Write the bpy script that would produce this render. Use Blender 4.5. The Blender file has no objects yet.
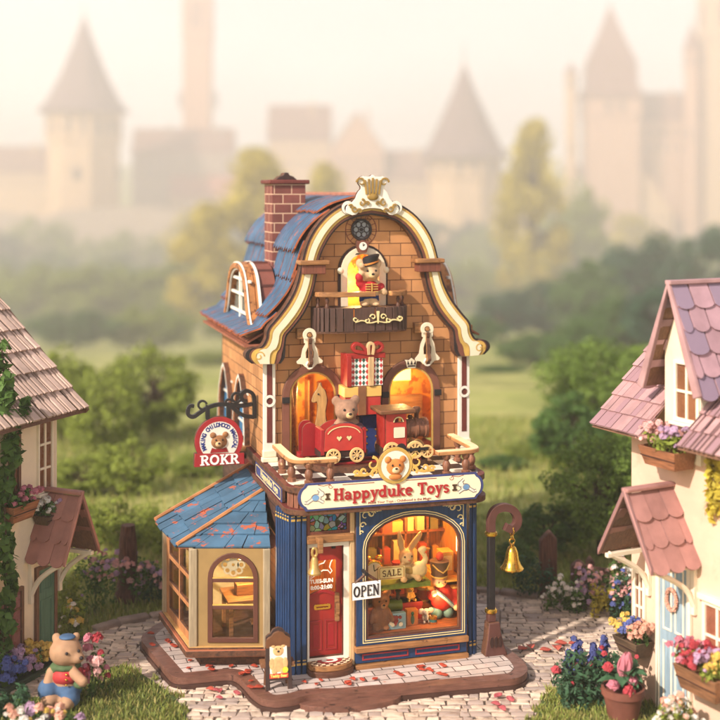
import bpy, math, random
import numpy as np
from mathutils import Vector, Matrix
from mathutils.geometry import tessellate_polygon
PI = math.pi
R = math.radians
rnd = random.Random(7)
C = bpy.context.scene.collection
sc = bpy.context.scene

# ---------------------------------------------------------------- camera, world, sun, exposure
CAM_H = 12.0
cam = bpy.data.objects.new('camera', bpy.data.cameras.new('camera'))
C.objects.link(cam); sc.camera = cam
cam.location = (0, 0, CAM_H); cam.rotation_euler = (PI/2, 0, 0)
cam.data.sensor_width = 36; cam.data.lens = 62.3
cam.data.shift_y = -170/720
cam.data.clip_start = .5; cam.data.clip_end = 9000
cam.data.dof.use_dof = True; cam.data.dof.focus_distance = 31.2; cam.data.dof.aperture_fstop = .19

HAZE = .00064
SUN_EL, SUN_AZ = 36, -136      # azimuth measured from +Y (view direction) towards +X
world = bpy.data.worlds.new('World'); sc.world = world; world.use_nodes = True
nt = world.node_tree; nt.nodes.clear()
def N(t, **k):
    n = nt.nodes.new(t)
    for a, b in k.items(): setattr(n, a, b)
    return n
sky = N('ShaderNodeTexSky', sky_type='NISHITA', sun_disc=False)
sky.sun_elevation = R(SUN_EL); sky.sun_rotation = R(SUN_AZ); sky.dust_density = 4; sky.air_density = 1.0; sky.ozone_density = 1.0
tc = N('ShaderNodeTexCoord'); mp = N('ShaderNodeMapping'); mp.inputs['Scale'].default_value = (1.2, 1.2, 4)
cn = N('ShaderNodeTexNoise'); cn.inputs['Scale'].default_value = 1.6; cn.inputs['Detail'].default_value = 6
cr = N('ShaderNodeMapRange'); cr.inputs['From Min'].default_value = .3; cr.inputs['From Max'].default_value = .62
cr.inputs['To Min'].default_value = .5; cr.inputs['To Max'].default_value = .97
mx = N('ShaderNodeMix', data_type='RGBA'); mx.inputs[7].default_value = (12.4, 11.2, 10.4, 1)
bg = N('ShaderNodeBackground'); bg.inputs['Strength'].default_value = .1
out = N('ShaderNodeOutputWorld')
lk = nt.links.new
lk(tc.outputs['Generated'], mp.inputs[0]); lk(mp.outputs[0], cn.inputs['Vector']); lk(cn.outputs['Fac'], cr.inputs[0])
sz = N('ShaderNodeSeparateXYZ'); lk(tc.outputs['Generated'], sz.inputs[0])
el = N('ShaderNodeMapRange', interpolation_type='SMOOTHSTEP'); el.inputs['From Min'].default_value = .2; el.inputs['From Max'].default_value = .65; el.inputs['To Min'].default_value = 1; el.inputs['To Max'].default_value = .08
lk(sz.outputs[2], el.inputs[0]); em = N('ShaderNodeMath', operation='MULTIPLY'); lk(cr.outputs[0], em.inputs[0]); lk(el.outputs[0], em.inputs[1])
lk(em.outputs[0], mx.inputs[0]); lk(sky.outputs[0], mx.inputs[6]); lk(mx.outputs[2], bg.inputs[0]); lk(bg.outputs[0], out.inputs[0])

sun = bpy.data.objects.new('sun', bpy.data.lights.new('sun', 'SUN')); C.objects.link(sun)
sun.data.energy = 4.6; sun.data.angle = R(1.5); sun.data.color = (1, .9, .8)
sd = Vector((math.sin(R(SUN_AZ))*math.cos(R(SUN_EL)), math.cos(R(SUN_AZ))*math.cos(R(SUN_EL)), math.sin(R(SUN_EL))))
sun.rotation_euler = sd.to_track_quat('Z', 'Y').to_euler(); sun.location = (-40, -30, 60)
sc.view_settings.view_transform = 'Standard'; sc.view_settings.look = 'None'; sc.view_settings.gamma = 1
sc.view_settings.use_curve_mapping = False; sc.view_settings.exposure = 0.37
sc.render.engine = 'CYCLES'
sc.cycles.use_denoising = True; sc.cycles.max_bounces = 7; sc.cycles.volume_bounces = 2
sc.cycles.diffuse_bounces = 3; sc.cycles.transparent_max_bounces = 12; sc.cycles.caustics_reflective = False; sc.cycles.caustics_refractive = False

# ---------------------------------------------------------------- helpers
FPX = 1246.0
class Frame:                      # a local frame standing on the ground: u to the right, v inwards, z up
    def __init__(s, x, y, deg):
        s.x, s.y, s.th = x, y, R(deg); s.c, s.s = math.cos(s.th), math.sin(s.th)
    def world(s, p):
        u, v, z = p; return Vector((s.x+u*s.c-v*s.s, s.y+u*s.s+v*s.c, z))
    def F(s, px, py, v=0.):       # where the photo's point lies on the plane v = const -> (u, z)
        dx, dz = (px-360)/FPX, -(py-190)/FPX
        t = (v - s.x*s.s + s.y*s.c)/(s.c-dx*s.s)
        return ((t*dx-s.x)*s.c+(t-s.y)*s.s, CAM_H+t*dz)
    def S(s, px, py, u=0.):       # on the plane u = const -> (v, z)
        dx, dz = (px-360)/FPX, -(py-190)/FPX
        t = (u + s.x*s.c + s.y*s.s)/(dx*s.c+s.s)
        return (-(t*dx-s.x)*s.s+(t-s.y)*s.c, CAM_H+t*dz)
    def G(s, px, py, z=0.):       # on the level z = const -> (u, v)
        t = (CAM_H-z)*FPX/(py-190); x = t*(px-360)/FPX
        return ((x-s.x)*s.c+(t-s.y)*s.s, -(x-s.x)*s.s+(t-s.y)*s.c)
SH = Frame(-1.685, 30, 16.5)
WF = Frame(0, 0, 0)
F, S, G = SH.F, SH.S, SH.G
REL = {}
def thing(name, label, cat, base=(0, 0, 0), fr=SH, group=None, rot=0.):
    o = bpy.data.objects.new(name, None); C.objects.link(o)
    o.empty_display_size = .1
    o.location = fr.world(base); o.rotation_euler = (0, 0, fr.th+rot)
    o['label'] = label; o['category'] = cat
    if group: o['group'] = group
    REL[o] = (base, fr)
    return o
def root_of(o):
    while o.parent: o = o.parent
    return o
EDGE = [False]; NO_EDGE = set('window_glass blue_glass iron_ black_iron gold_metal strip_light lamp_panel warm_bulb grey_pane stained_glass mat_check deck_check base_stone base_wood base_dark'.split())
SPLIT = set('chimney window eye bear_eyes hinge hinge_bar strap rail end_panel stud muntin bay_window_bar bay_window_bar_edge gold_band ring foot_ornament window_bar dormer_bar red_panel_line door_panel beak leg epaulette hand hanger niche_knob bay_post braid button crest_volute spool_mark dormer_batten bell_strap room_wall boot side_mark rail_strip back_shelf_board porch_bracket gilt_band bell heart_mark poster_bear_face balcony_plank fascia_slat flute dial_hand'.split())
class MB:
    def __init__(s): s.v = []; s.f = []; s.mi = []; s.k = 0; s.sm = []; s.part_ = False
    def islands(s):
        par = list(range(len(s.v)))
        def find(i):
            while par[i] != i: par[i] = par[par[i]]; i = par[i]
            return i
        for f in s.f:
            a = find(f[0])
            for i in f[1:]: par[find(i)] = a
        g = {}
        for k, f in enumerate(s.f): g.setdefault(find(f[0]), []).append(k)
        return list(g.values())
    def add(s, vs, fs, smooth=False):
        n = len(s.v); s.v += [tuple(p) for p in vs]
        for f in fs: s.f.append([i+n for i in f]); s.mi.append(s.k); s.sm.append(smooth)
        return s
    def box(s, x0, x1, y0, y1, z0, z1):
        return s.add([(x0,y0,z0),(x1,y0,z0),(x1,y1,z0),(x0,y1,z0),(x0,y0,z1),(x1,y0,z1),(x1,y1,z1),(x0,y1,z1)],
              [(3,2,1,0),(4,5,6,7),(0,1,5,4),(1,2,6,5),(2,3,7,6),(3,0,4,7)])
    def obox(s, c, sx, sy, sz, m=None):    # oriented box
        m = m or Matrix.Identity(3); c = Vector(c)
        vs = [c + m @ Vector((a*sx/2, b*sy/2, d*sz/2)) for d in (-1,1) for a, b in ((-1,-1),(1,-1),(1,1),(-1,1))]
        return s.add(vs, [(3,2,1,0),(4,5,6,7),(0,1,5,4),(1,2,6,5),(2,3,7,6),(3,0,4,7)])
    def plate(s, outer, holes=(), d0=0., d1=.05, pl='uz'):
        mp_ = {'uz': lambda a, b, d: (a, d, b), 'vz': lambda a, b, d: (d, a, b), 'uv': lambda a, b, d: (a, b, d)}[pl]
        def area(p): return sum(p[i-1][0]*p[i][1]-p[i][0]*p[i-1][1] for i in range(len(p)))
        loops = [list(outer) if area(outer) > 0 else list(outer)[::-1]] + [list(h) if area(h) < 0 else list(h)[::-1] for h in holes]
        tr = tessellate_polygon([[Vector((a, b, 0)) for a, b in l] for l in loops])
        flat = [p for l in loops for p in l]; n = len(flat)
        vs = [mp_(a, b, d0) for a, b in flat] + [mp_(a, b, d1) for a, b in flat]
        fl = (pl == 'uz') != (d1 < d0)
        fs = []
        for t in tr:
            a, b, c = [flat[i] for i in t]
            cw = (b[0]-a[0])*(c[1]-a[1])-(b[1]-a[1])*(c[0]-a[0])
            if abs(cw) < 1e-12: continue
            t = tuple(t) if cw > 0 else tuple(t)[::-1]
            top = [i+n for i in t]; bot = list(t)[::-1]
            fs += [top[::-1], bot[::-1]] if fl else [top, bot]
        o = 0; s.add(vs, fs); b0 = len(s.v)-len(vs); k0 = s.k
        if EDGE[0]: s.k = 99
        for l in loops:
            m = len(l)
            for i in range(m):
                q = [o+i, o+(i+1) % m, o+(i+1) % m+n, o+i+n]
                s.f.append([b0+j for j in (q[::-1] if fl else q)]); s.mi.append(s.k); s.sm.append(False)
            o += m
        s.k = k0
        return s
    def tube(s, pts, r, n=8, flat=1.0, cap=True, up=None):
        pts = [Vector(p) for p in pts]; m = len(pts)
        rs = r if isinstance(r, (list, tuple)) else [r]*m
        ref = Vector(up) if up else Vector((0.13, .21, 1))
        vs = []
        for i, p in enumerate(pts):
            t = (pts[min(i+1, m-1)]-pts[max(i-1, 0)]).normalized()
            a = t.cross(ref)
            if a.length < 1e-3: a = t.cross(Vector((1, 0, .1)))
            a.normalize(); b = t.cross(a)
            for k in range(n):
                w = 2*PI*k/n; vs.append(p + a*math.cos(w)*rs[i] + b*math.sin(w)*rs[i]*flat)
        fs = [(i*n+k, i*n+(k+1) % n, (i+1)*n+(k+1) % n, (i+1)*n+k) for i in range(m-1) for k in range(n)]
        if cap: fs += [tuple(range(n))[::-1], tuple(range((m-1)*n, m*n))]
        return s.add(vs, fs, True)
    def lathe(s, prof, c=(0, 0, 0), n=16, ax='z'):     # prof: (radius, height)
        vs = []
        for r, h in prof:
            for k in range(n):
                w = 2*PI*k/n; p = (r*math.cos(w), r*math.sin(w), h)
                if ax == 'y': p = (p[0], p[2], p[1])
                if ax == 'x': p = (p[2], p[0], p[1])
                vs.append((p[0]+c[0], p[1]+c[1], p[2]+c[2]))
        m = len(prof); fs = [(i*n+k, i*n+(k+1) % n, (i+1)*n+(k+1) % n, (i+1)*n+k) for i in range(m-1) for k in range(n)]
        if ax == 'y': fs = [f[::-1] for f in fs]
        fs += [tuple(range(n))[::-1], tuple(range((m-1)*n, m*n))]
        return s.add(vs, fs, True)
    def ell(s, c, r, m=None, n=12):
        if not isinstance(r, (tuple, list)): r = (r, r, r)
        m = m or Matrix.Identity(3); c = Vector(c); h = max(5, n//2+2); vs = []
        for i in range(h+1):
            a = PI*i/h
            for k in range(n):
                w = 2*PI*k/n
                vs.append(c + m @ Vector((r[0]*math.sin(a)*math.cos(w), r[1]*math.sin(a)*math.sin(w), -r[2]*math.cos(a))))
        return s.add(vs, [(i*n+k, i*n+(k+1) % n, (i+1)*n+(k+1) % n, (i+1)*n+k) for i in range(h) for k in range(n)], True)
    def strip(s, pts, w, d0, d1, pl='uz', closed=False):     # flat ribbon of width w along a 2-D polyline
        n = len(pts); L_, R_ = [], []
        for i in range(n):
            a = pts[(i-1) % n] if (closed or i) else pts[0]; b = pts[(i+1) % n] if (closed or i < n-1) else pts[-1]
            t = Vector((b[0]-a[0], b[1]-a[1]));
            if t.length < 1e-9: t = Vector((1, 0))
            t.normalize(); ww = w[i] if isinstance(w, (list, tuple)) else w
            L_.append((pts[i][0]-t.y*ww/2, pts[i][1]+t.x*ww/2)); R_.append((pts[i][0]+t.y*ww/2, pts[i][1]-t.x*ww/2))
        mp_ = {'uz': lambda a, b, d: (a, d, b), 'vz': lambda a, b, d: (d, a, b), 'uv': lambda a, b, d: (a, b, d)}[pl]
        vs = []
        for l, r in zip(L_, R_): vs += [mp_(*l, d0), mp_(*r, d0), mp_(*r, d1), mp_(*l, d1)]
        fs = []
        for i in range(n if closed else n-1):
            a, b = 4*i, 4*((i+1) % n)
            fs += [(a+k, a+(k+1) % 4, b+(k+1) % 4, b+k) for k in range(4)]
        if not closed: fs += [(3, 2, 1, 0), (4*n-4, 4*n-3, 4*n-2, 4*n-1)]
        return s.add(vs, fs)
    def text(s, body, size, a, b, d, pl='uz', rot=0., ext=.01, bold=0., xs=1., align='CENTER', th=0):
        cu = bpy.data.curves.new('t', 'FONT'); cu.body = body; cu.size = size; cu.extrude = ext; cu.offset = bold
        cu.align_x = align; cu.align_y = 'CENTER'; cu.resolution_u = 3
        o = bpy.data.objects.new('t', cu); C.objects.link(o)
        dg = bpy.context.evaluated_depsgraph_get(); me = bpy.data.meshes.new_from_object(o.evaluated_get(dg))
        mp_ = {'uz': lambda a, b, d: (a, -d, b), 'vz': lambda a, b, d: (-d, -a, b), 'uv': lambda a, b, d: (a, b, d)}[pl]
        cr_, sr = math.cos(rot), math.sin(rot)
        vs = []
        for v in me.vertices:
            x, y = v.co.x*xs, v.co.y
            x, y = x*cr_-y*sr, x*sr+y*cr_
            if pl == 'vz': vs.append((d - v.co.z, a - x, b + y))
            elif pl == 'uz': vs.append((a + x, d - v.co.z, b + y))
            else: vs.append((a + x, b + y, d + v.co.z))
        s.add(vs, [tuple(p.vertices) for p in me.polygons])
        bpy.data.objects.remove(o); bpy.data.curves.remove(cu); bpy.data.meshes.remove(me)
        return s
    def move(s, fn, start=0):
        s.v[start:] = [tuple(fn(Vector(p))) for p in s.v[start:]]; return s
    def build(s, name, mats, parent=None, bev=0., label=None, seg=2, flat=False, remesh=None):
        if not isinstance(mats, (list, tuple)): mats = [mats]
        vs = s.v
        if parent is not None:
            b = REL[root_of(parent)][0]
            if b != (0, 0, 0): vs = [(p[0]-b[0], p[1]-b[1], p[2]-b[2]) for p in vs]
        if 99 in s.mi:
            ed = mats[0].name not in NO_EDGE
            mats = list(mats)+([burnt] if ed else []); s.mi = [(len(mats)-1 if ed else 0) if q == 99 else q for q in s.mi]
        if name in SPLIT and not s.part_:
            out_ = None
            for grp in s.islands():
                q = MB(); q.part_ = True; ix = {}
                for fi in grp:
                    for i in s.f[fi]:
                        if i not in ix: ix[i] = len(q.v); q.v.append(s.v[i])
                    q.f.append([ix[i] for i in s.f[fi]]); q.mi.append(s.mi[fi]); q.sm.append(s.sm[fi])
                out_ = q.build(name, mats, parent, bev, label, seg, flat, remesh)
            return out_
        me = bpy.data.meshes.new(name); me.from_pydata(vs, [], s.f)
        for m in mats: me.materials.append(m)
        me.polygons.foreach_set('material_index', s.mi)
        me.polygons.foreach_set('use_smooth', [True]*len(s.f) if not flat else s.sm)
        me.set_sharp_from_angle(angle=R(38))
        o = bpy.data.objects.new(name, me); C.objects.link(o)
        if parent is not None: o.parent = parent
        if label: o['label'] = label
        if remesh:
            md = o.modifiers.new('Remesh', 'REMESH'); md.mode = 'VOXEL'; md.voxel_size = remesh; md.use_smooth_shade = True
            md = o.modifiers.new('Smooth', 'SMOOTH'); md.iterations = 2; md.factor = .5
        if bev:
            md = o.modifiers.new('Bevel', 'BEVEL'); md.width = bev; md.segments = seg; md.limit_method = 'ANGLE'; md.angle_limit = R(40)
            md.harden_normals = False
        return o
    def solo(s, name, mats, label, cat, base, fr=SH, group=None, bev=0., kind=None, flat=False, remesh=None):
        s.v = [(p[0]-base[0], p[1]-base[1], p[2]-base[2]) for p in s.v]
        o = s.build(name, mats, None, bev, flat=flat, remesh=remesh)
        o.location = fr.world(base); o.rotation_euler = (0, 0, fr.th)
        if label: o['label'] = label
        if cat: o['category'] = cat
        if group: o['group'] = group
        if kind: o['kind'] = kind
        REL[o] = (base, fr)
        return o
KIDS = {}
def copy_tree(o, label=None, parent=None):
    c = o.copy(); C.objects.link(c)
    if parent: c.parent = parent
    if label: c['label'] = label
    for ch in list(o.children): copy_tree(ch, None, c)
    return c
def arc(cx, cy, rx, ry, a0, a1, n=16):
    return [(cx+rx*math.cos(R(a0+(a1-a0)*i/n)), cy+ry*math.sin(R(a0+(a1-a0)*i/n))) for i in range(n+1)]
def circ(cx, cy, r, n=20, ry=None): return arc(cx, cy, r, ry or r, 0, 360*(n-1)/n, n-1)
def rect(x0, x1, y0, y1): return [(x0, y0), (x1, y0), (x1, y1), (x0, y1)]
def arch(x0, x1, z0, z1, rise=None, n=14):       # rectangle with a round top ending at z1
    r = (x1-x0)/2; h = rise or r
    return [(x0, z0), (x1, z0)] + arc((x0+x1)/2, z1-h, r, h, 0, 180, n)
def spiral(cx, cy, r0, r1, a0, a1, n=18): return [(cx+(r0+(r1-r0)*i/n)*math.cos(R(a0+(a1-a0)*i/n)), cy+(r0+(r1-r0)*i/n)*math.sin(R(a0+(a1-a0)*i/n))) for i in range(n+1)]
def smooth(pts, it=2):                            # Chaikin, open
    for _ in range(it):
        q = [pts[0]]
        for a, b in zip(pts, pts[1:]):
            q += [tuple(x*.75+y*.25 for x, y in zip(a, b)), tuple(x*.25+y*.75 for x, y in zip(a, b))]
        pts = q+[pts[-1]]
    return pts
def rounded(poly, r, n=5):                        # round the corners of a polygon
    o = []; m = len(poly)
    for i in range(m):
        p = Vector(poly[i]); a = Vector(poly[i-1])-p; b = Vector(poly[(i+1) % m])-p
        k = min(r, a.length*.45, b.length*.45); p0 = p+a.normalized()*k; p1 = p+b.normalized()*k
        for j in range(n+1):
            t = j/n; q = p0*(1-t)**2+p*2*t*(1-t)+p1*t*t; o.append((q.x, q.y))
    return o
# a hand-drawn slab letter set: strokes l(ine) and a(rc) with a width each
GL = {
 'H': (.92, 'l .2 0 .2 1 .2;l .7 0 .7 1 .2;l .2 .5 .7 .5 .12;l .02 .05 .38 .05 .1;l .52 .05 .88 .05 .1;l .02 .95 .38 .95 .1;l .52 .95 .88 .95 .1'),
 'a': (.7, 'a .27 .2 .17 .15 0 360 .13;l .5 .06 .5 .5 .17;a .3 .45 .2 .18 10 165 .13;l .45 .05 .66 .05 .1'),
 'p': (.76, 'l .18 -.32 .18 .66 .18;a .4 .34 .22 .27 -150 150 .16;l .02 -.3 .36 -.3 .1;l .02 .63 .2 .63 .1'),
 'y': (.72, 'l .14 .64 .36 .05 .18;l .6 .64 .28 -.25 .11;a .2 -.22 .11 .09 180 360 .11;l .0 .64 .3 .64 .09;l .44 .64 .74 .64 .09'),
 'd': (.76, 'a .32 .34 .22 .27 30 330 .16;l .54 .0 .54 1 .18;l .4 .96 .55 .96 .09;l .54 .05 .72 .05 .1'),
 'u': (.78, 'l .17 .25 .17 .66 .18;a .35 .25 .18 .2 180 360 .16;l .56 .02 .56 .66 .18;l .02 .63 .2 .63 .09;l .4 .63 .6 .63 .09;l .56 .05 .76 .05 .09'),
 'k': (.76, 'l .18 0 .18 1 .18;l .22 .3 .56 .6 .11;l .32 .38 .6 .04 .17;l .02 .05 .34 .05 .09;l .02 .96 .2 .96 .09;l .42 .62 .72 .62 .08;l .46 .05 .76 .05 .09'),
 'e': (.68, 'a .34 .34 .24 .28 0 315 .16;l .2 .36 .62 .36 .1'),
 'o': (.7, 'a .34 .34 .25 .27 0 360 .17'),
 's': (.6, 'a .29 .48 .18 .15 20 270 .14;a .29 .19 .18 .15 90 -160 .14'),
 'T': (.82, 'l .4 0 .4 1 .2;l .02 .94 .78 .94 .12;l .06 .74 .06 .98 .1;l .74 .74 .74 .98 .1;l .22 .05 .58 .05 .1'),
 'R': (.86, 'l .22 0 .22 1 .2;a .42 .72 .24 .22 -90 90 .17;l .2 .94 .44 .94 .12;l .2 .5 .44 .5 .12;l .44 .5 .72 .05 .19;l .02 .05 .4 .05 .1;l .02 .95 .24 .95 .1;l .6 .05 .86 .05 .1'),
 'O': (.9, 'a .44 .5 .33 .42 0 360 .19'),
 'K': (.88, 'l .22 0 .22 1 .2;l .28 .42 .68 .92 .14;l .4 .55 .72 .06 .19;l .02 .05 .4 .05 .1;l .02 .95 .4 .95 .1;l .52 .95 .86 .95 .1;l .56 .05 .88 .05 .1'),
 'P': (.8, 'l .22 0 .22 1 .16;a .42 .72 .24 .22 -90 90 .14;l .2 .94 .44 .94 .11;l .2 .5 .44 .5 .11;l .04 .04 .4 .04 .08'),
 'E': (.78, 'l .2 0 .2 1 .16;l .1 .95 .68 .95 .1;l .1 .05 .7 .05 .1;l .2 .52 .52 .52 .1;l .66 .8 .66 .98 .08;l .68 .02 .68 .2 .08;l .52 .42 .52 .62 .07'),
 'N': (.9, 'l .18 0 .18 1 .11;l .72 0 .72 1 .11;l .2 .96 .7 .04 .17;l .04 .04 .32 .04 .08;l .02 .96 .24 .96 .08;l .58 .96 .86 .96 .08'),
 'S': (.72, 'a .35 .71 .23 .22 25 270 .15;a .35 .28 .24 .23 90 -155 .15'),
 'A': (.9, 'l .12 .03 .42 .98 .1;l .42 .98 .74 .03 .17;l .24 .34 .62 .34 .09;l .0 .04 .26 .04 .08;l .58 .04 .9 .04 .08'),
 'L': (.76, 'l .22 0 .22 1 .16;l .04 .05 .68 .05 .1;l .66 .04 .66 .26 .09;l .04 .95 .4 .95 .09'),
 ' ': (.42, ''),
}
def slab(mb, txt, cx, cz, h, d, xs=1., slope=0., depth=.02, wt=1.):
    w = sum(GL[c][0] for c in txt)*h*xs; x = cx-w/2; k = 0
    for c in txt:
        for st in filter(None, GL[c][1].split(';')):
            p = st.split(); q = [float(t) for t in p[1:]]
            if p[0] == 'l': pts = [(q[0], q[1]), (q[2], q[3])]; wd = q[4]
            else: pts = arc(q[0], q[1], q[2], q[3], q[4], q[5], 18); wd = q[6]
            P = [(x+a*h*xs, cz+(b-.5)*h+slope*(x+a*h*xs-cx)) for a, b in pts]
            k += 1
            mb.strip(P, wd*h*wt, d-depth-.0013*(k % 9), d, closed=False)
        x += GL[c][0]*h*xs
    return mb

# ---------------------------------------------------------------- materials
def lin(c):
    f = lambda x: x/12.92 if x <= .04045 else ((x+.055)/1.055)**2.4
    return tuple(f(x/255) for x in c[:3]) + (1,)
MATS = {}
def M(name, c, rough=.55, var=.16, sc_=2.5, c2=None, cut=.6, bump=.0, bsc=30, grain=None, metal=0., brick=None, isl=0., trans=0., check=None, emit=0., spec=.4, det=6, c3=None, soft=.035):
    if name in MATS: return MATS[name]
    m = bpy.data.materials.new(name); m.use_nodes = True; MATS[name] = m
    t = m.node_tree; n = t.nodes; l = t.links.new; b = n['Principled BSDF']
    b.inputs['Roughness'].default_value = rough; b.inputs['Metallic'].default_value = metal
    b.inputs['Specular IOR Level'].default_value = spec
    co = n.new('ShaderNodeTexCoord'); vec = co.outputs['Object']
    def scaled(v, s3):
        q = n.new('ShaderNodeMapping'); q.inputs['Scale'].default_value = s3; l(v, q.inputs[0]); return q.outputs[0]
    def noise(s, v=None, d=det, r=.55):
        q = n.new('ShaderNodeTexNoise'); q.inputs['Scale'].default_value = s; q.inputs['Detail'].default_value = d; q.inputs['Roughness'].default_value = r
        l(v or vec, q.inputs['Vector']); return q.outputs['Fac']
    def mixc(f, a, bcol, blend='MIX'):
        q = n.new('ShaderNodeMix'); q.data_type = 'RGBA'; q.blend_type = blend
        (l(f, q.inputs[0]) if not isinstance(f, (int, float)) else setattr(q.inputs[0], 'default_value', f))
        for i, x in ((6, a), (7, bcol)):
            (setattr(q.inputs[i], 'default_value', x) if isinstance(x, tuple) else l(x, q.inputs[i]))
        return q.outputs[2]
    def ramp(f, a, bb, ta=0., tb=1.):
        q = n.new('ShaderNodeMapRange'); q.inputs['From Min'].default_value = a; q.inputs['From Max'].default_value = bb
        q.inputs['To Min'].default_value = ta; q.inputs['To Max'].default_value = tb; l(f, q.inputs[0]); return q.outputs[0]
    base = lin(c)
    dk = tuple(x*(1-var*1.5) for x in base[:3])+(1,); lt = tuple(min(1, x*(1+var)) for x in base[:3])+(1,)
    nf = noise(sc_)
    col = mixc(ramp(nf, .32, .68), dk, lt)
    if grain is not None:
        s3 = [16., 16., 16.]; s3[grain] = 1.2
        g = noise(1.6, scaled(vec, s3), 4)
        col = mixc(ramp(g, .35, .7), col, tuple(x*(1-min(.75, var*3.0)) for x in base[:3])+(1,))
    hgt = None
    if brick:
        bw, bh, mo, mc = brick[:4]
        sx = n.new('ShaderNodeSeparateXYZ'); l(vec, sx.inputs[0]); cb = n.new('ShaderNodeCombineXYZ')
        if len(brick) > 4 and brick[4] == 'uv':
            l(sx.outputs[0], cb.inputs[0]); l(sx.outputs[1], cb.inputs[1])
        else:
            sn = n.new('ShaderNodeSeparateXYZ'); l(co.outputs['Normal'], sn.inputs[0])
            ab = n.new('ShaderNodeMath'); ab.operation = 'ABSOLUTE'; l(sn.outputs[0], ab.inputs[0])
            gt = n.new('ShaderNodeMath'); gt.operation = 'GREATER_THAN'; gt.inputs[1].default_value = .6; l(ab.outputs[0], gt.inputs[0])
            mf = n.new('ShaderNodeMix'); mf.data_type = 'FLOAT'; l(gt.outputs[0], mf.inputs[0]); l(sx.outputs[0], mf.inputs[2]); l(sx.outputs[1], mf.inputs[3])
            l(mf.outputs[0], cb.inputs[0]); l(sx.outputs[2], cb.inputs[1])
        q = n.new('ShaderNodeTexBrick'); l(cb.outputs[0], q.inputs['Vector']); q.inputs['Scale'].default_value = 1
        q.inputs['Brick Width'].default_value = bw; q.inputs['Row Height'].default_value = bh; q.inputs['Mortar Size'].default_value = mo
        q.inputs['Mortar Smooth'].default_value = .3; q.inputs['Bias'].default_value = 0
        q.inputs['Color1'].default_value = (1, 1, 1, 1); q.inputs['Color2'].default_value = (.72, .70, .68, 1)
        col = mixc(1., col, q.outputs['Color'], 'MULTIPLY')
        col = mixc(q.outputs['Fac'], col, lin(mc)); hgt = q.outputs['Fac']
    if check:
        q = n.new('ShaderNodeTexChecker'); q.inputs['Scale'].default_value = check[0]; q.inputs['Color1'].default_value = (1, 1, 1, 1)
        l(vec, q.inputs[0]); col = mixc(q.outputs['Fac'], lin(check[1]), col)
    if isl:
        gi = n.new('ShaderNodeNewGeometry'); 
        v_ = ramp(gi.outputs['Random Per Island'], 0, 1, 1-isl, 1+isl)
        cb2 = n.new('ShaderNodeCombineXYZ'); [l(v_, cb2.inputs[i]) for i in range(3)]
        col = mixc(1., col, cb2.outputs[0], 'MULTIPLY')
        if c3:
            w_ = n.new('ShaderNodeTexWhiteNoise'); w_.noise_dimensions = '1D'; l(gi.outputs['Random Per Island'], w_.inputs['W'])
            col = mixc(ramp(w_.outputs['Value'], .7, .74), col, lin(c3))
    if c2:
        f2 = noise(sc_*1.7, None, 8, .65)
        col = mixc(ramp(f2, cut, cut+soft), col, lin(c2))
    l(col, b.inputs['Base Color'])
    rr = ramp(noise(sc_*3), .3, .7, max(0, rough-.1), min(1, rough+.12)); l(rr, b.inputs['Roughness'])
    if bump or hgt is not None:
        bp = n.new('ShaderNodeBump'); bp.inputs['Strength'].default_value = max(bump, .3 if hgt is not None else 0); bp.inputs['Distance'].default_value = .03
        if hgt is not None:
            inv = n.new('ShaderNodeMath'); inv.operation = 'SUBTRACT'; inv.inputs[0].default_value = 1; l(hgt, inv.inputs[1]); l(inv.outputs[0], bp.inputs['Height'])
        elif grain is not None: l(noise(2, scaled(vec, [20 if i != grain else 1.5 for i in range(3)]), 4), bp.inputs['Height'])
        else: l(noise(bsc), bp.inputs['Height'])
        l(bp.outputs[0], b.inputs['Normal'])
    if emit:
        l(col, b.inputs['Emission Color']); b.inputs['Emission Strength'].default_value = emit
    if trans:
        tb = n.new('ShaderNodeBsdfTranslucent'); l(col, tb.inputs[0]); ms = n.new('ShaderNodeMixShader'); ms.inputs[0].default_value = trans
        l(b.outputs[0], ms.inputs[1]); l(tb.outputs[0], ms.inputs[2]); l(ms.outputs[0], n['Material Output'].inputs[0])
    return m
def glass(name, tint=(1, 1, 1), refl=.12, fmul=1.0):
    m = bpy.data.materials.new(name); m.use_nodes = True; t = m.node_tree; n = t.nodes; l = t.links.new; n.remove(n['Principled BSDF'])
    a = n.new('ShaderNodeBsdfTransparent'); a.inputs[0].default_value = (*tint, 1)
    g = n.new('ShaderNodeBsdfGlossy'); g.inputs['Roughness'].default_value = .04
    fr = n.new('ShaderNodeFresnel'); fr.inputs[0].default_value = 1.45
    mu = n.new('ShaderNodeMath'); mu.operation = 'MULTIPLY_ADD'; mu.inputs[1].default_value = fmul; mu.inputs[2].default_value = refl*.3; l(fr.outputs[0], mu.inputs[0])
    mx_ = n.new('ShaderNodeMixShader'); l(mu.outputs[0], mx_.inputs[0]); l(a.outputs[0], mx_.inputs[1]); l(g.outputs[0], mx_.inputs[2])
    l(mx_.outputs[0], n['Material Output'].inputs[0]); MATS[name] = m
    return m
def emitter(name, c, s):
    m = bpy.data.materials.new(name); m.use_nodes = True; b = m.node_tree.nodes['Principled BSDF']
    b.inputs['Base Color'].default_value = lin(c); b.inputs['Emission Color'].default_value = lin(c); b.inputs['Emission Strength'].default_value = s
    MATS[name] = m; return m
def lamp(p, e, c=(1, .57, .2), r=.08, fr=SH, parent=None):
    l = bpy.data.objects.new('lamp_light', bpy.data.lights.new('lamp_light', 'POINT')); C.objects.link(l)
    l.data.energy = e; l.data.color = c; l.data.shadow_soft_size = r
    if parent:
        b = REL[root_of(parent)][0]; l.parent = parent; l.location = (p[0]-b[0], p[1]-b[1], p[2]-b[2])
    else: l.location = fr.world(p)
    return l

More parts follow.
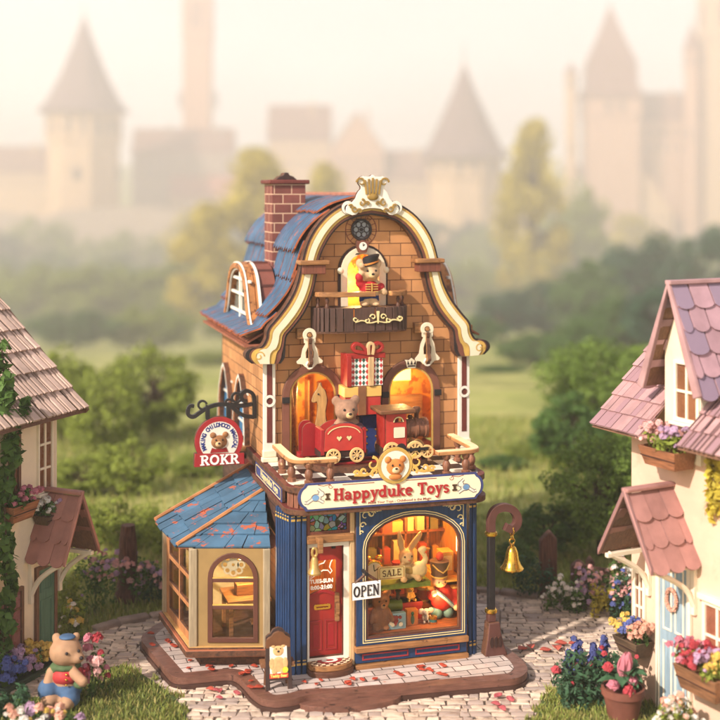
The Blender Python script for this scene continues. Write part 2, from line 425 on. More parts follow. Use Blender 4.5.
brick_tan = M('brick_tan', (200, 142, 92), .7, .1, 1.2, brick=(.62, .33, .012, (96, 58, 34)))
wood_red = M('wood_red', (128, 72, 54), .6, .14, 2, grain=2, bump=.1)
wood_brown = M('wood_brown', (96, 58, 40), .55, .15, 2, grain=0, bump=.1)
wood_dark = M('wood_dark', (62, 38, 34), .55, .15, 2, grain=2, bump=.1)
wood_tan = M('wood_tan', (170, 118, 72), .55, .18, 2, grain=0, bump=.1, c2=(96, 58, 34), cut=.62)
wood_turn = M('wood_turned', (150, 98, 72), .5, .2, 2, grain=2, c2=(210, 165, 125), cut=.62)
wood_light = M('wood_light', (214, 176, 128), .6, .12, 3, grain=2)
cream = M('cream_paint', (226, 212, 184), .6, .05, 3)
gold = M('gold_paint', (198, 160, 82), .5, .12, 4)
goldm = M('gold_metal', (222, 174, 70), .22, .05, 4, metal=.95)
black = M('black_paint', (40, 30, 30), .55, .2, 3)
iron = M('black_iron', (32, 28, 30), .5, .2, 5)
navy = M('navy_paint', (30, 60, 102), .55, .14, 2.2, grain=2, bump=.12, c2=(120, 108, 96), cut=.70)
navy_dark = M('navy_groove', (22, 36, 62), .6, .15, 3)
blue_sign = M('blue_sign', (60, 68, 122), .6, .1, 3)
blue_slate = M('blue_slate', (70, 104, 130), .65, .18, 1.4, c2=(176, 92, 62), cut=.585, bump=.15, bsc=14, isl=.14)
blue_tile = M('blue_tile', (62, 94, 124), .6, .2, 1.6, c2=(160, 92, 72), cut=.6, bump=.15, bsc=18, isl=.12)
red = M('red_paint', (152, 34, 28), .45, .1, 3)
red_deep = M('red_deep', (150, 26, 32), .5, .1, 3)
red_toy = M('red_toy', (184, 54, 46), .5, .1, 3)
white = M('white_paint', (230, 222, 208), .55, .04, 4)
plank_brown = M('plank_brown', (84, 58, 50), .6, .16, 2, grain=2, bump=.1, isl=.12)
slat_red = M('slat_red', (146, 92, 70), .6, .14, 2, grain=2, bump=.1, isl=.1)
maroon = M('maroon', (112, 50, 42), .6, .12, 2, grain=2)
rust = M('rust_leaf', (178, 70, 48), .7, .2, 5, isl=.25)
orange_wall = M('orange_wall', (214, 140, 62), .6, .2, 1.2, grain=2)
olive_gold = M('ochre_paint', (152, 122, 76), .6, .08, 2)
edge_wood = M('edge_wood', (150, 96, 58), .6, .2, 3, c2=(80, 46, 28), cut=.6)
brown_window = M('brown_window', (92, 52, 40), .55, .12, 2)
shop_glass = glass('window_glass', (1, .98, .94), .02, .5)
blue_glass = M('blue_glass', (70, 130, 175), .15, .3, 6)
warm_bulb = emitter('warm_bulb', (255, 205, 120), 14)
fur_brown = M('fur_brown', (152, 98, 60), .9, .22, 5, bump=.6, bsc=45)
fur_tan = M('fur_tan', (190, 140, 92), .9, .2, 5, bump=.6, bsc=45)
fur_grey = M('fur_grey', (176, 140, 116), .9, .2, 5, bump=.6, bsc=45)
fur_cream = M('fur_cream', (208, 172, 124), .9, .1, 5, bump=.5, bsc=45)
navy_cloth = M('navy_cloth', (30, 52, 110), .8, .15, 6)
green_cloth = M('green_cloth', (52, 92, 66), .8, .15, 6)

burnt = M('burnt_edge', (98, 62, 42), .7, .3, 6, c2=(58, 37, 28), cut=.5, soft=.15)
EDGE[0] = True
# ---------------------------------------------------------------- the toy shop (one thing)
shop = thing('toy_shop', 'tall wooden toy shop with blue front, ogee gable and blue bay roof', 'shop', (0, 0, 0))
ZP, ZD = .3, 4.9                # top of the base, top of the deck
VU = 2.75                       # front of the upper storey
VB = 9.2                        # back of the house
UW = 4.86

# base slab with a stone top
PL = [G(x, y, ZP) for x, y in ((139,638),(154,625),(190,608),(250,592),(380,590),(500,602),(498,640),(512,651),(524,661),(529,670),(520,678),(500,680),(462,683),(400,689),(372,691),(340,694),(310,694),(294,699),(275,701),(262,699),(252,692),(242,680),(233,673),(174,679))]
PL = rounded(PL, .35)
def inset(poly, d):
    o = []; m = len(poly)
    for i in range(m):
        a, p, b = Vector(poly[i-1]), Vector(poly[i]), Vector(poly[(i+1) % m])
        t = (b-a).normalized(); o.append((p.x-t.y*d, p.y+t.x*d))
    return o
ar = sum(PL[i-1][0]*PL[i][1]-PL[i][0]*PL[i-1][1] for i in range(len(PL)))
PL_in = inset(PL, .34 if ar > 0 else -.34)
MB().plate(inset(PL, -.035 if ar > 0 else .035), (), .0, .13, 'uv').build('base_foot', M('base_dark', (70, 44, 36), .55, .15, 2), shop, .03)
MB().plate(PL, (), .135, ZP, 'uv').build('base_slab', M('base_wood', (122, 82, 68), .5, .15, 2, grain=0, c2=(58, 36, 28), cut=.62), shop, .035)
MB().plate(PL_in, (), ZP-.02, ZP+.012, 'uv').build('stone_paving', M('base_stone', (206, 190, 182), .7, .12, 2.5, brick=(.56, .3, .014, (62, 46, 42), 'uv'), c2=(186, 92, 64), cut=.66), shop)
st = [G(x, y, .14) for x, y in ((296,699),(300,706),(330,709),(372,706),(398,700),(404,693),(380,688),(300,690))]
MB().plate(rounded(st, .25), (), 0.0, .16, 'uv').build('front_step', M('base_wood', (122, 82, 68)), shop, .03)

# ground storey walls (room behind the window), upper storey walls
m = MB()
m.box(.02, .12, .62, VB-.1, ZP, 4.25)                        # left
m.box(UW-.12, UW-.02, .3, VB-.1, ZP, 4.25)                   # right
m.box(.02, UW-.02, VB-.1, VB, ZP, 4.25)                      # back
m.build('lower_wall', M('brick_dark', (92, 62, 50), .7, .15, 1.5, brick=(.5, .22, .015, (42, 28, 24))), shop)
m = MB(); m.box(.13, UW-.13, 2.3, 2.38, ZP, 4.25); m.box(.14, .18, .4, 2.3, ZP, 4.25); m.box(UW-.18, UW-.14, .3, 2.3, ZP, 4.25); m.box(.13, UW-.13, .06, 2.3, 4.2, 4.25)
m.box(1.46, 1.5, .42, 2.3, ZP, 4.2)
m.build('room_lining', orange_wall, shop)
MB().box(1.52, UW-.2, .06, 2.3, ZP+.02, ZP+.76).build('room_floor', M('room_floor', (170, 96, 48), .6, .2, 2, grain=0), shop)

# front pillars (fluted)
def pillar(pts, ztop, zbot, name='fluted_pillar'):
    m = MB(); g = MB(); n = MB()
    for (a, b) in zip(pts, pts[1:]):
        A, B = Vector(a), Vector(b); d = (B-A); L_ = d.length; d.normalize(); nn = Vector((d.y, -d.x)); k = max(1, round(L_/.125))
        mat = Matrix(((d.x, nn.x*-1, 0), (d.y, nn.y*-1, 0), (0, 0, 1)))
        n.obox((*((A+B)/2-nn*.09), (ztop+zbot)/2), L_, .12, ztop-zbot, mat)
        for i in range(k):
            c = A+d*(L_*(i+.5)/k)
            m.obox((*(c-nn*.02), (ztop+zbot)/2), L_/k-.035, .09, ztop-zbot-.01, mat)
        for z in (zbot+.26, ztop-.22):
            for i in range(k):
                c = A+d*(L_*(i+.5)/k); g.obox((*(c+nn*.005), z), L_/k-.045, .06, .05, mat); g.obox((*(c+nn*.005), z+.085), L_/k-.06, .055, .025, mat)
    p = n.build(name, navy_dark, shop)
    m.build('flute', navy, p, .012); g.build('gilt_band', gold, p)
    return p
zt = 4.26
pillar([(-.2, .66), (0, 0), (.42, 0)], zt, ZP)
pillar([(4.6, .02), (4.82, .06), (4.93, .45)], zt, ZP)

# door bay
dz0 = ZP+.28
u0 = .44; u1 = F(351, 600, 0)[0]; uw0 = F(356, 600, -.05)[0]
m = MB(); m.box(u1-.02, uw0-.02, -.02, .2, ZP, zt); m.build('door_post', wood_light, shop, .012)
zl0, zl1 = F(330, 541, .1)[1], F(330, 533, .1)[1]
MB().box(u0-.02, u1+.06, -.06, .22, zl0, zl1).build('lintel', wood_tan, shop, .015)
# stained transom
sg = bpy.data.materials.new('stained_glass'); sg.use_nodes = True; t_ = sg.node_tree; b_ = t_.nodes['Principled BSDF']
co_ = t_.nodes.new('ShaderNodeTexCoord'); vo = t_.nodes.new('ShaderNodeTexVoronoi'); vo.inputs['Scale'].default_value = 8; hs = t_.nodes.new('ShaderNodeHueSaturation'); hs.inputs['Saturation'].default_value = 1.1; hs.inputs['Value'].default_value = .42
v2 = t_.nodes.new('ShaderNodeTexVoronoi'); v2.inputs['Scale'].default_value = 8; v2.feature = 'DISTANCE_TO_EDGE'
rm = t_.nodes.new('ShaderNodeMath'); rm.operation = 'GREATER_THAN'; rm.inputs[1].default_value = .07
mm = t_.nodes.new('ShaderNodeMix'); mm.data_type = 'RGBA'; mm.inputs[6].default_value = (.015, .01, .01, 1)
for a, b in ((co_.outputs['Object'], vo.inputs['Vector']), (co_.outputs['Object'], v2.inputs['Vector']), (vo.outputs['Color'], hs.inputs['Color']), (v2.outputs['Distance'], rm.inputs[0]), (rm.outputs[0], mm.inputs[0]), (hs.outputs[0], mm.inputs[7]), (mm.outputs[2], b_.inputs['Base Color'])): t_.links.new(a, b)
b_.inputs['Roughness'].default_value = .2
tp = MB().box(u0, u1-.02, .1, .13, zl1, zt).build('transom', sg, shop)
MB().plate(rect(u0, u1-.02, zl1, zt), [rect(u0+.07, u1-.09, zl1+.07, zt-.07)], .05, .1).build('transom_frame', wood_red, tp)
# door frame and door
zd = F(330, 655, .2)[1]
fr_o = rect(u0, u1-.02, zd-.12, zl0); fr_h = rect(u0+.06, F(343, 600, .1)[0], zd+.02, F(330, 546, .1)[1])
MB().plate(fr_o, [fr_h], .06, .2).build('door_frame', white, shop, .01)
dv = .2; du0, du1 = u0+.04, fr_h[1][0]+.03; dz1 = fr_h[2][1]+.03
gl_h = [(du0+.06, dz1-.4), (du0+.06, zd+1.52)] + [(du0+.06+(du1-du0-.24)*t, zd+1.52+.1*math.sin(t*PI)) for t in (.25, .5, .75)] + [(du1-.18, zd+1.52), (du1-.18, dz1-.4)]
door = MB().plate(rect(du0, du1, zd, dz1), [gl_h], dv, dv+.06).build('door', red, shop, .01)
MB().box(du0+.05, du1-.16, dv+.03, dv+.04, zd+1.5, dz1-.38).build('door_pane', shop_glass, door)
wv = [(du0+.0, zd+1.36), (du0+.0, zd+1.47)] + [(du0+(du1-du0-.16)*t, zd+1.47+.12*math.sin(t*PI)**2) for t in [i/12 for i in range(1, 12)]] + [(du1-.16, zd+1.47), (du1-.16, zd+1.36)]
MB().strip(smooth([(p[0], p[1]-.0) for p in wv[1:-1]]), .06, dv-.03, dv).build('door_moulding', red_deep, door, .008)
m = MB()
for a in (du0+.06, du0+.06+(du1-du0)*.42):
    b = a+(du1-du0)*.34; z0 = zd+.14; z1 = zd+.88
    m.plate(rect(a, b, z0, z1), [rect(a+.04, b-.04, z0+.04, z1-.04)], dv-.02, dv); m.plate(rect(a+.08, b-.08, z0+.1, z1-.1), (), dv-.012, dv)
m.build('door_panel', red_deep, door, .006)
m = MB(); m.plate(rounded(rect(du0+.16, du0+.58, zd+1.14, zd+1.27), .05), [rect(du0+.22, du0+.52, zd+1.185, zd+1.215)], dv-.025, dv).build('mail_slot', goldm, door, .006)
m = MB(); hx = du1-.17; m.plate(rounded(rect(hx-.05, hx+.07, zd+.82, zd+1.52), .04), (), dv-.03, dv); m.plate(rounded(rect(hx-.04, hx+.06, zd+1.0, zd+1.3), .04), (), dv-.09, dv-.03); m.build('door_handle', wood_tan, door, .01)
m = MB(); m.box(du1-.3, du1-.2, dv-.05, dv, dz1-.12, dz1-.02); m.build('door_latch', black, door, .01)
# glass writing + leaping dog mark
m = MB(); uc = du0+.36
m.text('TUES-SUN', .13, uc, zd+1.82, dv+.015, bold=.006, ext=.004); m.text('8:00-21:00', .13, uc, zd+1.67, dv+.015, bold=.006, ext=.004)
dg = [(.0, .05), (.12, .12), (.2, .2), (.3, .22), (.36, .32), (.46, .36), (.52, .3), (.47, .22), (.44, .12), (.5, .03), (.46, -.02), (.4, .05), (.28, .06), (.18, .0), (.06, -.06), (-.02, -.12), (.02, .0)]
m.strip([(uc-.26+a*1.05, zd+2.02+b*1.1) for a, b in dg], .025, dv+.005, dv+.015, closed=True)
m.build('door_lettering', M('letter_white', (250, 246, 236), .6, .02), door)
# round step with a checkered mat
sp = [(u0-.02, .2), (u1+.04, .2), (u1+.04, -.12)] + arc((u0+u1)/2, -.12, (u1-u0)/2+.03, .34, 0, -180, 14)[1:-1] + [(u0-.02, -.12)]
EDGE[0] = False; MB().plate(sp, (), ZP, ZP+.14, 'uv').build('door_step', wood_brown, shop, .02)
sp2 = [((a-(u0+u1)/2)*.95+(u0+u1)/2, b*.9+.03) for a, b in sp]
MB().plate(sp2, (), ZP+.142, ZP+.26, 'uv').build('door_step', wood_tan, shop, .015)
EDGE[0] = True; sp3 = [((a-(u0+u1)/2)*.88+(u0+u1)/2, b*.82+.045) for a, b in sp]
mt = MB().plate(sp3, (), ZP+.262, ZP+.275, 'uv').build('door_mat', M('mat_check', (222, 196, 160), .8, .1, 3, check=(11, (96, 52, 36))), shop)
m = MB(); cx, cy = (u0+u1)/2, -.02
for i, r in enumerate((.26, .17, .08)): m.plate([(cx+r*1.2*math.cos(a*PI/12), cy+r*.75*math.sin(a*PI/12)) for a in range(24)], (), ZP+.277, ZP+.28+i*.004, 'uv'); m.k = 1-m.k
m.build('mat_target', [red_deep, white], mt)

# shop window bay
wv0 = -.1
wl, wr = F(356, 600, wv0)[0], F(467, 600, wv0)[0]
zs = F(411, 641, wv0)[1]
ol, orr = F(366.5, 600, wv0)[0], F(461, 600, wv0)[0]
oz0, oz1 = F(411, 634.5, wv0)[1], F(413, 514.5, wv0)[1]
rise = F(366, 514, wv0)[1]-F(366, 545, wv0)[1]
AR = arch(ol, orr, oz0, oz1, rise)
bay = MB().plate(rect(wl, wr, zs, zt), [AR], wv0, .06).build('window_surround', navy, shop, .012)
def grow(p, d): 
    cx = (ol+orr)/2; 
    return arch(ol-d, orr+d, oz0-d, oz1+d, rise+d)
m = MB(); m.plate(grow(0, .10), [grow(0, .075)], wv0-.012, wv0); m.plate(grow(0, .045), [grow(0, .022)], wv0-.012, wv0); m.build('gilt_line', M('gilt_pale', (226, 206, 150), .5, .05), bay)
MB().plate(grow(0, .015), [grow(0, -.05)], wv0+.02, .05).build('window_frame', brown_window, bay)
MB().plate(grow(0, -.03), (), .0, .012).build('window_pane', shop_glass, bay)
m = MB()
for sgn, cx in ((1, wl+.1), (-1, wr-.1)):
    cz = zt-.12
    for r0, a0, a1, ox, oz in ((.12, 0, 300, .14, -.1), (.08, 180, 480, .3, -.05), (.08, 0, 330, .07, -.32), (.05, 0, 300, .4, -.02), (.05, 0, 300, .03, -.5)):
        sp_ = spiral(0, 0, r0, r0*.3, a0, a1, 14); m.strip([(cx+sgn*(ox+a), cz+oz+b) for a, b in sp_], [.035*(1-.6*i/14) for i in range(15)], wv0-.012, wv0)
    m.strip([(cx, cz-.55), (cx, cz), (cx+sgn*.55, cz)], .02, wv0-.010, wv0)
m.build('gilt_scroll', M('gilt_pale', (226, 206, 150)), bay)
MB().box(wl-.03, wr+.02, wv0-.1, .06, zs-.14, zs).build('window_sill', wood_tan, shop, .02)
ap = MB().box(wl, wr, wv0+.02, .1, ZP+.14, zs-.14).build('window_apron', navy, shop, .008)
m = MB(); zb0, zb1 = ZP+.21, zs-.2
for a, b in ((wl+.16, (wl+wr)/2-.1), ((wl+wr)/2+.08, wr-.2)):
    m.plate(rect(a, b, zb0, zb1), [rect(a+.035, b-.035, zb0+.035, zb1-.035)], wv0+.0, wv0+.02)
m.build('red_panel_line', M('line_red', (150, 40, 52), .6), ap)
MB().box(wl-.03, wr+.03, wv0-.06, .1, ZP, ZP+.12).build('plinth_strip', wood_tan, shop, .015)
# room interior furniture
zsh = F(400, 579, .7)[1]
MB().box(ol-.1, F(427, 580, .6)[0], .32, 1.5, zsh-.12, zsh).build('display_shelf', M('moss_shelf', (106, 122, 40), .9, .25, 5, bump=.5), shop)
m = MB()
for i in range(4):
    z = 1.3+i*.82; m.box(ol-.2, orr+.3, 1.9, 2.28, z, z+.06)
for i in range(6): m.box(ol-.2+i*.62, ol-.15+i*.62, 1.9, 2.28, .7, 4.1)
m.build('back_shelf', M('shelf_wood', (150, 84, 40), .6, .2, 2, grain=0), shop)
m = MB(); r2 = random.Random(3)
for i in range(4):
    for k in range(9):
        a = ol-.1+k*.36+r2.uniform(-.05, .05); h = r2.uniform(.25, .6); z = 1.36+i*.82; m.k = r2.randrange(4)
        m.box(a, a+r2.uniform(.14, .3), 1.92, 2.2, z, z+h)
m.build('stock_boxes', [M('stock_a', (206, 150, 70)), M('stock_b', (170, 70, 40)), M('stock_c', (224, 190, 120)), M('stock_d', (120, 110, 60))], shop)
rs = F(448, 575, .9)[1]
m = MB(); m.box(UW-.75, UW-.2, .5, 2.2, rs-.05, rs); m.box(UW-.8, UW-.72, .6, 2.2, rs-.55, rs-.05); m.build('side_shelf', M('yellow_shelf', (232, 176, 76), .6, .12), shop)
MB().box(UW-.26, UW-.19, .7, .86, 2.7, 3.9).build('light_strip', emitter('strip_light', (255, 225, 170), 5), shop)
m = MB(); m.lathe([(.03, 4.2), (.03, 4.02), (.12, 3.98), (.15, 3.9), (.1, 3.82), (.0, 3.8)], ((ol+orr)/2-.5, .55, 0), 12); cl = m.build('ceiling_bulb', warm_bulb, shop)
lamp(((ol+orr)/2+.3, 1.15, 3.75), 150, parent=shop); lamp((orr-.35, .75, 2.2), 55, parent=shop); lamp((ol+.5, .3, 1.95), 34, parent=shop); lamp((orr-.5, .3, 1.7), 26, parent=shop); lamp((.9, .9, 3.0), 70, parent=shop)  # the two low front lights are added to brighten the lower toys, no fitting there

# fascia, ledges, deck
def front_outline(e, r=.5, rb=0.1):
    p = [(-.02-e, VB*.62), (-.02-e, -.3-e), (UW+.05+e, -.3-e), (UW+.05+e, VB*.62)]
    q = rounded(p[0:1]+p[1:3]+p[3:], r, 6); return q
def outline(e, r): 
    x0, x1, y0, y1 = -.02-e, UW+.1+e, -.28-e, VB*.62
    return [(x0, y1)] + arc(x0+r, y0+r, r, r, 180, 270, 7) + arc(x1-r, y0+r, r, r, 270, 360, 7) + [(x1, y1)]
MB().plate(outline(.12, .55), (), 4.22, 4.36, 'uv').build('lower_ledge', maroon, shop, .03)
MB().plate(outline(-.1, .5), (), 4.36, 4.74, 'uv').build('fascia', wood_dark, shop)
m = MB(); ol_ = outline(.0, .5)
P = ol_[1:-1]; L_ = [0]
for a, b in zip(P, P[1:]): L_.append(L_[-1]+math.dist(a, b))
def along(s):
    for i in range(len(P)-1):
        if s <= L_[i+1]: t = (s-L_[i])/(L_[i+1]-L_[i]); return Vector(P[i])*(1-t)+Vector(P[i+1])*t, (Vector(P[i+1])-Vector(P[i])).normalized()
    return Vector(P[-1]), (Vector(P[-1])-Vector(P[-2])).normalized()
k = int(L_[-1]/.15)
for i in range(k):
    c, d = along((i+.5)*L_[-1]/k); n_ = Vector((d.y, -d.x)); m.obox((*(c-n_*.04), 4.55), .125, .1, .39, Matrix(((d.x, -n_.x, 0), (d.y, -n_.y, 0), (0, 0, 1))))
for i in range(9): m.box(UW+.04, UW+.12, .35+i*.3, .6+i*.3, 4.36, 4.74)
m.build('fascia_slats', slat_red, shop, .012)
MB().plate(outline(.1, .55), (), 4.74, ZD-.015, 'uv').build('deck', maroon, shop, .04)
dk = [(a, b) for a, b in outline(-.04, .5)]; dk = [(a, min(b, VU+.05)) for a, b in dk]
MB().plate(dk, (), ZD-.016, ZD-.0, 'uv').build('deck_tiles', M('deck_check', (232, 224, 206), .4, .06, 3, check=(1.9, (46, 34, 34))), shop)
# long blue sign on the left fascia
sl = MB().plate(rounded([(.42, 4.37), (3.6, 4.37), (3.6, 4.73), (.42, 4.73)], .05), (), -.1, -.02, 'vz').build('side_sign', blue_sign, shop)
m = MB(); ro = rounded(rect(.5, 3.5, 4.405, 4.695), .12); ri = rounded(rect(.53, 3.47, 4.43, 4.67), .1); m.plate(ro, [ri], -.115, -.1, 'vz')
m.text('Happyduke Toys', .25, 1.9, 4.55, -.1, 'vz', bold=.004, ext=.008, xs=1.2); m.build('side_sign_lettering', M('gilt_pale', (226, 206, 150)), sl)

# front name board
bv = -.44
def B(x, y): return F(x, y, bv)
TL, TR, BR, BL = B(307, 483.5), B(475, 474.5), B(475, 497), B(307, 511)
nz = 0
def board(e):
    x0, x1 = TL[0]-e, TR[0]+e; z1 = (TL[1]+TR[1])/2+e; z0 = (BL[1]+BR[1])/2-e; zc = (z0+z1)/2; r = .24+e*.6
    return [(x0, z0), (x1, z0)] + arc(x1, zc, r*.75, r, -75, 75, 8) + [(x1, z1), (x0, z1)] + arc(x0, zc, r*.75, r, 105, 255, 8)
nb = MB().plate(board(.035), (), bv, bv+.07).build('name_board', blue_sign, shop, .01)
MB().box(TL[0], TR[0], bv+.07, -.22, BL[1]+.08, BL[1]+.3).build('board_bracket', wood_dark, nb)
MB().plate(board(-.02), (), bv-.012, bv).build('board_face', M('board_cream', (242, 228, 196), .6, .04, 2), nb)
cx, cz = (TL[0]+TR[0])/2-.02, (TL[1]+TR[1]+BL[1]+BR[1])/4
shd = slab(MB(), 'Happyduke Toys', cx+.016, cz+.03-.012, .285, bv-.0125, 1.03, 0, .006, 1.2).build('board_lettering_shade', M('letter_brown', (226, 200, 168)), nb)
slab(MB(), 'Happyduke Toys', cx, cz+.03, .285, bv-.024, 1.03, 0, .012, 1.12).build('board_lettering', M('letter_red', (168, 34, 40), .5, .06), nb)
m = MB(); z1 = cz+.25
m.strip([(cx-1.25, z1-.0), (cx-.45, z1+.0)], .018, bv-.016, bv-.012); m.strip([(cx+.35, z1), (cx+1.15, z1)], .018, bv-.016, bv-.012)
for s_ in (-1, 1):
    m.strip([(cx+s_*(1.55+a), z1-.02+b) for a, b in spiral(0, 0, .06, .02, 180, 560, 14)], .014, bv-.016, bv-.012)
    m.strip([(cx+s_*1.55, z1+.03), (cx+s_*1.72, z1-.0), (cx+s_*1.86, z1+.03)], .014, bv-.0165, bv-.012)
m.text('Make Your Toys - Childhood is the Magic', .08, cx+.2, cz-.235, bv-.013, ext=.003, xs=1.2, bold=.001)
m.build('board_scrollwork', M('letter_brick', (150, 60, 46)), nb)
m = MB()
for s_ in (-1, 1):                 # small spools beside the lettering
    a = cx+s_*1.62
    m.strip([(a-.06, cz+.05), (a+.06, cz+.05)], .04, bv-.03, bv-.012); m.strip([(a-.06, cz-.07), (a+.06, cz-.07)], .04, bv-.03, bv-.012); m.strip([(a, cz+.05), (a, cz-.07)], .06, bv-.028, bv-.012)
m.build('spool_mark', M('spool', (74, 50, 30)), nb)
for s_ in (-1, 1):                 # tiny leaping animal in a blue coat at both ends of the board
    a = cx+s_*1.92; q = lambda p, z: (a+s_*p, cz-.02+z)
    out = M('mark_line', (120, 112, 112), .6)
    for k_, (e, mt) in enumerate(((.018, out), (0, white))):
        m = MB(); d1 = bv-.012-.004*k_
        m.plate([q((.11+e)*math.cos(t*PI/8)*s_-.02, (.075+e)*math.sin(t*PI/8)) for t in range(16)], (), d1-.004, d1)
        m.plate([q(-.14+(.065+e)*math.cos(t*PI/8)*s_, .085+(.06+e)*math.sin(t*PI/8)) for t in range(16)], (), d1-.005, d1)
        for (p0, p1, w_) in (((-.15, .12), (-.06, .2), .04), ((-.06, -.04), (-.2, -.12), .045), ((.06, -.02), (.22, -.12), .05), ((.2, -.11), (.27, -.1), .04)): m.strip([q(*p0), q(*p1)], w_+2*e, d1-.006, d1)
        m.build('animal_mark', mt, nb)
    m = MB(); m.plate([q(-.0+.085*math.cos(t*PI/8)*s_, .005+.07*math.sin(t*PI/8)) for t in range(16)], (), bv-.03, bv-.016); m.build('coat_mark', M('coat_blue', (112, 152, 196), .6), nb)
# medallion with a teddy face and gilt wings
mc = F(394.5, 465, bv); mr = .36
md = MB().plate(circ(mc[0], mc[1], mr+.09, 28), (), bv-.05, bv+.01).build('medallion', gold, shop, .02)
MB().plate(circ(mc[0], mc[1], mr-.0, 28), (), bv-.062, bv-.05).build('medallion_face', white, md)
m = MB(); b0 = bv-.07
m.ell((mc[0], b0, mc[1]-.03), (.23, .06, .2)); m.ell((mc[0]-.19, b0, mc[1]+.15), (.085, .05, .085)); m.ell((mc[0]+.19, b0, mc[1]+.15), (.085, .05, .085)); m.ell((mc[0], b0-.0, mc[1]-.27), (.17, .04, .08))
hd = m.build('bear_face', M('bear_orange', (206, 128, 66), .9, .12, 5), md)
MB().ell((mc[0], b0-.045, mc[1]-.1), (.1, .04, .08)).build('bear_muzzle', M('bear_pale', (240, 206, 160), .9), md)
m = MB(); m.ell((mc[0], b0-.085, mc[1]-.06), (.035, .02, .025)); m.ell((mc[0]-.09, b0-.06, mc[1]+.02), (.022, .02, .03)); m.ell((mc[0]+.09, b0-.06, mc[1]+.02), (.022, .02, .03)); m.build('bear_eyes', black, md)
for s_ in (-1, 1):
    m = MB()
    for r0, a0, a1, ox, oz in ((.17, 90, 430, .56, .06), (.11, 200, 560, .78, -.1), (.07, 0, 350, .95, -.14), (.09, -60, 260, .5, -.14)):
        m.strip([(mc[0]+s_*(ox+a), mc[1]+oz+b) for a, b in spiral(0, 0, r0, r0*.3, a0, a1, 16)], [.07*(1-.6*i/16) for i in range(17)], bv-.04, bv+.0)
    m.strip([(mc[0]+s_*a, mc[1]+b) for a, b in smooth([(.42, .0), (.6, -.18), (.8, -.2), (1.02, -.18)])], .05, bv-.038, bv+.0)
    m.build('gilt_wing', M('gilt_warm', (218, 172, 88), .45, .1), md, .01)

# balustrades on the deck
def balustrade(path, posts):
    zr = ZD+.60
    r_ = MB().strip(path, .24, zr-.09, zr, 'uv').build('balustrade', M('rail_wood', (186, 132, 84), .5, .18, 2, c2=(110, 70, 44), cut=.6), shop, .025)
    MB().strip(path, .2, zr, zr+.012, 'uv').build('rail_top', M('rail_pale', (232, 206, 162), .6, .1), r_)
    for p in posts:
        MB().lathe([(.11, ZD), (.11, ZD+.08), (.07, ZD+.1), (.1, ZD+.2), (.1, ZD+.28), (.055, ZD+.36), (.1, ZD+.42), (.11, ZD+.5), (.11, zr-.09)], (p[0], p[1], 0), 12).build('baluster', wood_turn, r_)
balustrade(smooth([(.1, 1.9), (.08, .2), (.25, -.05), (1.15, -.08)], 3), [(.1, 1.3), (.12, .35), (.45, -.06), (.98, -.08)])
balustrade(smooth([(3.72, -.08), (4.6, -.08), (4.86, .1), (4.84, 1.0), (4.83, 1.9)], 3), [(3.98, -.08), (4.5, -.06), (4.84, .4), (4.83, 1.35)])

# upper storey
gc = None
def GP(x, y, v=VU-.02): return F(x, y, v)
OUT = [GP(*p) for p in ((371,196),(353,198.5),(331,207.8),(315.5,222),(304.5,240),(299.5,258),(297,271),(293,287),(284.5,303),(273,318),(264,328),(264,337),(258,347),(250,346),(243.5,350),(242.5,356.5),(249,362))]
INN = [GP(*p) for p in ((371,214.5),(353,217),(340,222),(329,233),(320,249),(316,260),(314.5,273),(310.5,292),(303,311),(291,327),(284,334),(283,341),(282.7,347),(282.6,350),(282.4,353),(282,357),(278,362))]
UC = (GP(299.5, 258)[0]+GP(434, 252)[0])/2
def full(l): return l[::-1] + [(2*UC-a, b) for a, b in l[1:]]
dO = OUT[0][0]-UC; OUT[0] = (UC, OUT[0][1]); INN[0] = (UC, INN[0][1])
OUT2 = [OUT[0]]+smooth(OUT[1:], 2); INN2 = [INN[0]]+smooth(INN[1:], 2)
def lerp(t): return [(a[0]*(1-t)+b[0]*t, a[1]*(1-t)+b[1]*t) for a, b in zip(OUT2, INN2)]
def band(t0, t1, d0, d1): return MB().plate(full(lerp(t0)) + full(lerp(t1))[::-1], (), d0, d1)
gable = band(0, 1, VU-.34, VU-.02).build('gable_band', black, shop, .012)
band(.1, .9, VU-.37, VU-.34).build('gable_moulding', M('moulding_brown', (112, 66, 52), .6, .1), gable)
band(.14, .76, VU-.39, VU-.37).build('gable_moulding', gold, gable)
band(.27, .6, VU-.42, VU-.39).build('gable_moulding', cream, gable)
# left/right corner rosettes
m = MB()
for s_ in (-1, 1):
    c = GP(256, 354.5); a = c[0] if s_ < 0 else 2*UC-c[0]
    m.strip([(a+p, c[1]+q) for p, q in spiral(0, 0, .14, .03, 0, 420, 16)], .03, VU-.428, VU-.39)
m.build('band_curl', gold, gable)
# capitals
for s_ in (-1, 1):
    a0, a1 = GP(295, 265)[0], GP(325, 265)[0]
    if s_ > 0: a0, a1 = 2*UC-a1, 2*UC-a0
    z1 = GP(310, 259.5)[1]
    cp = MB().box(a0, a1, VU-.56, VU-.1, z1-.12, z1).build('capital', wood_tan, shop, .03)
    MB().box(a0+.1, a1-.1, VU-.5, VU-.1, z1-.36, z1-.12).build('capital_block', wood_red, cp, .02)
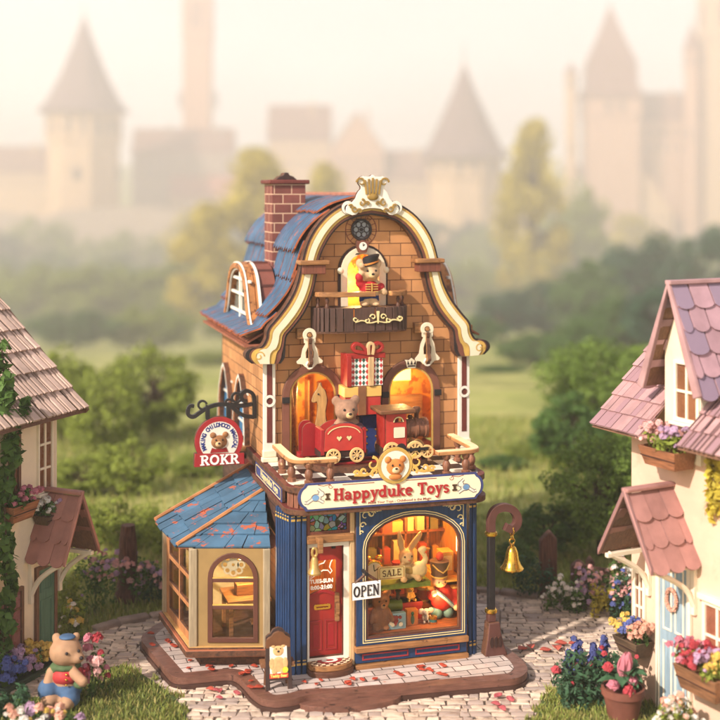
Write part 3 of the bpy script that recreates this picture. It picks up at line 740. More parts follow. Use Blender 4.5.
# walls of the upper storey
ulo, uhi = 0., 2*UC
zE = GP(264, 345)[1]
AL = arch(F(289, 400, VU)[0], F(335.5, 400, VU)[0], F(312, 461, VU)[1], F(312, 371.5, VU)[1])
ARR = arch(F(388, 400, VU)[0], F(432.5, 400, VU)[0], F(411, 455, VU)[1], F(411, 366.5, VU)[1])
NI = arch(F(347, 280, VU)[0], F(378, 280, VU)[0], F(362, 318, VU)[1], F(362, 254, VU)[1])
wall_o = [(ulo, ZD), (uhi, ZD), (uhi, zE)] + [(2*UC-a, b) for a, b in lerp(.6)[::-1] if b > zE+.05][:-1] + [p for p in lerp(.6) if p[1] > zE+.05] + [(ulo, zE)]
MB().plate(wall_o, [AL, ARR, NI], VU, VU+.1).build('upper_front_wall', brick_tan, shop)
# side wall with two pointed windows
sv = [S(222.5, 400, 0)[0], S(234, 400, 0)[0], S(237.5, 400, 0)[0], S(250, 400, 0)[0]]
def pointed(v0, v1, z0, z1):
    w = v1-v0; c = (v0+v1)/2
    return [(v0, z0), (v1, z0), (v1, z1-w*.8), (v1-w*.12, z1-w*.4), (c+w*.14, z1-w*.08), (c, z1), (c-w*.14, z1-w*.08), (v0+w*.12, z1-w*.4), (v0, z1-w*.8)]
zt1, zb1 = S(228, 362, 0)[1], S(228, 424, 0)[1]
print('side windows', sv, zt1, zb1)
W1, W2 = pointed(sv[1]+.15, sv[0]-.15, zb1+.1, zt1-.1), pointed(sv[3]+.15, sv[2]-.15, zb1+.1, zt1-.1)
MB().plate(rect(VU+.1, VB, ZD, zE+.6), [W1, W2], 0, .1, 'vz').build('upper_side_wall', brick_tan, shop)
MB().plate(rect(VU+.1, VB, ZD, zE+.6), (), uhi-.1, uhi, 'vz').build('upper_side_wall', brick_tan, shop)
MB().plate(wall_o, (), VB-.1, VB).build('upper_back_wall', brick_tan, shop)
for v0, v1 in ((sv[1], sv[0]), (sv[3], sv[2])):
    wd = MB().plate(pointed(v0, v1, zb1, zt1), [pointed(v0+.16, v1-.16, zb1+.12, zt1-.18)], -.14, -.0, 'vz').build('side_window', M('window_orange', (196, 122, 70), .5, .2, 3, c2=(96, 50, 26), cut=.55), shop, .012)
    MB().plate(pointed(v0, v1, zb1, zt1), [pointed(v0+.08, v1-.08, zb1+.07, zt1-.1)], -.16, -.14, 'vz').build('window_trim', white, wd)
    MB().plate(pointed(v0+.1, v1-.1, zb1+.1, zt1-.1), (), .03, .05, 'vz').build('window_pane', blue_glass, wd)
    c = (v0+v1)/2; m = MB().box(-.02, .02, c-.025, c+.025, zb1+.1, zt1-.3)
    for k in (.25, .5, .72): m.box(-.02, .015, v0+.2, v1-.2, zb1+(zt1-zb1)*k, zb1+(zt1-zb1)*k+.05)
    m.build('window_bar', white, wd)
    MB().box(-.3, -.0, v0-.05, v1+.05, zb1-.14, zb1).build('window_ledge', wood_tan, wd, .02)
# corner pilasters on the front
for s_ in (-1, 1):
    a0, a1 = F(263.5, 400, VU-.1)[0], F(275.5, 400, VU-.1)[0]
    if s_ > 0: a0, a1 = 2*UC-a1+.02, 2*UC-a0+.02
    zt2 = GP(270, 362)[1]+.05
    pl = MB().box(a0, a1, VU-.1, VU, ZD+.0, zt2).build('corner_pilaster', white, shop, .01)
    MB().box(a0+.09, a1-.09, VU-.112, VU-.1, ZD+.5, zt2-.1).build('pilaster_panel', maroon, pl)
    cz_ = F(269, 401, VU-.1)[1]; c = (a0+a1)/2
    MB().plate(circ(c, cz_, .16, 20), [circ(c, cz_, .085, 16)], VU-.14, VU-.11).build('pilaster_ring', white, pl, .01)
    m = MB().box(a0-.05, a1+.05, VU-.2, VU, ZD, ZD+.12); m.box(a0-.02, a1+.02, VU-.16, VU, ZD+.12, ZD+.3); m.build('pilaster_base', cream, pl, .02)
# arched windows of the front, frames + hinges + panes
def gr(a, d): x0, x1 = a[0][0], a[1][0]; z0, z1 = a[0][1], max(p[1] for p in a); return arch(x0-d, x1+d, z0-(d if d < 0 else 0), z1+d)
for A, nm in ((AL, 'arched_window'), (ARR, 'arched_window')):
    w_ = MB().plate(gr(A, .2), [gr(A, .0)], VU-.08, VU).build(nm, M('arch_brown', (120, 74, 58), .6, .12, 2), shop, .015)
    MB().plate(gr(A, .0), [gr(A, -.05)], VU-.05, VU-.01).build('arch_edge', gold, w_)
    MB().plate(gr(A, -.03), (), VU+.03, VU+.04).build('window_pane', shop_glass, w_)
    zc = A[2][1]-.1
    m = MB()
    for e in (A[0][0]-.2, A[1][0]+.02): m.box(e, e+.2, VU-.12, VU-.08, zc-.06, zc+.1)
    m.build('hinge', iron, w_, .01)
# niche (cream) behind the balcony
nf_ = MB().plate(gr(NI, .2), [gr(NI, 0)], VU-.1, VU).build('niche_frame', cream, shop, .02)
MB().plate(gr(NI, .26), [gr(NI, .2)], VU-.04, VU).build('niche_edge', wood_dark, nf_)
m = MB(); zc = NI[2][1]
for e in (NI[0][0]-.2, NI[1][0]+.2): m.ell((e, VU-.08, zc), (.09, .05, .09))
m.build('niche_knob', cream, nf_)
# room behind the upper windows
m = MB(); m.box(.12, uhi-.12, VU+1.7, VU+1.76, ZD, zE); m.box(.12, uhi-.12, VU+.1, VU+1.7, zE-.3, zE-.22); m.box(UC-.03, UC+.03, VU+.12, VU+1.7, ZD, zE-.3); m.box(UC-.9, UC+.9, VU+.9, VU+.95, zE-.2, zE+3.6)
m.build('upper_lining', M('amber_wall', (226, 150, 56), .6, .3, 1.5, c2=(170, 90, 30), cut=.52), shop)
m = MB(); r2 = random.Random(5)
for k in range(5):
    a = AL[0][0]-.2+k*.34; m.box(a, a+.04, VU+1.2, VU+1.6, ZD, ZD+1.4+.5*r2.random())
m.tube([(AL[0][0]+.1, VU+.35, ZD), (AL[0][0]+.18, VU+.35, ZD+1.0), (AL[0][0]+.1, VU+.35, ZD+1.9)], .07); m.tube([(AL[0][0]+.26, VU+.45, ZD), (AL[0][0]+.22, VU+.45, ZD+1.0), (AL[0][0]+.3, VU+.45, ZD+2.)], .06)
m.box(UC+.4, ARR[1][0]+.2, VU+1.4, VU+1.6, ZD, ZD+1.3)
m.build('room_shelving', wood_tan, shop)
m = MB().box(UC+1.0, ARR[1][0]-.1, VU+1.55, VU+1.62, ZD+1.7, ZD+2.3); m.build('room_lamp_panel', emitter('lamp_panel', (255, 214, 110), 3.0), shop)
for p, e in (((AL[0][0]+.5, VU+.55, ZD+1.7), 110), ((ARR[0][0]+.6, VU+.7, ZD+1.7), 90), (((NI[0][0]+NI[1][0])/2, VU+.5, NI[0][1]+.9), 95)): lamp(p, e, (1, .66, .26), parent=shop)
# rose window and its brick ring
rc = F(361, 229.5, VU); rr = .26
rw = MB().plate(circ(*rc, .29, 26), [circ(*rc, .235, 26)], VU-.07, VU).build('rose_window', black, shop, .01)
m = MB().plate(circ(*rc, .05, 10), (), VU-.05, VU)
for k in range(6):
    a = k*PI/3; m.plate(circ(rc[0]+.15*math.cos(a), rc[1]+.15*math.sin(a), .083, 14), [circ(rc[0]+.15*math.cos(a), rc[1]+.15*math.sin(a), .065, 14)], VU-.05-.001*k, VU)
m.build('rose_tracery', black, rw)
MB().plate(circ(*rc, .24, 26), (), VU-.02, VU).build('rose_pane', M('grey_pane', (150, 152, 156), .25, .1), rw)
m = MB().plate(circ(*rc, .44, 28), [circ(*rc, .42, 28)], VU-.012, VU)
for k in range(16):
    a = k*PI/8; m.strip([(rc[0]+.29*math.cos(a), rc[1]+.29*math.sin(a)), (rc[0]+.42*math.cos(a), rc[1]+.42*math.sin(a))], .016, VU-.01, VU)
m.build('brick_ring', M('ring_red', (120, 54, 40)), rw)
# crest at the top of the gable
cc = F(372, 205, VU-.45); m = MB()
cr_o = [(-.75, -.2), (-.72, .0), (-.5, .12), (-.42, .34), (-.3, .45), (-.42, .6), (-.33, .78), (-.1, .74), (0, .82), (.1, .74), (.33, .78), (.42, .6), (.3, .45), (.42, .34), (.5, .12), (.72, .0), (.75, -.2), (.5, -.3), (.3, -.12), (0, -.08), (-.3, -.12), (-.5, -.3)]
crest = m.plate([(cc[0]+a, cc[1]+b) for a, b in smooth(cr_o+cr_o[:1], 1)[:-1]], (), VU-.5, VU-.36).build('gable_crest', white, shop, .015)
m = MB()
for k in range(-2, 3): m.strip([(cc[0]+k*.085, cc[1]+.28), (cc[0]+k*.11, cc[1]+.72-.03*abs(k))], .05, VU-.55, VU-.5)
for s_ in (-1, 1):
    for r0, a0, a1, ox, oz in ((.13, 0, 330, .32, .6), (.1, 90, 430, .3, .06), (.09, 200, 560, .5, -.1), (.07, 0, 330, .36, -.16), (.06, 20, 340, .6, -.04), (.06, 0, 330, .14, .04)):
        m.strip([(cc[0]+s_*(ox+a), cc[1]+oz+b) for a, b in spiral(0, 0, r0, r0*.3, a0, a1, 14)], [.055*(1-.5*i/14) for i in range(15)], VU-.54, VU-.5)
m.ell((cc[0], VU-.52, cc[1]+.22), (.16, .04, .1))
m.build('crest_scroll', M('crest_gold', (150, 118, 56), .45, .2, 6), crest, .008)
m = MB()
for s_ in (-1, 1):
    m.plate([(cc[0]+s_*(.66+.18*math.cos(a*PI/8)), cc[1]-.07+.18*math.sin(a*PI/8)) for a in range(16)][::s_], (), VU-.47, VU-.4)
c_ = m.build('crest_volute', white, crest, .01)
m = MB()
for s_ in (-1, 1): m.strip([(cc[0]+s_*(.66+p), cc[1]-.07+q) for p, q in spiral(0, 0, .13, .03, 200, 640, 18)], .025, VU-.48, VU-.47)
m.build('volute_line', black, crest)

# main roof: tile courses following the gable curve, left and right
prof = [p for p in OUT2 if p[1] > zE-.1]
PT = [prof[0]]+[p for p in prof[1:] if p[1] > GP(264, 333)[1]]
le = PT[-1]
PT = PT + [(-.52, GP(264, 337)[1]-.1)]
Ls = [0]
for a, b in zip(PT, PT[1:]): Ls.append(Ls[-1]+math.dist(a, b))
def on(s):
    s = max(0, min(s, Ls[-1]-1e-6))
    for i in range(len(PT)-1):
        if s <= Ls[i+1]:
            t = (s-Ls[i])/(Ls[i+1]-Ls[i]); p = Vector(PT[i])*(1-t)+Vector(PT[i+1])*t; d = (Vector(PT[i+1])-Vector(PT[i])).normalized(); return p, d, Vector((d.y, -d.x))
def course(mb, s0, s1, v0, v1, lift, mirror, rr_):
    # a sheet of tiles from s0 down to s1 with a saw-toothed lower edge
    n = max(2, int((s1-s0)/.12)); k = int((v1-v0)/.24); w = (v1-v0)/k
    for j in range(k):
        a, b = v0+j*w+.008, v0+(j+1)*w-.008; dl = rr_.uniform(-.03, .03); jt = rr_.uniform(-.008, .008)
        rows = []
        for i in range(n+1):
            s = s0+(s1-s0)*i/n; p, d, nn = on(s); nn = nn if nn.x < 0 else -nn
            li = .03+lift*(i/n)+jt
            rows.append((p+nn*li, p+nn*(li-.05), d))
        vs = []; 
        for q, bq, d in rows: vs += [(q.x, a, q.y), (q.x, b, q.y), (bq.x, a, bq.y), (bq.x, b, bq.y)]
        q, bq, d = rows[-1]; tip = q+d*(.11+dl); tb = bq+d*(.11+dl); vs += [(tip.x, (a+b)/2, tip.y), (tb.x, (a+b)/2, tb.y)]
        fs = []
        for i in range(n):
            o = 4*i; fs += [(o, o+4, o+5, o+1), (o+2, o+3, o+7, o+6), (o, o+2, o+6, o+4), (o+1, o+5, o+7, o+3)]
        o = 4*n; fs += [(o, o+4, o+1), (o+2, o+3, o+5), (o, o+2, o+5, o+4), (o+1, o+4, o+5, o+3)]
        if mirror: vs = [(2*UC-x, y, z) for x, y, z in vs]; fs = [f[::-1] for f in fs]
        mb.add(vs, fs)
        q_ = len(fs)
        for z_ in range(n): mb.mi[-q_+4*z_+2] = mb.mi[-q_+4*z_+3] = 1
        mb.mi[-2:] = [1, 1]; mb.mi[-3] = 1
r3 = random.Random(11); T = Ls[-1]
for mir in (False, True):
    for i, (a, b, lf) in enumerate(((.02, .25, .16), (.21, .46, .2), (.41, .60, .08), (.56, .83, .16), (.79, 1., .2))):
        if mir and b > .9: continue
        m = MB(); course(m, a*T, b*T, VU-.05, VB+.15, lf*.2 if mir else lf, mir, r3); m.build('roof_course', [blue_tile, M('tile_edge', (168, 92, 58), .7, .3, 5)], shop)
m = MB()   # solid under-roof
poly = [(p[0], p[1]) for p in PT]; und = full(poly)
m.plate([(UC+(a-UC)*.985, b-.05) for a, b in und], (), VB-.0, VB+.06)
ins = full([(UC+(a-UC)*.985, b-.05) for a, b in PT])
m.strip(ins, .05, VU+.1, VB+.05); m.build('roof_boarding', M('roof_edge', (150, 90, 66), .7, .15), shop)
MB().box(UC-.12, UC+.12, VU-.0, VB+.1, OUT[0][1]-.02, OUT[0][1]+.1).build('roof_ridge', M('ridge_copper', (170, 110, 88), .6, .15), shop, .02)
# eaves boards
MB().box(-.58, -.0, VU+.0, VB+.1, GP(264, 337)[1]-.26, GP(264, 337)[1]-.2).build('eaves_board', M('roof_edge', (150, 90, 66)), shop)

# chimney
cv = 5.1; a0, a1 = F(272, 200, cv)[0], F(305.5, 200, cv)[0]; z0, z1 = F(288, 246, cv)[1]-1.2, F(288, 184, cv)[1]
ch = MB().box(a0, a1, cv, cv+1.0, z0, z1).build('chimney', M('chimney_brick', (132, 74, 66), .7, .12, 2, brick=(.5, .27, .016, (206, 168, 140))), shop, .01)
MB().box(a0-.1, a1+.1, cv-.1, cv+1.1, z1, z1+.12).build('chimney_cap', maroon, ch, .03)
m = MB(); c = (a0+a1)/2; m.plate([(c-.32, z1+.12), (c+.32, z1+.12), (c+.2, z1+.22), (c+.1, z1+.25), (c+.06, z1+.33), (c-.06, z1+.33), (c-.1, z1+.25), (c-.2, z1+.22)], (), cv+.3, cv+.7); m.build('chimney_crown', wood_dark, ch, .02)

# dormer on the left slope (gable faces left)
du = -.12
vA, vBm = S(257, 322, du)[0], S(226, 322, du)[0]
zA, zTop = S(240, 324, du)[1], S(236, 264, du)[1]
vc = (vA+vBm)/2; hw = abs(vBm-vA)/2
def bell(s_, z0=0): h = zTop-zA; l = [(1.0, 0), (.82, .05), (.66, .3), (.56, .62), (.42, .88), (.16, 1.0)]; return [(vc-hw*a, zA+h*q) for a, q in l]+[(vc+hw*a, zA+h*q) for a, q in l[::-1]]
print('dormer', vA, vBm, zA, zTop)
pts = smooth(bell(1), 2); ctr = (vc, zA+(zTop-zA)*.4)
class DM(MB):
    def build(s, *a, **k):
        if MIR: s.v = [(2*UC-x, y, z) for x, y, z in s.v]; s.f = [f[::-1] for f in s.f]
        return MB.build(s, *a, **k)
for MIR in (False, True):
    dm = DM().strip(pts, .18, du-.055, du+.145, 'vz').build('dormer', M('dormer_wood', (176, 116, 66), .55, .2, 3, c2=(104, 60, 34), cut=.56), shop, .02)
    DM().strip(pts, .23, du-.1, du-.06, 'vz').build('dormer_trim', white, dm); DM().strip(pts, .15, du-.15, du-.1, 'vz').build('dormer_rib', M('dormer_wood', (176, 116, 66)), dm, .015); DM().strip([(vc+(a-vc)*1.02, q) for a, q in pts], .24, du+.2, du+.28, 'vz').build('dormer_rib', white, dm); DM().strip([(vc+(a-vc)*1.02, q) for a, q in pts], .2, du+.15, du+.2, 'vz').build('dormer_rib', M('dormer_wood', (176, 116, 66)), dm)
    m = DM().plate([((a-vc)*.84+vc, (b-zA)*.93+zA) for a, b in pts], (), du+.08, du+.1, 'vz'); m.build('dormer_pane', M('dormer_glass', (120, 120, 110), .3, .2), dm)
    m = DM(); m.box(du-.04, du+.05, vc-.05, vc+.05, zA, zTop-.15)
    for k in (.2, .5, .75): m.box(du-.035, du+.045, vc-hw*.6, vc+hw*.6, zA+(zTop-zA)*k, zA+(zTop-zA)*k+.08)
    m.build('dormer_bar', white, dm, .01)
    DM().box(du-.3, du+.3, vA-.1, vBm+.1, zA-.1, zA+.05).build('dormer_sill', wood_tan, dm, .02)
    m = DM(); outp = [(p[0], p[1]+.08) for p in pts]
    k = 9
    for i in range(len(pts)-1):
        a, b = outp[i], outp[i+1]
        m.add([(du+.12, *a), (du+.12, *b), (.62, *b), (.62, *a), (du+.12, a[0], a[1]-.08), (du+.12, b[0], b[1]-.08), (.62, b[0], b[1]-.08), (.62, a[0], a[1]-.08)], [(0, 1, 2, 3), (7, 6, 5, 4), (0, 4, 5, 1), (3, 2, 6, 7)])
    m.build('dormer_roof', M('dormer_roof', (128, 74, 62), .6, .12, 2), dm, flat=True)
    m = DM()
    for i in range(2, len(pts)-2, 4):
        a = outp[i]; m.box(du+.14, .6, a[0]-.03, a[0]+.03, a[1]-.02, a[1]+.045)
    m.build('dormer_batten', M('dormer_batten', (100, 56, 48)), dm)
# balcony
bl, br = F(315.5, 320, VU-.4)[0], F(408, 320, VU-.4)[0]; bz0, bz1 = F(362, 332, VU-.7)[1], F(362, 308, VU-.7)[1]
bc = (bl+br)/2; bw = (br-bl)/2
def bowl(e, n=20): return [(bc+(bw+e)*(1 if math.cos(t) > 0 else -1)*abs(math.cos(t))**.62, VU-(.62+e)*abs(math.sin(t))**.55) for t in [PI+PI*i/n for i in range(n+1)]]
bal = MB().plate(bowl(.02), (), bz0-.04, bz0+.02, 'uv').build('balcony', wood_dark, shop, .02)
MB().plate(bowl(-.02), (), bz1-.04, bz1-.0, 'uv').build('balcony_floor', plank_brown, bal)
m = MB(); bp = bowl(0, 17)
for a, b in zip(bp, bp[1:]):
    d = (Vector(b)-Vector(a)); L0 = d.length; d.normalize(); n_ = Vector((d.y, -d.x)); c = (Vector(a)+Vector(b))/2
    m.obox((*c, (bz0+bz1)/2), L0-.022, .07, bz1-bz0, Matrix(((d.x, -n_.x, 0), (d.y, -n_.y, 0), (0, 0, 1))))
m.build('balcony_planks', plank_brown, bal, .01)
m = MB(); yv = VU-.68; cz_ = (bz0+bz1)/2; cx_ = F(378, 320, yv)[0]
for s_ in (-1, 1):
    for r0, a0, a1, ox, oz in ((.07, 180, 520, .62, .02), (.08, 0, 340, .14, .07), (.07, 120, 470, .3, -.03)):
        m.strip([(cx_+s_*(ox+a), cz_+oz+b) for a, b in spiral(0, 0, r0, r0*.4, a0, a1, 12)], .025, yv-.025, yv+.1)
    m.strip([(cx_+s_*a, cz_+b) for a, b in smooth([(.02, -.05), (.25, -.1), (.42, .0), (.62, -.06)])], .025, yv-.024, yv+.1)
m.strip([(cx_, cz_-.1), (cx_, cz_+.22)], [.03, .07], yv-.026, yv+.1); m.build('balcony_scroll', M('gilt_pale', (226, 206, 150)), bal)
zr = F(362, 293, VU-.6)[1]
for a0, a1 in ((178, 84), (64, 2)):
    pts_ = [(bc+(bw-.06)*(1 if math.cos(R(a)) > 0 else -1)*abs(math.cos(R(a)))**.62, VU-.58*abs(math.sin(R(a)))**.55) for a in [a0+(a1-a0)*i/10 for i in range(11)]]
    MB().strip(pts_, .19, zr-.1, zr+.03, 'uv').build('balcony_rail', wood_tan, bal, .02)
for a in (170, 138, 42, 10):
    p = (bc+(bw-.1)*(1 if math.cos(R(a)) > 0 else -1)*abs(math.cos(R(a)))**.62, VU-.56*abs(math.sin(R(a)))**.55)
    MB().lathe([(.06, bz1), (.06, bz1+.05), (.035, bz1+.1), (.06, bz1+.2), (.035, zr-.12), (.06, zr-.07)], (p[0], p[1], 0), 10).build('balcony_post', wood_brown, bal)

# annex bay on the left: measured in the photo's own directions
FN = Frame(0, 30.5, 0)                       # plane facing the camera
def aw(x, y, z): p = Vector((x, y)); d = p-Vector((SH.x, SH.y)); return (d.x*SH.c+d.y*SH.s, -d.x*SH.s+d.y*SH.c, z)
za0, za1 = .79, 3.22
axl, axr = FN.F(193, 648)[0], FN.F(268, 648)[0]
A_fl = Vector(aw(axl, 30.5, 0)[:2]); A_fr = Vector((.02, A_fl.y-.0)) ; 
p_fr = Vector(aw(axr, 30.5, 0)[:2]); A_bl = Vector(G(166, 613, za0)[:2])
A_br = Vector((.02, A_bl.y+.4))
def wall_panel(a, b, z0, z1, holes_fn, name, mat, th=.1, parent=shop, **k):
    """a plate standing between plan points a and b; holes given in (distance, z)"""
    d = (b-a); L0 = d.length; d.normalize(); nn = Vector((-d.y, d.x))
    m = MB(); m.plate(rect(0, L0, z0, z1), holes_fn(L0) if holes_fn else (), 0, th)
    m.move(lambda p: (a.x+d.x*p.x+nn.x*p.y, a.y+d.y*p.x+nn.y*p.y, p.z))
    return m.build(name, mat, parent, **k)
def place(m, a, b):
    d = (b-a).normalized(); nn = Vector((-d.y, d.x)); return m.move(lambda p: (a.x+d.x*p.x+nn.x*p.y, a.y+d.y*p.x+nn.y*p.y, p.z))
Lf = (p_fr-A_fl).length
kx = Lf/75.0                                  # local units per photo pixel on this wall
w0, w1 = (209-193)*kx, (257-193)*kx; wz0, wz1 = FN.F(230, 641)[1], FN.F(230, 554)[1]
ahole = arch(w0, w1, wz0, wz1)
axw = wall_panel(A_fl, p_fr, za0, za1, lambda L: [ahole], 'bay_wall', olive_gold, .08)
def ag(d): return arch(w0-d, w1+d, wz0-d, wz1+d)
aw_ = place(MB().plate(ag(.03), [ag(-.09)], -.04, .06), A_fl, p_fr).build('bay_window', brown_window, shop, .012)
m = MB(); zA1, zA2 = FN.F(230, 580)[1], FN.F(230, 607)[1]
for z in (zA1, zA2): m.box(w0+.05, w1-.05, -.03, .05, z-.05, z+.04)
place(m, A_fl, p_fr).build('bay_window_bar', brown_window, aw_, .01)
m = MB()
for z in (zA1, zA2): m.box(w0+.05, w1-.05, -.035, .0, z+.045, z+.075)
place(m, A_fl, p_fr).build('bay_window_bar_edge', gold, aw_)
place(MB().plate(ag(-.05), (), .03, .04), A_fl, p_fr).build('bay_window_pane', shop_glass, aw_)
# lace pattern in the arch
m = MB(); lc = ((w0+w1)/2, zA1+.36)
for k in range(8):
    a = k*PI/4; m.plate(circ(lc[0]+.2*math.cos(a), lc[1]+.2*math.sin(a), .1, 14), [circ(lc[0]+.2*math.cos(a), lc[1]+.2*math.sin(a), .055, 10)], .045+.002*k, .07)
m.plate(circ(*lc, .14, 16), [circ(*lc, .04, 10)], .045, .07)
place(m, A_fl, p_fr).build('lace_panel', cream, aw_)
# side face (mullioned window)
def grid_holes(L):
    h = []; x0, x1 = .3, L-.25; z0, z1 = za0+.2, za1-.12
    for i in range(2):
        for j in range(3):
            a = x0+(x1-x0)*i/2+.05; b = x0+(x1-x0)*(i+1)/2-.05; c = z0+(z1-z0)*j/3+.06; d = z0+(z1-z0)*(j+1)/3-.06; h.append(rect(a, b, c, d))
    return h
sw_ = wall_panel(A_bl, A_fl, za0, za1, grid_holes, 'bay_side_wall', M('bay_orange', (196, 132, 84), .6, .15, 2, grain=2), .08, bev=.012)
d = (A_fl-A_bl); m = MB().box(.3, d.length-.25, .045, .055, za0+.2, za1-.12); place(m, A_bl, A_fl).build('bay_side_pane', shop_glass, sw_)
wall_panel(A_br, A_bl, za0, za1, None, 'bay_back_wall', olive_gold, .08)
m = MB()
for p in (A_fl, A_bl): m.box(p.x-.09, p.x+.09, p.y-.07, p.y+.11, za0, za1)
m.box(p_fr.x-.12, p_fr.x+.05, p_fr.y-.05, p_fr.y+.15, za0, za1)
m.build('bay_post', M('post_grey', (178, 158, 128), .6, .1, 2, grain=2), shop, .015)
# sills, base
ctr = Vector((-.4, (A_fl.y+A_bl.y)/2))
def off(p, k, kk=0): q = p-ctr; q.normalize(); return (p.x+q.x*k, p.y+q.y*k)
qb = [off(A_bl, .22), off(A_fl, .26), (p_fr.x+.1, p_fr.y-.16), (.02, p_fr.y+.2), (.02, A_br.y)]
MB().plate(qb, (), za0-.16, za0-.0, 'uv').build('bay_ledge', M('ledge_rust', (172, 100, 68), .6, .14, 2), shop, .03)
qg = [off(A_bl, .12), off(A_fl, .15), (p_fr.x+.06, p_fr.y-.09), (.02, p_fr.y+.2), (.02, A_br.y)]
MB().plate(qg, (), za0, za0+.05, 'uv').build('bay_ledge_strip', M('ledge_gold', (206, 160, 96)), shop, .01)
qi = [off(A_bl, -.25), off(A_fl, -.25), (p_fr.x-.0, p_fr.y+.2), (.02, p_fr.y+.3), (.02, A_br.y)]
MB().plate(qi, (), ZP, za0-.16, 'uv').build('bay_base', M('bay_base_brick', (70, 44, 38), .7, .15, 2, brick=(.4, .16, .015, (36, 24, 22))), shop)
# room of the bay
MB().plate([off(A_bl, -.1), off(A_fl, -.1), (p_fr.x, p_fr.y+.1), (.02, p_fr.y+.2), (.02, A_br.y)], (), za0+.05, za0+.08, 'uv').build('bay_floor', wood_brown, shop)
m = MB(); m.box(-1.3, -.2, p_fr.y+.5, p_fr.y+1.7, 1.75, 1.83)
for a, b in ((-1.2, .6), (-.3, .6), (-1.2, 1.6), (-.3, 1.6)): m.box(a-.05, a+.05, p_fr.y+b-.05, p_fr.y+b+.05, .85, 1.75)
m.box(-1.0, -.5, p_fr.y+.9, p_fr.y+1.3, 1.83, 2.1); m.box(-.7, -.35, p_fr.y+.55, p_fr.y+.75, 1.2, 1.3)
m.build('bay_table', wood_tan, shop, .01)
MB().box(-1.95, -.05, A_br.y-.6, A_br.y-.5, za0, za1).build('bay_lining', M('cream_wall', (236, 214, 160)), shop)
m = MB(); m.lathe([(.02, 3.2), (.02, 2.95), (.14, 2.9), (.16, 2.8), (.08, 2.72), (.0, 2.7)], (-.85, p_fr.y+1.0, 0), 12); m.build('bay_bulb', warm_bulb, shop)
lamp((-.85, p_fr.y+.8, 2.6), 85, (1, .66, .28), parent=shop)
# bay roof: three slopes to an apex on the wall
zr0 = za1-.02
e_bl = Vector((*G(155, 523, zr0+.25), zr0+.25)); e_fl = Vector((*G(177, 548.5, zr0), zr0)); e_fr = Vector((*G(271, 549, zr0), zr0))
ap1 = Vector((.0, S(263, 492, 0)[0], S(263, 492, 0)[1])); ap2 = Vector((.0, S(250, 462, 0)[0]+.2, S(250, 462, 0)[1]+.05))
ap1 = Vector((-.03, 2.86, 4.09)); ap2 = Vector((-.03, 4.7, 4.36))
e_bl2 = Vector((.0, e_bl.y+1.3, zr0+.2))
print('bay', A_fl, p_fr, A_bl, e_bl, e_fl, e_fr, ap1, ap2, S(265, 492, 0), S(250, 462, 0))
def slate_slope(mb, bl_, br_, tr_, tl_, rows, cols, rr_, jag=.05):
    """overlapping slates between a bottom edge bl-br and a top edge tl-tr"""
    nrm = (br_-bl_).cross(tl_-bl_).normalized()
    if nrm.z < 0: nrm = -nrm
    for r in range(rows):
        t0, t1 = r/rows, min(1, (r+1.25)/rows)
        def edge(t): return bl_.lerp(tl_, t), br_.lerp(tr_, t)
        a0, b0 = edge(t0); a1, b1 = edge(t1); wid = (b0-a0).length; n = max(1, round(cols*wid/(br_-bl_).length))
        x = 0; cuts = [0]+sorted(min(.97, max(.03, (i+rr_.uniform(-.25, .25)+.5*(r % 2))/n)) for i in range(1 if not r % 2 else 0, n))+[1]
        for c0, c1 in zip(cuts, cuts[1:]):
            if (c1-c0)*wid < .03: continue
            g_ = .012/wid
            p = [a0.lerp(b0, c0+g_), a0.lerp(b0, c1-g_), a1.lerp(b1, c1-g_), a1.lerp(b1, c0+g_)]
            dn = (a0-a1).normalized(); s = rr_.uniform(-.3, 1)*jag; p[0] = p[0]+dn*s; p[1] = p[1]+dn*(s+rr_.uniform(-.4, .4)*jag)
            li = [.075, .075, .02, .02]; j = rr_.uniform(0, .015)
            up = [q+nrm*(l+j) for q, l in zip(p, li)]; lo = [q+nrm*(l+j-.045) for q, l in zip(p, li)]
            mb.add(up+lo, [(0, 1, 2, 3), (7, 6, 5, 4), (0, 4, 5, 1), (1, 5, 6, 2), (2, 6, 7, 3), (3, 7, 4, 0)])
r3 = random.Random(4)
m = MB(); slate_slope(m, e_bl, e_fl, ap1, ap2, 5, 5, r3); m.build('bay_roof_slope', blue_slate, shop, flat=True)
m = MB(); slate_slope(m, e_fl, e_fr, ap1+Vector((.03, -.02, 0)), ap1, 5, 4, r3); m.build('bay_roof_slope', blue_slate, shop, flat=True)
m = MB(); slate_slope(m, e_bl2, e_bl, ap2, ap2+Vector((.02, .02, 0)), 5, 4, r3); m.build('bay_roof_slope', blue_slate, shop, flat=True)
m = MB(); m.tube([ap1+Vector((0, 0, .06)), e_fl+Vector((0, 0, .1))], .055, 6); m.tube([ap2+Vector((0, 0, .06)), e_bl+Vector((0, 0, .1))], .05, 6); m.build('bay_roof_hip', M('hip_wood', (196, 132, 84), .6, .2), shop)
m = MB(); m.add([e_bl, e_fl, e_fr, Vector((0, e_fr.y+.3, zr0)), e_bl2, ap1, ap2], [(0, 1, 5, 6), (1, 2, 5), (4, 0, 6), (0, 4, 3, 2, 1)]); m.build('bay_roof_boarding', M('roof_edge', (150, 90, 66)), shop, flat=True)
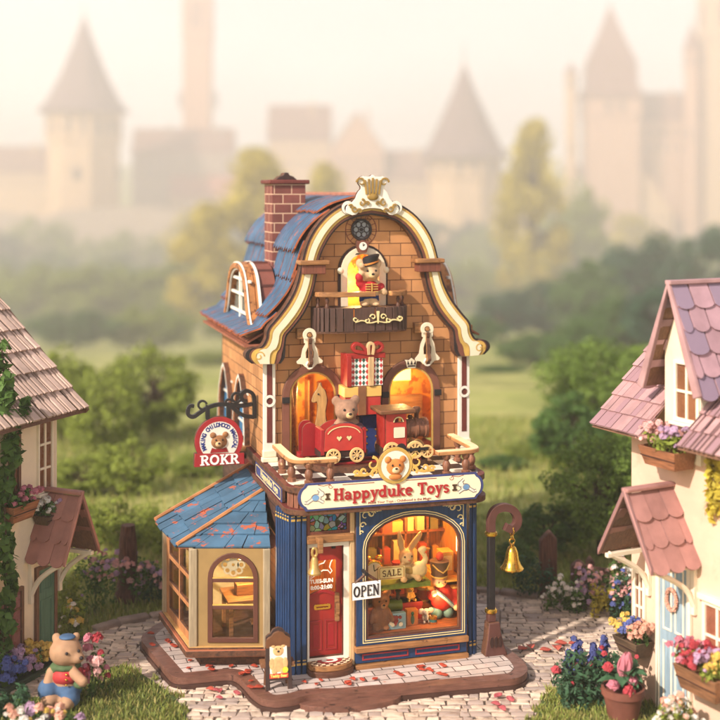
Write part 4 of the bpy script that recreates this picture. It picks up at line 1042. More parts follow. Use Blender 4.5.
# ---------------------------------------------------------------- things on and around the shop
def teddy(parent, c, s, fur, sit=True, arms=None, lean=0., muzzle=None, vox=.05, head_turn=0., legs=True):
    """plush bear facing -v; c = bottom centre, s = total height"""
    k = s/1.0; x, y, z = c
    m = MB(); E = lambda p, r: m.ell((x+p[0]*k, y+p[1]*k, z+p[2]*k), tuple(q*k for q in (r if isinstance(r, tuple) else (r,)*3)))
    E((0, 0, .27), (.22, .18, .27)); E((0, -.01, .72), (.235, .2, .21)); E((0, -.17, .67), (.1, .09, .08))
    E((-.19, .02, .9), (.1, .07, .1)); E((.19, .02, .9), (.1, .07, .1))
    for s_ in (-1, 1):
        if arms: A = arms[0 if s_ < 0 else 1]
        else: A = (s_*.26, -.12, .27)
        sh = Vector((s_*.17, -.02, .46)); e = Vector(A)
        for t in (0, .3, .6, 1): p = sh.lerp(e, t); E(tuple(p), .085-.012*t)
        if legs:
            if sit:
                for t in (0, .35, .7, 1): p = Vector((s_*.14, -.08, .1)).lerp(Vector((s_*.22, -.36, .09)), t); E(tuple(p), .09)
                E((s_*.22, -.4, .12), (.085, .06, .11))
            else:
                for t in (0, .5, 1): E((s_*.11, -.0-.02*t, .2-.12*t), .1)
                E((s_*.12, -.06, .06), (.095, .13, .06))
    m.build('body', fur, parent, remesh=min(vox, .034)*k)
    mm = muzzle or fur_cream
    MB().ell((x, y-.245*k, z+.655*k), (.075*k, .05*k, .06*k)).build('muzzle', mm, parent)
    n = MB(); n.ell((x, y-.29*k, z+.69*k), (.035*k, .02*k, .025*k)); n.build('nose', black, parent)
    for s_ in (-1, 1): MB().ell((x+s_*.09*k, y-.195*k, z+.755*k), .024*k).build('eye', black, parent)

# hanging sign with its scrolled bracket on the left wall
hv = 3.75
def H(x, y): return F(x, y, hv)
def Hs(l): return [H(*p) for p in l]
br_ = thing('hanging_sign', 'round red and white hanging sign with a teddy face on a black scroll bracket', 'sign', (-.05, hv, H(255, 400)[1]))
m = MB()
m.strip(Hs(smooth([(188, 409), (187.5, 415), (193, 417.5), (199, 413), (207, 407.5), (218, 404), (231, 404.5), (241, 406), (252, 404)], 3)), .1, hv-.06, hv+.06)
m.strip(Hs(smooth([(188, 409), (190, 405.5), (194, 406)], 2)), .09, hv-.055, hv+.055)
m.strip(Hs(arc(202.5, 405, 4.2, 4.2, 0, 345)), .055, hv-.05, hv+.05); m.strip(Hs(arc(236.5, 397.5, 4.6, 4.6, 0, 345)), .06, hv-.05, hv+.05); m.strip(Hs(arc(229, 402.5, 3.4, 3.2, 0, 345)), .055, hv-.045, hv+.045)
m.strip(Hs(smooth([(254.5, 418), (254.5, 400), (253, 393), (246, 390), (240.5, 394), (242, 400.5), (247, 401)], 3)), .1, hv-.07, hv+.07)
m.strip(Hs(smooth([(254, 417), (244, 416), (236, 411), (230, 405)], 3)), .1, hv-.062, hv+.062)
m.build('bracket', iron, br_, .01)
m = MB()
for x in (207.5, 228.5): m.strip(Hs([(x, 406), (x, 419)]), .11, hv-.065, hv+.065)
m.build('hanger', iron, br_, .01)
c0 = H(218.5, 440.5); Rr = H(242.5, 440)[0]-H(218.5, 440)[0]
dsk = MB().plate(circ(*c0, Rr, 40), (), hv-.08, hv+.08).build('sign_disc', M('sign_red', (158, 34, 42), .5, .08, 3), br_, .015)
bx = [H(194, 453), H(243.5, 452), H(244, 463), H(193.5, 466.5)]
MB().plate([bx[0], bx[1], bx[2], bx[3]], (), hv-.11, hv-.08+.16).build('sign_band', M('sign_red', (158, 34, 42)), dsk, .015)
r1 = Rr*.80
MB().plate(circ(*c0, r1, 36), (), hv-.092, hv-.08).build('sign_face', white, dsk)
m = MB(); s_ = 'MAKING CHILDHOOD MAGICAL'
for i, ch_ in enumerate(s_):
    a = 205-230*i/(len(s_)-1); m.text(ch_, .155, c0[0]+r1*.83*math.cos(R(a)), c0[1]+r1*.83*math.sin(R(a)), hv-.092, rot=R(a-90), bold=.008, ext=.006, xs=.82)
m.build('arc_lettering', M('letter_blue', (34, 48, 120), .6), dsk)
cb = ((bx[0][0]+bx[1][0])/2, sum(p[1] for p in bx)/4)
slab(MB(), 'ROKR', cb[0]+.0, cb[1], .26, hv-.11, 1.16, 0, .012, 1.05).build('band_lettering', M('letter_white', (250, 246, 236)), dsk)
m = MB(); k = r1*.52; b0 = hv-.1
m.ell((c0[0], b0, c0[1]-.02), (k*.8, .07, k*.68)); m.ell((c0[0]-k*.62, b0, c0[1]+k*.62), (k*.3, .05, k*.3)); m.ell((c0[0]+k*.62, b0, c0[1]+k*.62), (k*.3, .05, k*.3)); m.build('bear_head', M('bear_print', (150, 104, 66), .9, .25, 8), dsk)
MB().ell((c0[0]-.02, b0-.06, c0[1]-k*.24), (k*.34, .05, k*.28)).build('bear_muzzle', M('bear_print_pale', (206, 168, 124), .9), dsk)
m = MB(); m.ell((c0[0]-.02, b0-.11, c0[1]-k*.14), (.035, .02, .03)); m.ell((c0[0]-k*.34, b0-.06, c0[1]+k*.16), .026); m.ell((c0[0]+k*.3, b0-.06, c0[1]+k*.16), .026); m.build('bear_eyes', black, dsk)
MB().plate([(c0[0]-k*.9, c0[1]-k*1.1), (c0[0]+k*.9, c0[1]-k*1.1), (c0[0]+k*.7, c0[1]-k*.62), (c0[0]+.1, c0[1]-k*.74), (c0[0]-.1, c0[1]-k*.74), (c0[0]-k*.7, c0[1]-k*.62)], (), hv-.108, hv-.09).build('bear_coat', red_deep, dsk)

# OPEN sign
ov = -.34
def O(x, y): return F(x, y, ov)
oz = O(366, 590); os_ = thing('open_sign', 'small white sign reading OPEN hung between the red door and the shop window', 'sign', (oz[0], ov, oz[1]))
MB().plate([O(352, 583), O(380.5, 579.5), O(380.5, 597), O(352, 600.5)], (), ov-.03, ov+.03).build('board', M('open_white', (244, 242, 238), .55, .03), os_, .008)
op = O(366, 590.2); slab(MB(), 'OPEN', op[0], op[1], .27, ov-.03, .72, .035, .012, .8).build('lettering', M('letter_black', (40, 30, 34), .5), os_)
k = O(366, 573.5); m = MB()
for x, y in ((355, 583.5), (378, 581)): p = O(x, y); m.tube([(p[0], ov, p[1]), (k[0], ov, k[1])], .035, 6)
m.build('strap', wood_brown, os_); m = MB().tube([(k[0], ov-.06, k[1]), (k[0], -.1, k[1])], .05, 10).build('peg', iron, os_)

# bell beside the door
bv2 = -.3
def D(x, y): return F(x, y, bv2)
k0 = D(314, 550); db = thing('door_bell', 'pale brass bell hung on a wooden bracket at the red door', 'bell', (k0[0], bv2, k0[1]))
m = MB(); c = D(314.5, 574)[0]; zb = D(316, 574)[1]; h = (D(316, 552)[1]-zb)*.8
m.lathe([(.16, zb), (.17, zb+h*.1), (.145, zb+h*.22), (.105, zb+h*.35), (.09, zb+h*.8), (.06, zb+h*.97), (.0, zb+h)], (c, bv2, 0), 18); m.build('bell_body', M('pale_brass', (196, 160, 96), .35, .12, 4, metal=.5), db)
m = MB(); m.tube([(c+.06*math.cos(t*PI/8), bv2, zb+h+.1+.1*math.sin(t*PI/8)) for t in range(-4, 13)], .035, 6); m.build('hanger', M('pale_brass', (206, 184, 136)), db)
m = MB(); p = D(320.5, 538); q = D(320.5, 553); m.box(p[0]-.06, p[0]+.06, bv2-.05, bv2+.08, q[1], p[1]); m.box(p[0]-.06, p[0]+.06, bv2+.08, -.02, p[1]-.16, p[1]-.03); m.build('bracket', wood_tan, db, .012)

# A-board on the base slab
ab0 = G(279, 690, ZP); abw = thing('a_board', 'dark folding easel board with a teddy bear poster by the blue pillars', 'sign', (ab0[0], ab0[1], ZP), rot=R(-4))
abw_rel = Frame(0, 0, 0)
b_ = REL[abw][0]
def AB(m, tilt=.17, x0=0, y0=0):
    return m.move(lambda p: (b_[0]+p.x, b_[1]+y0+p.y+tilt*p.z, b_[2]+p.z))
fw = .29
of = [(-fw-.03, .0), (-fw+.08, .0), (-fw+.08, .22), (fw-.08, .22), (fw-.08, 0), (fw+.03, 0), (fw-.0, 1.2)] + [(fw-.06, 1.25), (.18, 1.27), (.12, 1.36), (0, 1.4), (-.12, 1.36), (-.18, 1.27), (-fw+.06, 1.25)] + [(-fw, 1.2)]
AB(MB().plate(of, (), -.03, .04)).build('front_leaf', M('board_dark', (58, 40, 36), .6, .15, 3), abw, .012)
AB(MB().plate([(-a*.98, b*.97) for a, b in of], (), -.03, .04), -.2, 0, .35).build('back_leaf', M('board_edge', (120, 78, 50), .6, .15, 3), abw, .012)
pst = AB(MB().plate(rounded([(-.21, .3), (.21, .3), (.2, 1.13), (.1, 1.17), (0, 1.2), (-.1, 1.17), (-.2, 1.13)], .04), (), -.042, -.03)).build('poster', white, abw)
m = MB(); m.ell((0, -.04, .58), (.16, .03, .17)); m.ell((.0, -.045, .88), (.13, .04, .115)); m.ell((-.12, -.045, 1.0), (.05, .03, .05)); m.ell((.12, -.045, 1.0), (.05, .03, .05)); m.ell((-.16, -.05, .6), (.06, .03, .13)); m.ell((.16, -.05, .6), (.06, .03, .13)); m.ell((-.1, -.05, .44), (.07, .03, .07)); m.ell((.1, -.05, .44), (.07, .03, .07))
m.move(lambda p: (p.x, -.045+(p.y+.045)*.3, p.z)); AB(m).build('poster_bear', M('bear_poster', (214, 170, 116), .9, .14, 8), pst)
m = MB(); m.ell((0, -.06, .87), (.03, .01, .025)); m.ell((-.05, -.058, .93), (.014, .008, .014)); m.ell((.05, -.058, .93), (.014, .008, .014)); AB(m).build('poster_bear_face', black, pst)
m = MB().plate(rect(-.22, .22, .28, .38), (), -.052, -.042); AB(m).build('poster_band', M('band_red', (206, 60, 40)), pst)
m = MB().text('Teddy Bear', .085, 0, .33, -.052, bold=.003, ext=.004); AB(m).build('poster_lettering', M('letter_yellow', (250, 220, 110)), pst)
m = MB().plate(circ(.15, .46, .07, 12), (), -.07, -.06); AB(m).build('poster_badge', M('badge_lime', (200, 206, 60)), pst)
m = MB().text('TEDDY\nTOY', .06, 0, 1.14, -.044, bold=.002, ext=.004); AB(m).build('poster_heading', M('letter_black', (40, 30, 34)), pst)
m = MB(); m.box(-fw-.12, -fw+.02, .0, .32, .5, .6); m.box(fw-.02, fw+.1, .0, .32, .5, .6); AB(m).build('hinge_bar', M('board_edge', (120, 78, 50)), abw, .01)

# lamp post hook and its brass bell
lb = G(494, 654, ZP); lp = thing('hook_post', 'dark wooden crook post with gold bands on the base corner', 'post', (lb[0], lb[1], ZP))
lv = lb[1]
def Lp(x, y): return F(x, y, lv)
cx = Lp(494, 640)[0]; px0 = Lp(491, 600)[0]
m = MB(); z0 = ZP; z1 = Lp(491, 621)[1]
m.plate([(cx-.3, z0), (cx+.32, z0), (cx+.22, z0+.25), (cx+.14, z0+.55), (cx+.1, z1), (px0-.12, z1), (px0-.16, z0+.4), (px0-.2, z0+.2)], (), lv-.16, lv+.16); fb = m.build('foot', M('post_brown', (92, 56, 50), .55, .14, 3), lp, .03)
m = MB()
for i in (-1, 0, 1): m.plate(circ(cx+i*.11-.02, z0+.36, .05, 12, .14), (), lv-.18, lv-.16)
m.build('foot_ornament', wood_dark, fb)
za, zb_ = Lp(491, 611)[1], Lp(491, 534)[1]
MB().box(px0-.1, px0+.1, lv-.1, lv+.1, z1, za).build('lower_shaft', M('post_brown', (92, 56, 50)), lp, .02)
MB().box(px0-.085, px0+.085, lv-.085, lv+.085, za, zb_).build('shaft', iron, lp, .015)
m = MB()
for z in (za, zb_): m.lathe([(.13, z-.05), (.16, z-.02), (.16, z+.04), (.13, z+.07)], (px0, lv, 0), 16)
m.build('gold_band', goldm, lp)
hk = smooth([(491, 534), (490.5, 519), (494, 510), (503, 506.5), (512, 508.5), (517.5, 516), (517, 525), (511, 529.5), (505, 526.5)], 3)
m = MB().strip([Lp(*p) for p in hk], .19, lv-.09, lv+.09); m.build('crook', M('post_brown', (92, 56, 50)), lp, .025)
bc_ = Lp(512, 555); bl_ = thing('brass_bell', 'shiny gold bell hanging from the crook of the dark post', 'bell', (bc_[0], lv, bc_[1]))
zt_, zb2 = Lp(512, 546)[1], Lp(512, 569)[1]; h = zt_-zb2
MB().lathe([(.0, zb2+.02), (.2, zb2+.02), (.29, zb2), (.3, zb2+.03), (.23, zb2+.12), (.18, zb2+.25), (.15, zb2+h*.75), (.1, zb2+h*.95), (.05, zb2+h), (.06, zb2+h+.05), (.0, zb2+h+.06)], (bc_[0], lv, 0), 24).build('bell_body', goldm, bl_)
m = MB(); m.lathe([(.0, zb2-.12), (.03, zb2-.1), (.03, zb2-.04), (.015, zb2+.1)], (bc_[0], lv, 0), 8); m.build('clapper', goldm, bl_)
m = MB(); zz = zt_+.05
def ring(m, c, r, ax, t=.02): m.tube([(c[0]+r*math.cos(a*PI/6), c[1], c[2]+r*math.sin(a*PI/6)) if ax == 'x' else (c[0], c[1]+r*math.cos(a*PI/6), c[2]+r*math.sin(a*PI/6)) for a in range(13)], t, 6)
ring(m, (bc_[0], lv, zz+.07), .07, 'x'); ring(m, (bc_[0], lv, zz+.19), .07, 'y'); ring(m, (bc_[0], lv, zz+.31), .07, 'x'); ring(m, (bc_[0], lv, Lp(510, 529)[1]-.03), .11, 'y')
m.build('ring', goldm, bl_)

# bell ornaments on the upper wall
for i, (x, y0, y1) in enumerate(((309.5, 327, 370), (427, 321, 367))):
    v = VU-.32
    def Q(a, b): return F(a, b, v)
    k = Q(x, y0+8); o = thing('bell_ornament', ['white interlocking bell ornament above the left arched window', 'white interlocking bell ornament above the right arched window'][i], 'ornament', (k[0], v, k[1]), group='bell ornaments on the brick front')
    m = MB(); cz = k[1]; m.strip(circ(k[0], cz, .13, 20), .1, v-.03, v+.03, closed=True)
    zb3 = Q(x, y1-6)[1]; zt3 = cz-.14; L0 = zt3-zb3
    bell = [(-.05, zt3+.06), (-.16, zt3+.05), (-.16, zt3-.06), (-.12, zt3-.08), (-.2, zt3-L0*.35), (-.24, zt3-L0*.7), (-.36, zb3+.08), (-.34, zb3+.02), (-.2, zb3+.0), (-.12, zb3-.08), (0, zb3-.04)]
    ou = [(k[0]+a, b) for a, b in bell] + [(k[0]-a, b) for a, b in bell[::-1][1:]]
    hole = [(k[0]-.04, zt3-.16), (k[0]-.11, zt3-L0*.5), (k[0]-.1, zt3-L0*.74), (k[0]+.1, zt3-L0*.74), (k[0]+.11, zt3-L0*.5), (k[0]+.04, zt3-.16)]
    m.plate(ou, [hole], v-.03, v+.03); m.build('front_bell', cream, o, .008)
    m = MB(); m.plate([(v+(a-k[0])*.62, b) for a, b in ou], [[(v+(a-k[0])*.62, b) for a, b in hole]], k[0]-.05, k[0]+.05, 'vz'); m.build('cross_bell', wood_tan, o, .008)
    m = MB(); m.tube([(k[0], v-.06, cz), (k[0], v+.12, cz)], .06, 6); m.box(k[0]-.3, k[0]-.06, VU-.2, VU-.0, cz-.12, cz+.16); m.box(k[0]-.14, k[0]+.02, v, VU-.1, cz-.03, cz+.05); m.build('bracket', wood_tan, o, .012)
    m = MB(); ring(m, (k[0], v-.05, zb3-.02), .09, 'x', .03); m.build('clapper', white, o)

# gift parcels on the wall between the windows
v = VU-.5
def Q(a, b): return F(a, b, v)
p0, p1 = Q(352, 386), Q(383, 352); k = ((p0[0]+p1[0])/2, 0)
gx0, gx1, gz0, gz1 = p0[0]-.05, p1[0]-.04, Q(366, 385)[1], Q(366, 357)[1]
hp = thing('harlequin_parcel', 'diamond patterned gift parcel with red bow on top of the red and yellow box', 'gift box', ((gx0+gx1)/2, v, gz0))
hq = bpy.data.materials.new('harlequin'); hq.use_nodes = True; t_ = hq.node_tree; tc_ = t_.nodes.new('ShaderNodeTexCoord'); mp_ = t_.nodes.new('ShaderNodeMapping'); mp_.inputs['Rotation'].default_value = (0, R(45), 0); s1 = t_.nodes.new('ShaderNodeMapping'); s1.inputs['Scale'].default_value = (1.55, 1, 1)
ck = t_.nodes.new('ShaderNodeTexChecker'); ck.inputs['Scale'].default_value = 9.5; ck.inputs['Color1'].default_value = lin((242, 238, 230)); 
c2_ = t_.nodes.new('ShaderNodeTexChecker'); c2_.inputs['Scale'].default_value = 4.75; c2_.inputs['Color1'].default_value = lin((176, 40, 44)); c2_.inputs['Color2'].default_value = lin((40, 84, 74))
for a, b in ((tc_.outputs['Object'], s1.inputs[0]), (s1.outputs[0], mp_.inputs[0]), (mp_.outputs[0], ck.inputs[0]), (mp_.outputs[0], c2_.inputs[0]), (c2_.outputs[0], ck.inputs['Color2']), (ck.outputs[0], t_.nodes['Principled BSDF'].inputs['Base Color'])): t_.links.new(a, b)
MB().box(gx0, gx1, v-.12, VU-.02, gz0, gz1).build('box', hq, hp, .01)
m = MB(); gc_ = (gx0+gx1)/2; m.box(gx0-.14, gx0-.01, v-.2, VU-.05, gz0, gz1+.08); m.box(gx0-.16, gx1+.06, v-.16, v-.02, gz1-.02, gz1+.12); m.build('red_ribbon', red, hp, .012)
m = MB(); m.box(gc_+.02, gc_+.16, v-.22, VU-.1, gz0+.0, gz1+.02); m.build('pale_ribbon', wood_light, hp, .012)
m = MB()
for s_, mt in ((-1, 0), (1, 0)):
    lp_ = [(0, 0), (s_*.12, .2), (s_*.3, .3), (s_*.42, .2), (s_*.36, .08), (s_*.2, .06)]
    m.strip([(gc_+a, gz1+.1+b) for a, b in smooth(lp_+[(0, 0)], 2)], .09, v-.2, v-.05)
m.build('bow', red, hp, .012)
m = MB(); m.strip([(gc_+.02+a, gz1+.08+b) for a, b in smooth([(0, 0), (-.02, .25), (.06, .32), (.14, .25), (.1, 0)], 2)], .08, v-.24, v-.1); m.build('pale_bow', wood_light, hp, .012)
q0, q1 = Q(343.5, 414), Q(379, 386)
rb = thing('red_box', 'red box with yellow lid and brown band under the diamond patterned parcel', 'gift box', ((q0[0]+q1[0])/2, v, q0[1]))
zz0, zz1 = Q(361, 414)[1], Q(361, 386)[1]; zl = Q(361, 396)[1]
MB().box(q0[0], q1[0], v-.15, VU-.02, zz0, zl).build('box', red_toy, rb, .01)
MB().box(q0[0]-.02, q1[0]+.02, v-.17, VU-.02, zl+.002, zz1).build('lid', M('lid_yellow', (226, 180, 96), .55, .08), rb, .012)
gm = (q0[0]+q1[0])/2; MB().box(gm-.14, gm+.08, v-.19, VU-.04, zz0, zz1+.015).build('band', M('band_brown', (134, 88, 56)), rb, .008)
# blue door-like box behind the train
q0, q1 = F(362, 447, VU-.3)[0], F(379, 447, VU-.3)[0]; z1_ = F(370, 414, VU-.3)[1]
bb = thing('blue_chest', 'navy blue upright chest with gold studs behind the red toy train', 'chest', ((q0+q1)/2, VU-.3, ZD))
MB().box(q0, q1, VU-.36, VU-.04, ZD+.0, z1_-.03).build('body', navy_cloth, bb, .012)
m = MB(); [m.ell(((q0+q1)/2+.13*s_, VU-.37, ZD+.2+.18*i), (.03, .015, .03)) for i in range(4) for s_ in (-1, 1)]; m.build('stud', goldm, bb)

# toy train on its track
tv = 1.35
def T_(x, y, v=tv): return F(x, y, v)
zt0 = ZD
t0, t1 = T_(322, 462)[0], T_(421, 450)[0]
tr = thing('toy_track', 'dark red wooden track under the toy train on the checkered deck', 'track', ((t0+t1)/2, tv+.1, ZD))
tp_ = rounded([(t0, tv-.45), (t0+.8, tv-.62), (t1-.9, tv-.5), (t1+.1, tv-.25), (t1+.3, tv+.4), (t0-.1, tv+.5), (t0-.3, tv)], .2)
MB().plate(tp_, (), ZD+.002, ZD+.16, 'uv').build('base', M('track_wood', (110, 64, 44), .55, .2, 2, grain=0), tr, .02)
m = MB()
for e in (-.28, .18): m.box(t0+.1, t1-.1, tv+e-.04, tv+e+.04, ZD+.162, ZD+.22)
m.build('rail', red_deep, tr, .01)
zr_ = ZD+.22
def wheel(parent, u, v, r, mat=None):
    z = zr_+r; m = MB(); m.strip(circ(u, z, r*.84, 20), r*.3, v-.05, v+.02, closed=True)
    for k in range(4): a = k*PI/4; m.strip([(u-r*.8*math.cos(a), z-r*.8*math.sin(a)), (u+r*.8*math.cos(a), z+r*.8*math.sin(a))], r*.16, v-.045-.001*k, v+.015)
    m.plate(circ(u, z, r*.26, 12), (), v-.07, v+.03)
    return m.build('wheel', mat or M('wheel_wood', (224, 184, 122), .55, .12, 4), parent, .006)
# wagon
w0, w1 = T_(321, 440)[0], T_(360, 440)[0]; wz0 = zr_+.2; wz1 = T_(340, 421)[1]
wg = thing('toy_wagon', 'red wooden toy wagon with two hearts on its side behind the engine', 'toy wagon', ((w0+w1)/2, tv, zr_))
side = [(w0, wz0+.1), (w1, wz0+.1), (w1-.02, wz1-.2)] + arc((w0+w1)/2, wz1-.26, (w1-w0)/2-.02, .26, 15, 165, 12) + [(w0+.02, wz1-.2)]
for e in (-.32, .26): MB().plate(side, (), tv+e, tv+e+.06).build('side_panel', red_toy, wg, .012)
m = MB(); m.box(w0-.08, w0+.02, tv-.3, tv+.3, wz0, wz1-.15); m.box(w1-.02, w1+.08, tv-.3, tv+.3, wz0, wz1-.15); m.build('end_panel', red_deep, wg, .012)
MB().box(w0-.1, w1+.12, tv-.28, tv+.28, wz0-.06, wz0+.09).build('chassis', wood_dark, wg, .01)
m = MB(); sc_side = [((a-(w0+w1)/2)*.86+(w0+w1)/2, (b-wz0)*.86+wz0+.03) for a, b in side]; m.strip(sc_side[2:]+[], .02, tv-.335, tv-.32)
for s_ in (-1, 1):
    c_ = ((w0+w1)/2+s_*.13, (wz0+wz1)/2+.02); m.plate([(c_[0], c_[1]-.07), (c_[0]+.07, c_[1]+.02), (c_[0]+.04, c_[1]+.06), (c_[0], c_[1]+.03), (c_[0]-.04, c_[1]+.06), (c_[0]-.07, c_[1]+.02)], (), tv-.34, tv-.32)
m.build('side_mark', M('gilt_pale', (226, 206, 150)), wg)
for u in (w0+.22, w1-.2): wheel(wg, u, tv-.38, .19); wheel(wg, u, tv+.34, .19)
tb = T_(346, 424); bt = thing('teddy_bear', 'grey brown teddy in dark jacket riding in the red toy wagon', 'teddy bear', (tb[0], tv, wz0+.1))
hh = T_(346, 395)[1]-(wz0+.1)
teddy(bt, (tb[0], tv-.02, wz0+.1), hh, M('fur_taupe', (158, 120, 96), .9, .2, 6, bump=.5, bsc=45), muzzle=fur_cream, legs=False, vox=.035)
m = MB(); m.ell((tb[0], tv-.02, wz0+.1+hh*.3), (.25*hh, .215*hh, .24*hh)); [m.ell((tb[0]+s_*.23*hh, tv-.08*hh, wz0+.1+hh*.36), (.11*hh, .12*hh, .13*hh)) for s_ in (-1, 1)]; m.build('jacket', M('plum_cloth', (92, 58, 66), .85, .15, 6), bt, remesh=.035*hh)
# engine
e0, e1 = T_(382, 430)[0], T_(402, 430)[0]; ez = T_(390, 411)[1]
en = thing('toy_locomotive', 'red wooden toy steam engine with brown roof and cream wheels', 'toy train', ((e0+e1)/2, tv, zr_))
ca = [(e0, zr_+.2), (e1, zr_+.2), (e1, ez), (e0, ez)]; wn = arch(T_(388.5, 430)[0], T_(402.5, 430)[0]-.1, T_(395, 425)[1], T_(395, 411)[1]-.03)
wn = arch(e0+.22, e1-.1, zr_+.95, ez-.12)
for e in (-.34, .28): MB().plate(ca, [wn], tv+e, tv+e+.06).build('cab_side', red_toy, en, .01)
m = MB(); m.plate(gr(wn, .03), [gr(wn, 0)], tv-.36, tv-.34); m.build('window_trim', M('gilt_pale', (226, 206, 150)), en)
m = MB(); m.box(e0-.06, e0+.02, tv-.3, tv+.3, zr_+.2, ez); m.box(e1-.02, e1+.04, tv-.3, tv+.3, zr_+.2, ez-.4); m.build('cab_end', red, en, .01)
MB().box(e0-.2, e1+.22, tv-.5, tv+.42, ez, ez+.1).build('cab_roof', M('roof_walnut', (126, 80, 50), .55, .2, 2, grain=0), en, .025)
m = MB().plate(rounded(rect(e0+.2, e0+.5, zr_+.55, zr_+.82), .03), (), tv-.36, tv-.34); m.build('number_plate', cream, en); 
zc_ = zr_+.72; L1 = T_(427, 430)[0]
m = MB(); m.lathe([(.26, e1+.04), (.27, e1+.1), (.24, e1+.12), (.24, e1+.3), (.27, e1+.32), (.27, e1+.38), (.24, e1+.4), (.24, L1-.12), (.27, L1-.1), (.25, L1-.02), (.14, L1), (.0, L1+.02)], (0, tv, zc_), 18, 'x'); m.build('boiler', wood_turn, en)
m = MB(); fu = (e1+L1)/2+.05; m.lathe([(.06, zc_+.2), (.06, zc_+.36), (.1, zc_+.42), (.1, zc_+.52), (.07, zc_+.54)], (fu, tv, 0), 12); m.lathe([(.05, zc_+.2), (.07, zc_+.3), (.03, zc_+.34)], (e1+.22, tv, 0), 10); m.build('funnel', wood_brown, en)
MB().box(e0-.1, L1-.1, tv-.3, tv+.3, zr_+.1, zr_+.3).build('chassis', wood_dark, en, .01)
for u, r in ((e0+.14, .23), (e1+.22, .23), (e1+.55, .17)): wheel(en, u, tv-.38, r); wheel(en, u, tv+.36, r)
m = MB(); m.strip([(e0+.16, zr_+.24), (e1+.55, zr_+.26)], .07, tv-.47, tv-.45); m.plate(circ((e0+e1)/2+.1, zr_+.3, .13, 12), (), tv-.48, tv-.46); m.build('coupling_rod', iron, en)
MB().plate([(L1-.2, zr_+.02), (L1+.28, zr_+.02), (L1+.1, zr_+.2), (L1-.2, zr_+.24)], (), tv-.25, tv+.25).build('cowcatcher', M('orange_wood', (214, 118, 60), .5, .15), en, .015)
# tender with red arched end and a cut-out elephant
c_ = F(309, 430, 2.0); ch_ = thing('red_toy_cart', 'small red arched toy cart at the left end of the train', 'toy cart', (c_[0], 2.0, ZD))
for e in (1.75, 2.15): MB().plate(arch(c_[0]-.24, c_[0]+.16, ZD+.28, F(309, 421, 2.)[1]), (), e, e+.05).build('side_panel', red_deep, ch_, .012)
MB().box(c_[0]-.3, c_[0]+.8, 1.8, 2.15, ZD+.2, ZD+.34).build('floor', red_deep, ch_, .012)
m = MB(); m.box(c_[0]+.2, c_[0]+.75, 1.85, 2.1, ZD+.34, ZD+.62); m.build('seat', red, ch_, .012)
for u in (c_[0]-.1, c_[0]+.5): 
    z = ZD+.13
    MB().lathe([(.13, 1.7), (.13, 1.78), (.05, 1.8)], (u, 0, z), 14, 'y').build('wheel', wood_light, ch_)
c_ = F(319.5, 420, 2.3); el = thing('giraffe_cutout', 'pale wooden long necked animal cut-out standing before the left arched window', 'toy', (c_[0], 2.3, ZD))
ou = [(-.16, 0), (-.06, 0), (-.04, .45), (.08, .45), (.1, 0), (.2, 0), (.22, .7), (.14, 1.1), (.2, 1.42), (.14, 1.66), (.05, 1.72), (.0, 1.86), (-.05, 1.7), (-.14, 1.6), (-.22, 1.42), (-.18, 1.36), (-.04, 1.4), (-.08, 1.0), (-.2, .6)]
hh = F(319, 381, 2.3)[1]-ZD; MB().plate([(c_[0]+a*1.05, ZD+b*hh/1.86) for a, b in smooth(ou+ou[:1], 1)[:-1]], (), 2.27, 2.33).build('front_body', M('golden_ply', (206, 158, 96), .55, .12, 3, grain=2), el, .012)
MB().plate([(c_[0]+.07+a*.95, ZD+b*hh/1.86*.98) for a, b in ou], (), 2.4, 2.46).build('rear_body', wood_turn, el, .012)
m = MB(); m.ell((c_[0]-.04, 2.26, ZD+hh*.84), .025); m.build('eye', black, el)

fur_pale = M('fur_pale', (206, 168, 128), .9, .2, 6, bump=.5, bsc=45)
# drummer bear on the balcony
kb = F(369, 314, VU-.36); bs = thing('soldier_teddy', 'saluting teddy in red soldier coat and black cap on the balcony', 'teddy bear', (kb[0], VU-.36, bz1))
bt_, tp2 = bz1, F(369, 253, VU-.36)[1]; hh = (tp2-bt_)*.9
teddy(bs, (kb[0], VU-.36, bt_), hh, fur_pale, sit=False, arms=[(-.22, -.2, .86), (.3, -.12, .3)], vox=.032)
m = MB(); x, y, z = kb[0], VU-.36, bt_
m.ell((x, y, z+.39*hh), (.225*hh, .195*hh, .17*hh)); m.ell((x+.23*hh, y-.06*hh, z+.4*hh), (.1*hh, .1*hh, .1*hh)); m.ell((x-.2*hh, y-.05*hh, z+.5*hh), (.11*hh, .11*hh, .11*hh)); m.ell((x-.25*hh, y-.12*hh, z+.62*hh), (.09*hh, .09*hh, .1*hh)); m.build('coat', M('coat_red', (178, 32, 40), .7, .1, 6), bs, remesh=.03*hh)
m = MB(); m.ell((x, y, z+.22*hh), (.22*hh, .19*hh, .1*hh)); [m.ell((x+s_*.11*hh, y-.01, z+.14*hh), (.112*hh, .112*hh, .1*hh)) for s_ in (-1, 1)]; m.build('trousers', navy_cloth, bs, remesh=.03*hh)
m = MB()
for i in range(4):
    for s_ in (-1, 1): m.box(x+s_*.08*hh-.05*hh, x+s_*.08*hh+.05*hh, y-.22*hh, y-.17*hh, z+(.32+.05*i)*hh, z+(.335+.05*i)*hh)
m.box(x-.012, x+.012, y-.225*hh, y-.17*hh, z+.26*hh, z+.5*hh); m.build('braid', gold, bs)
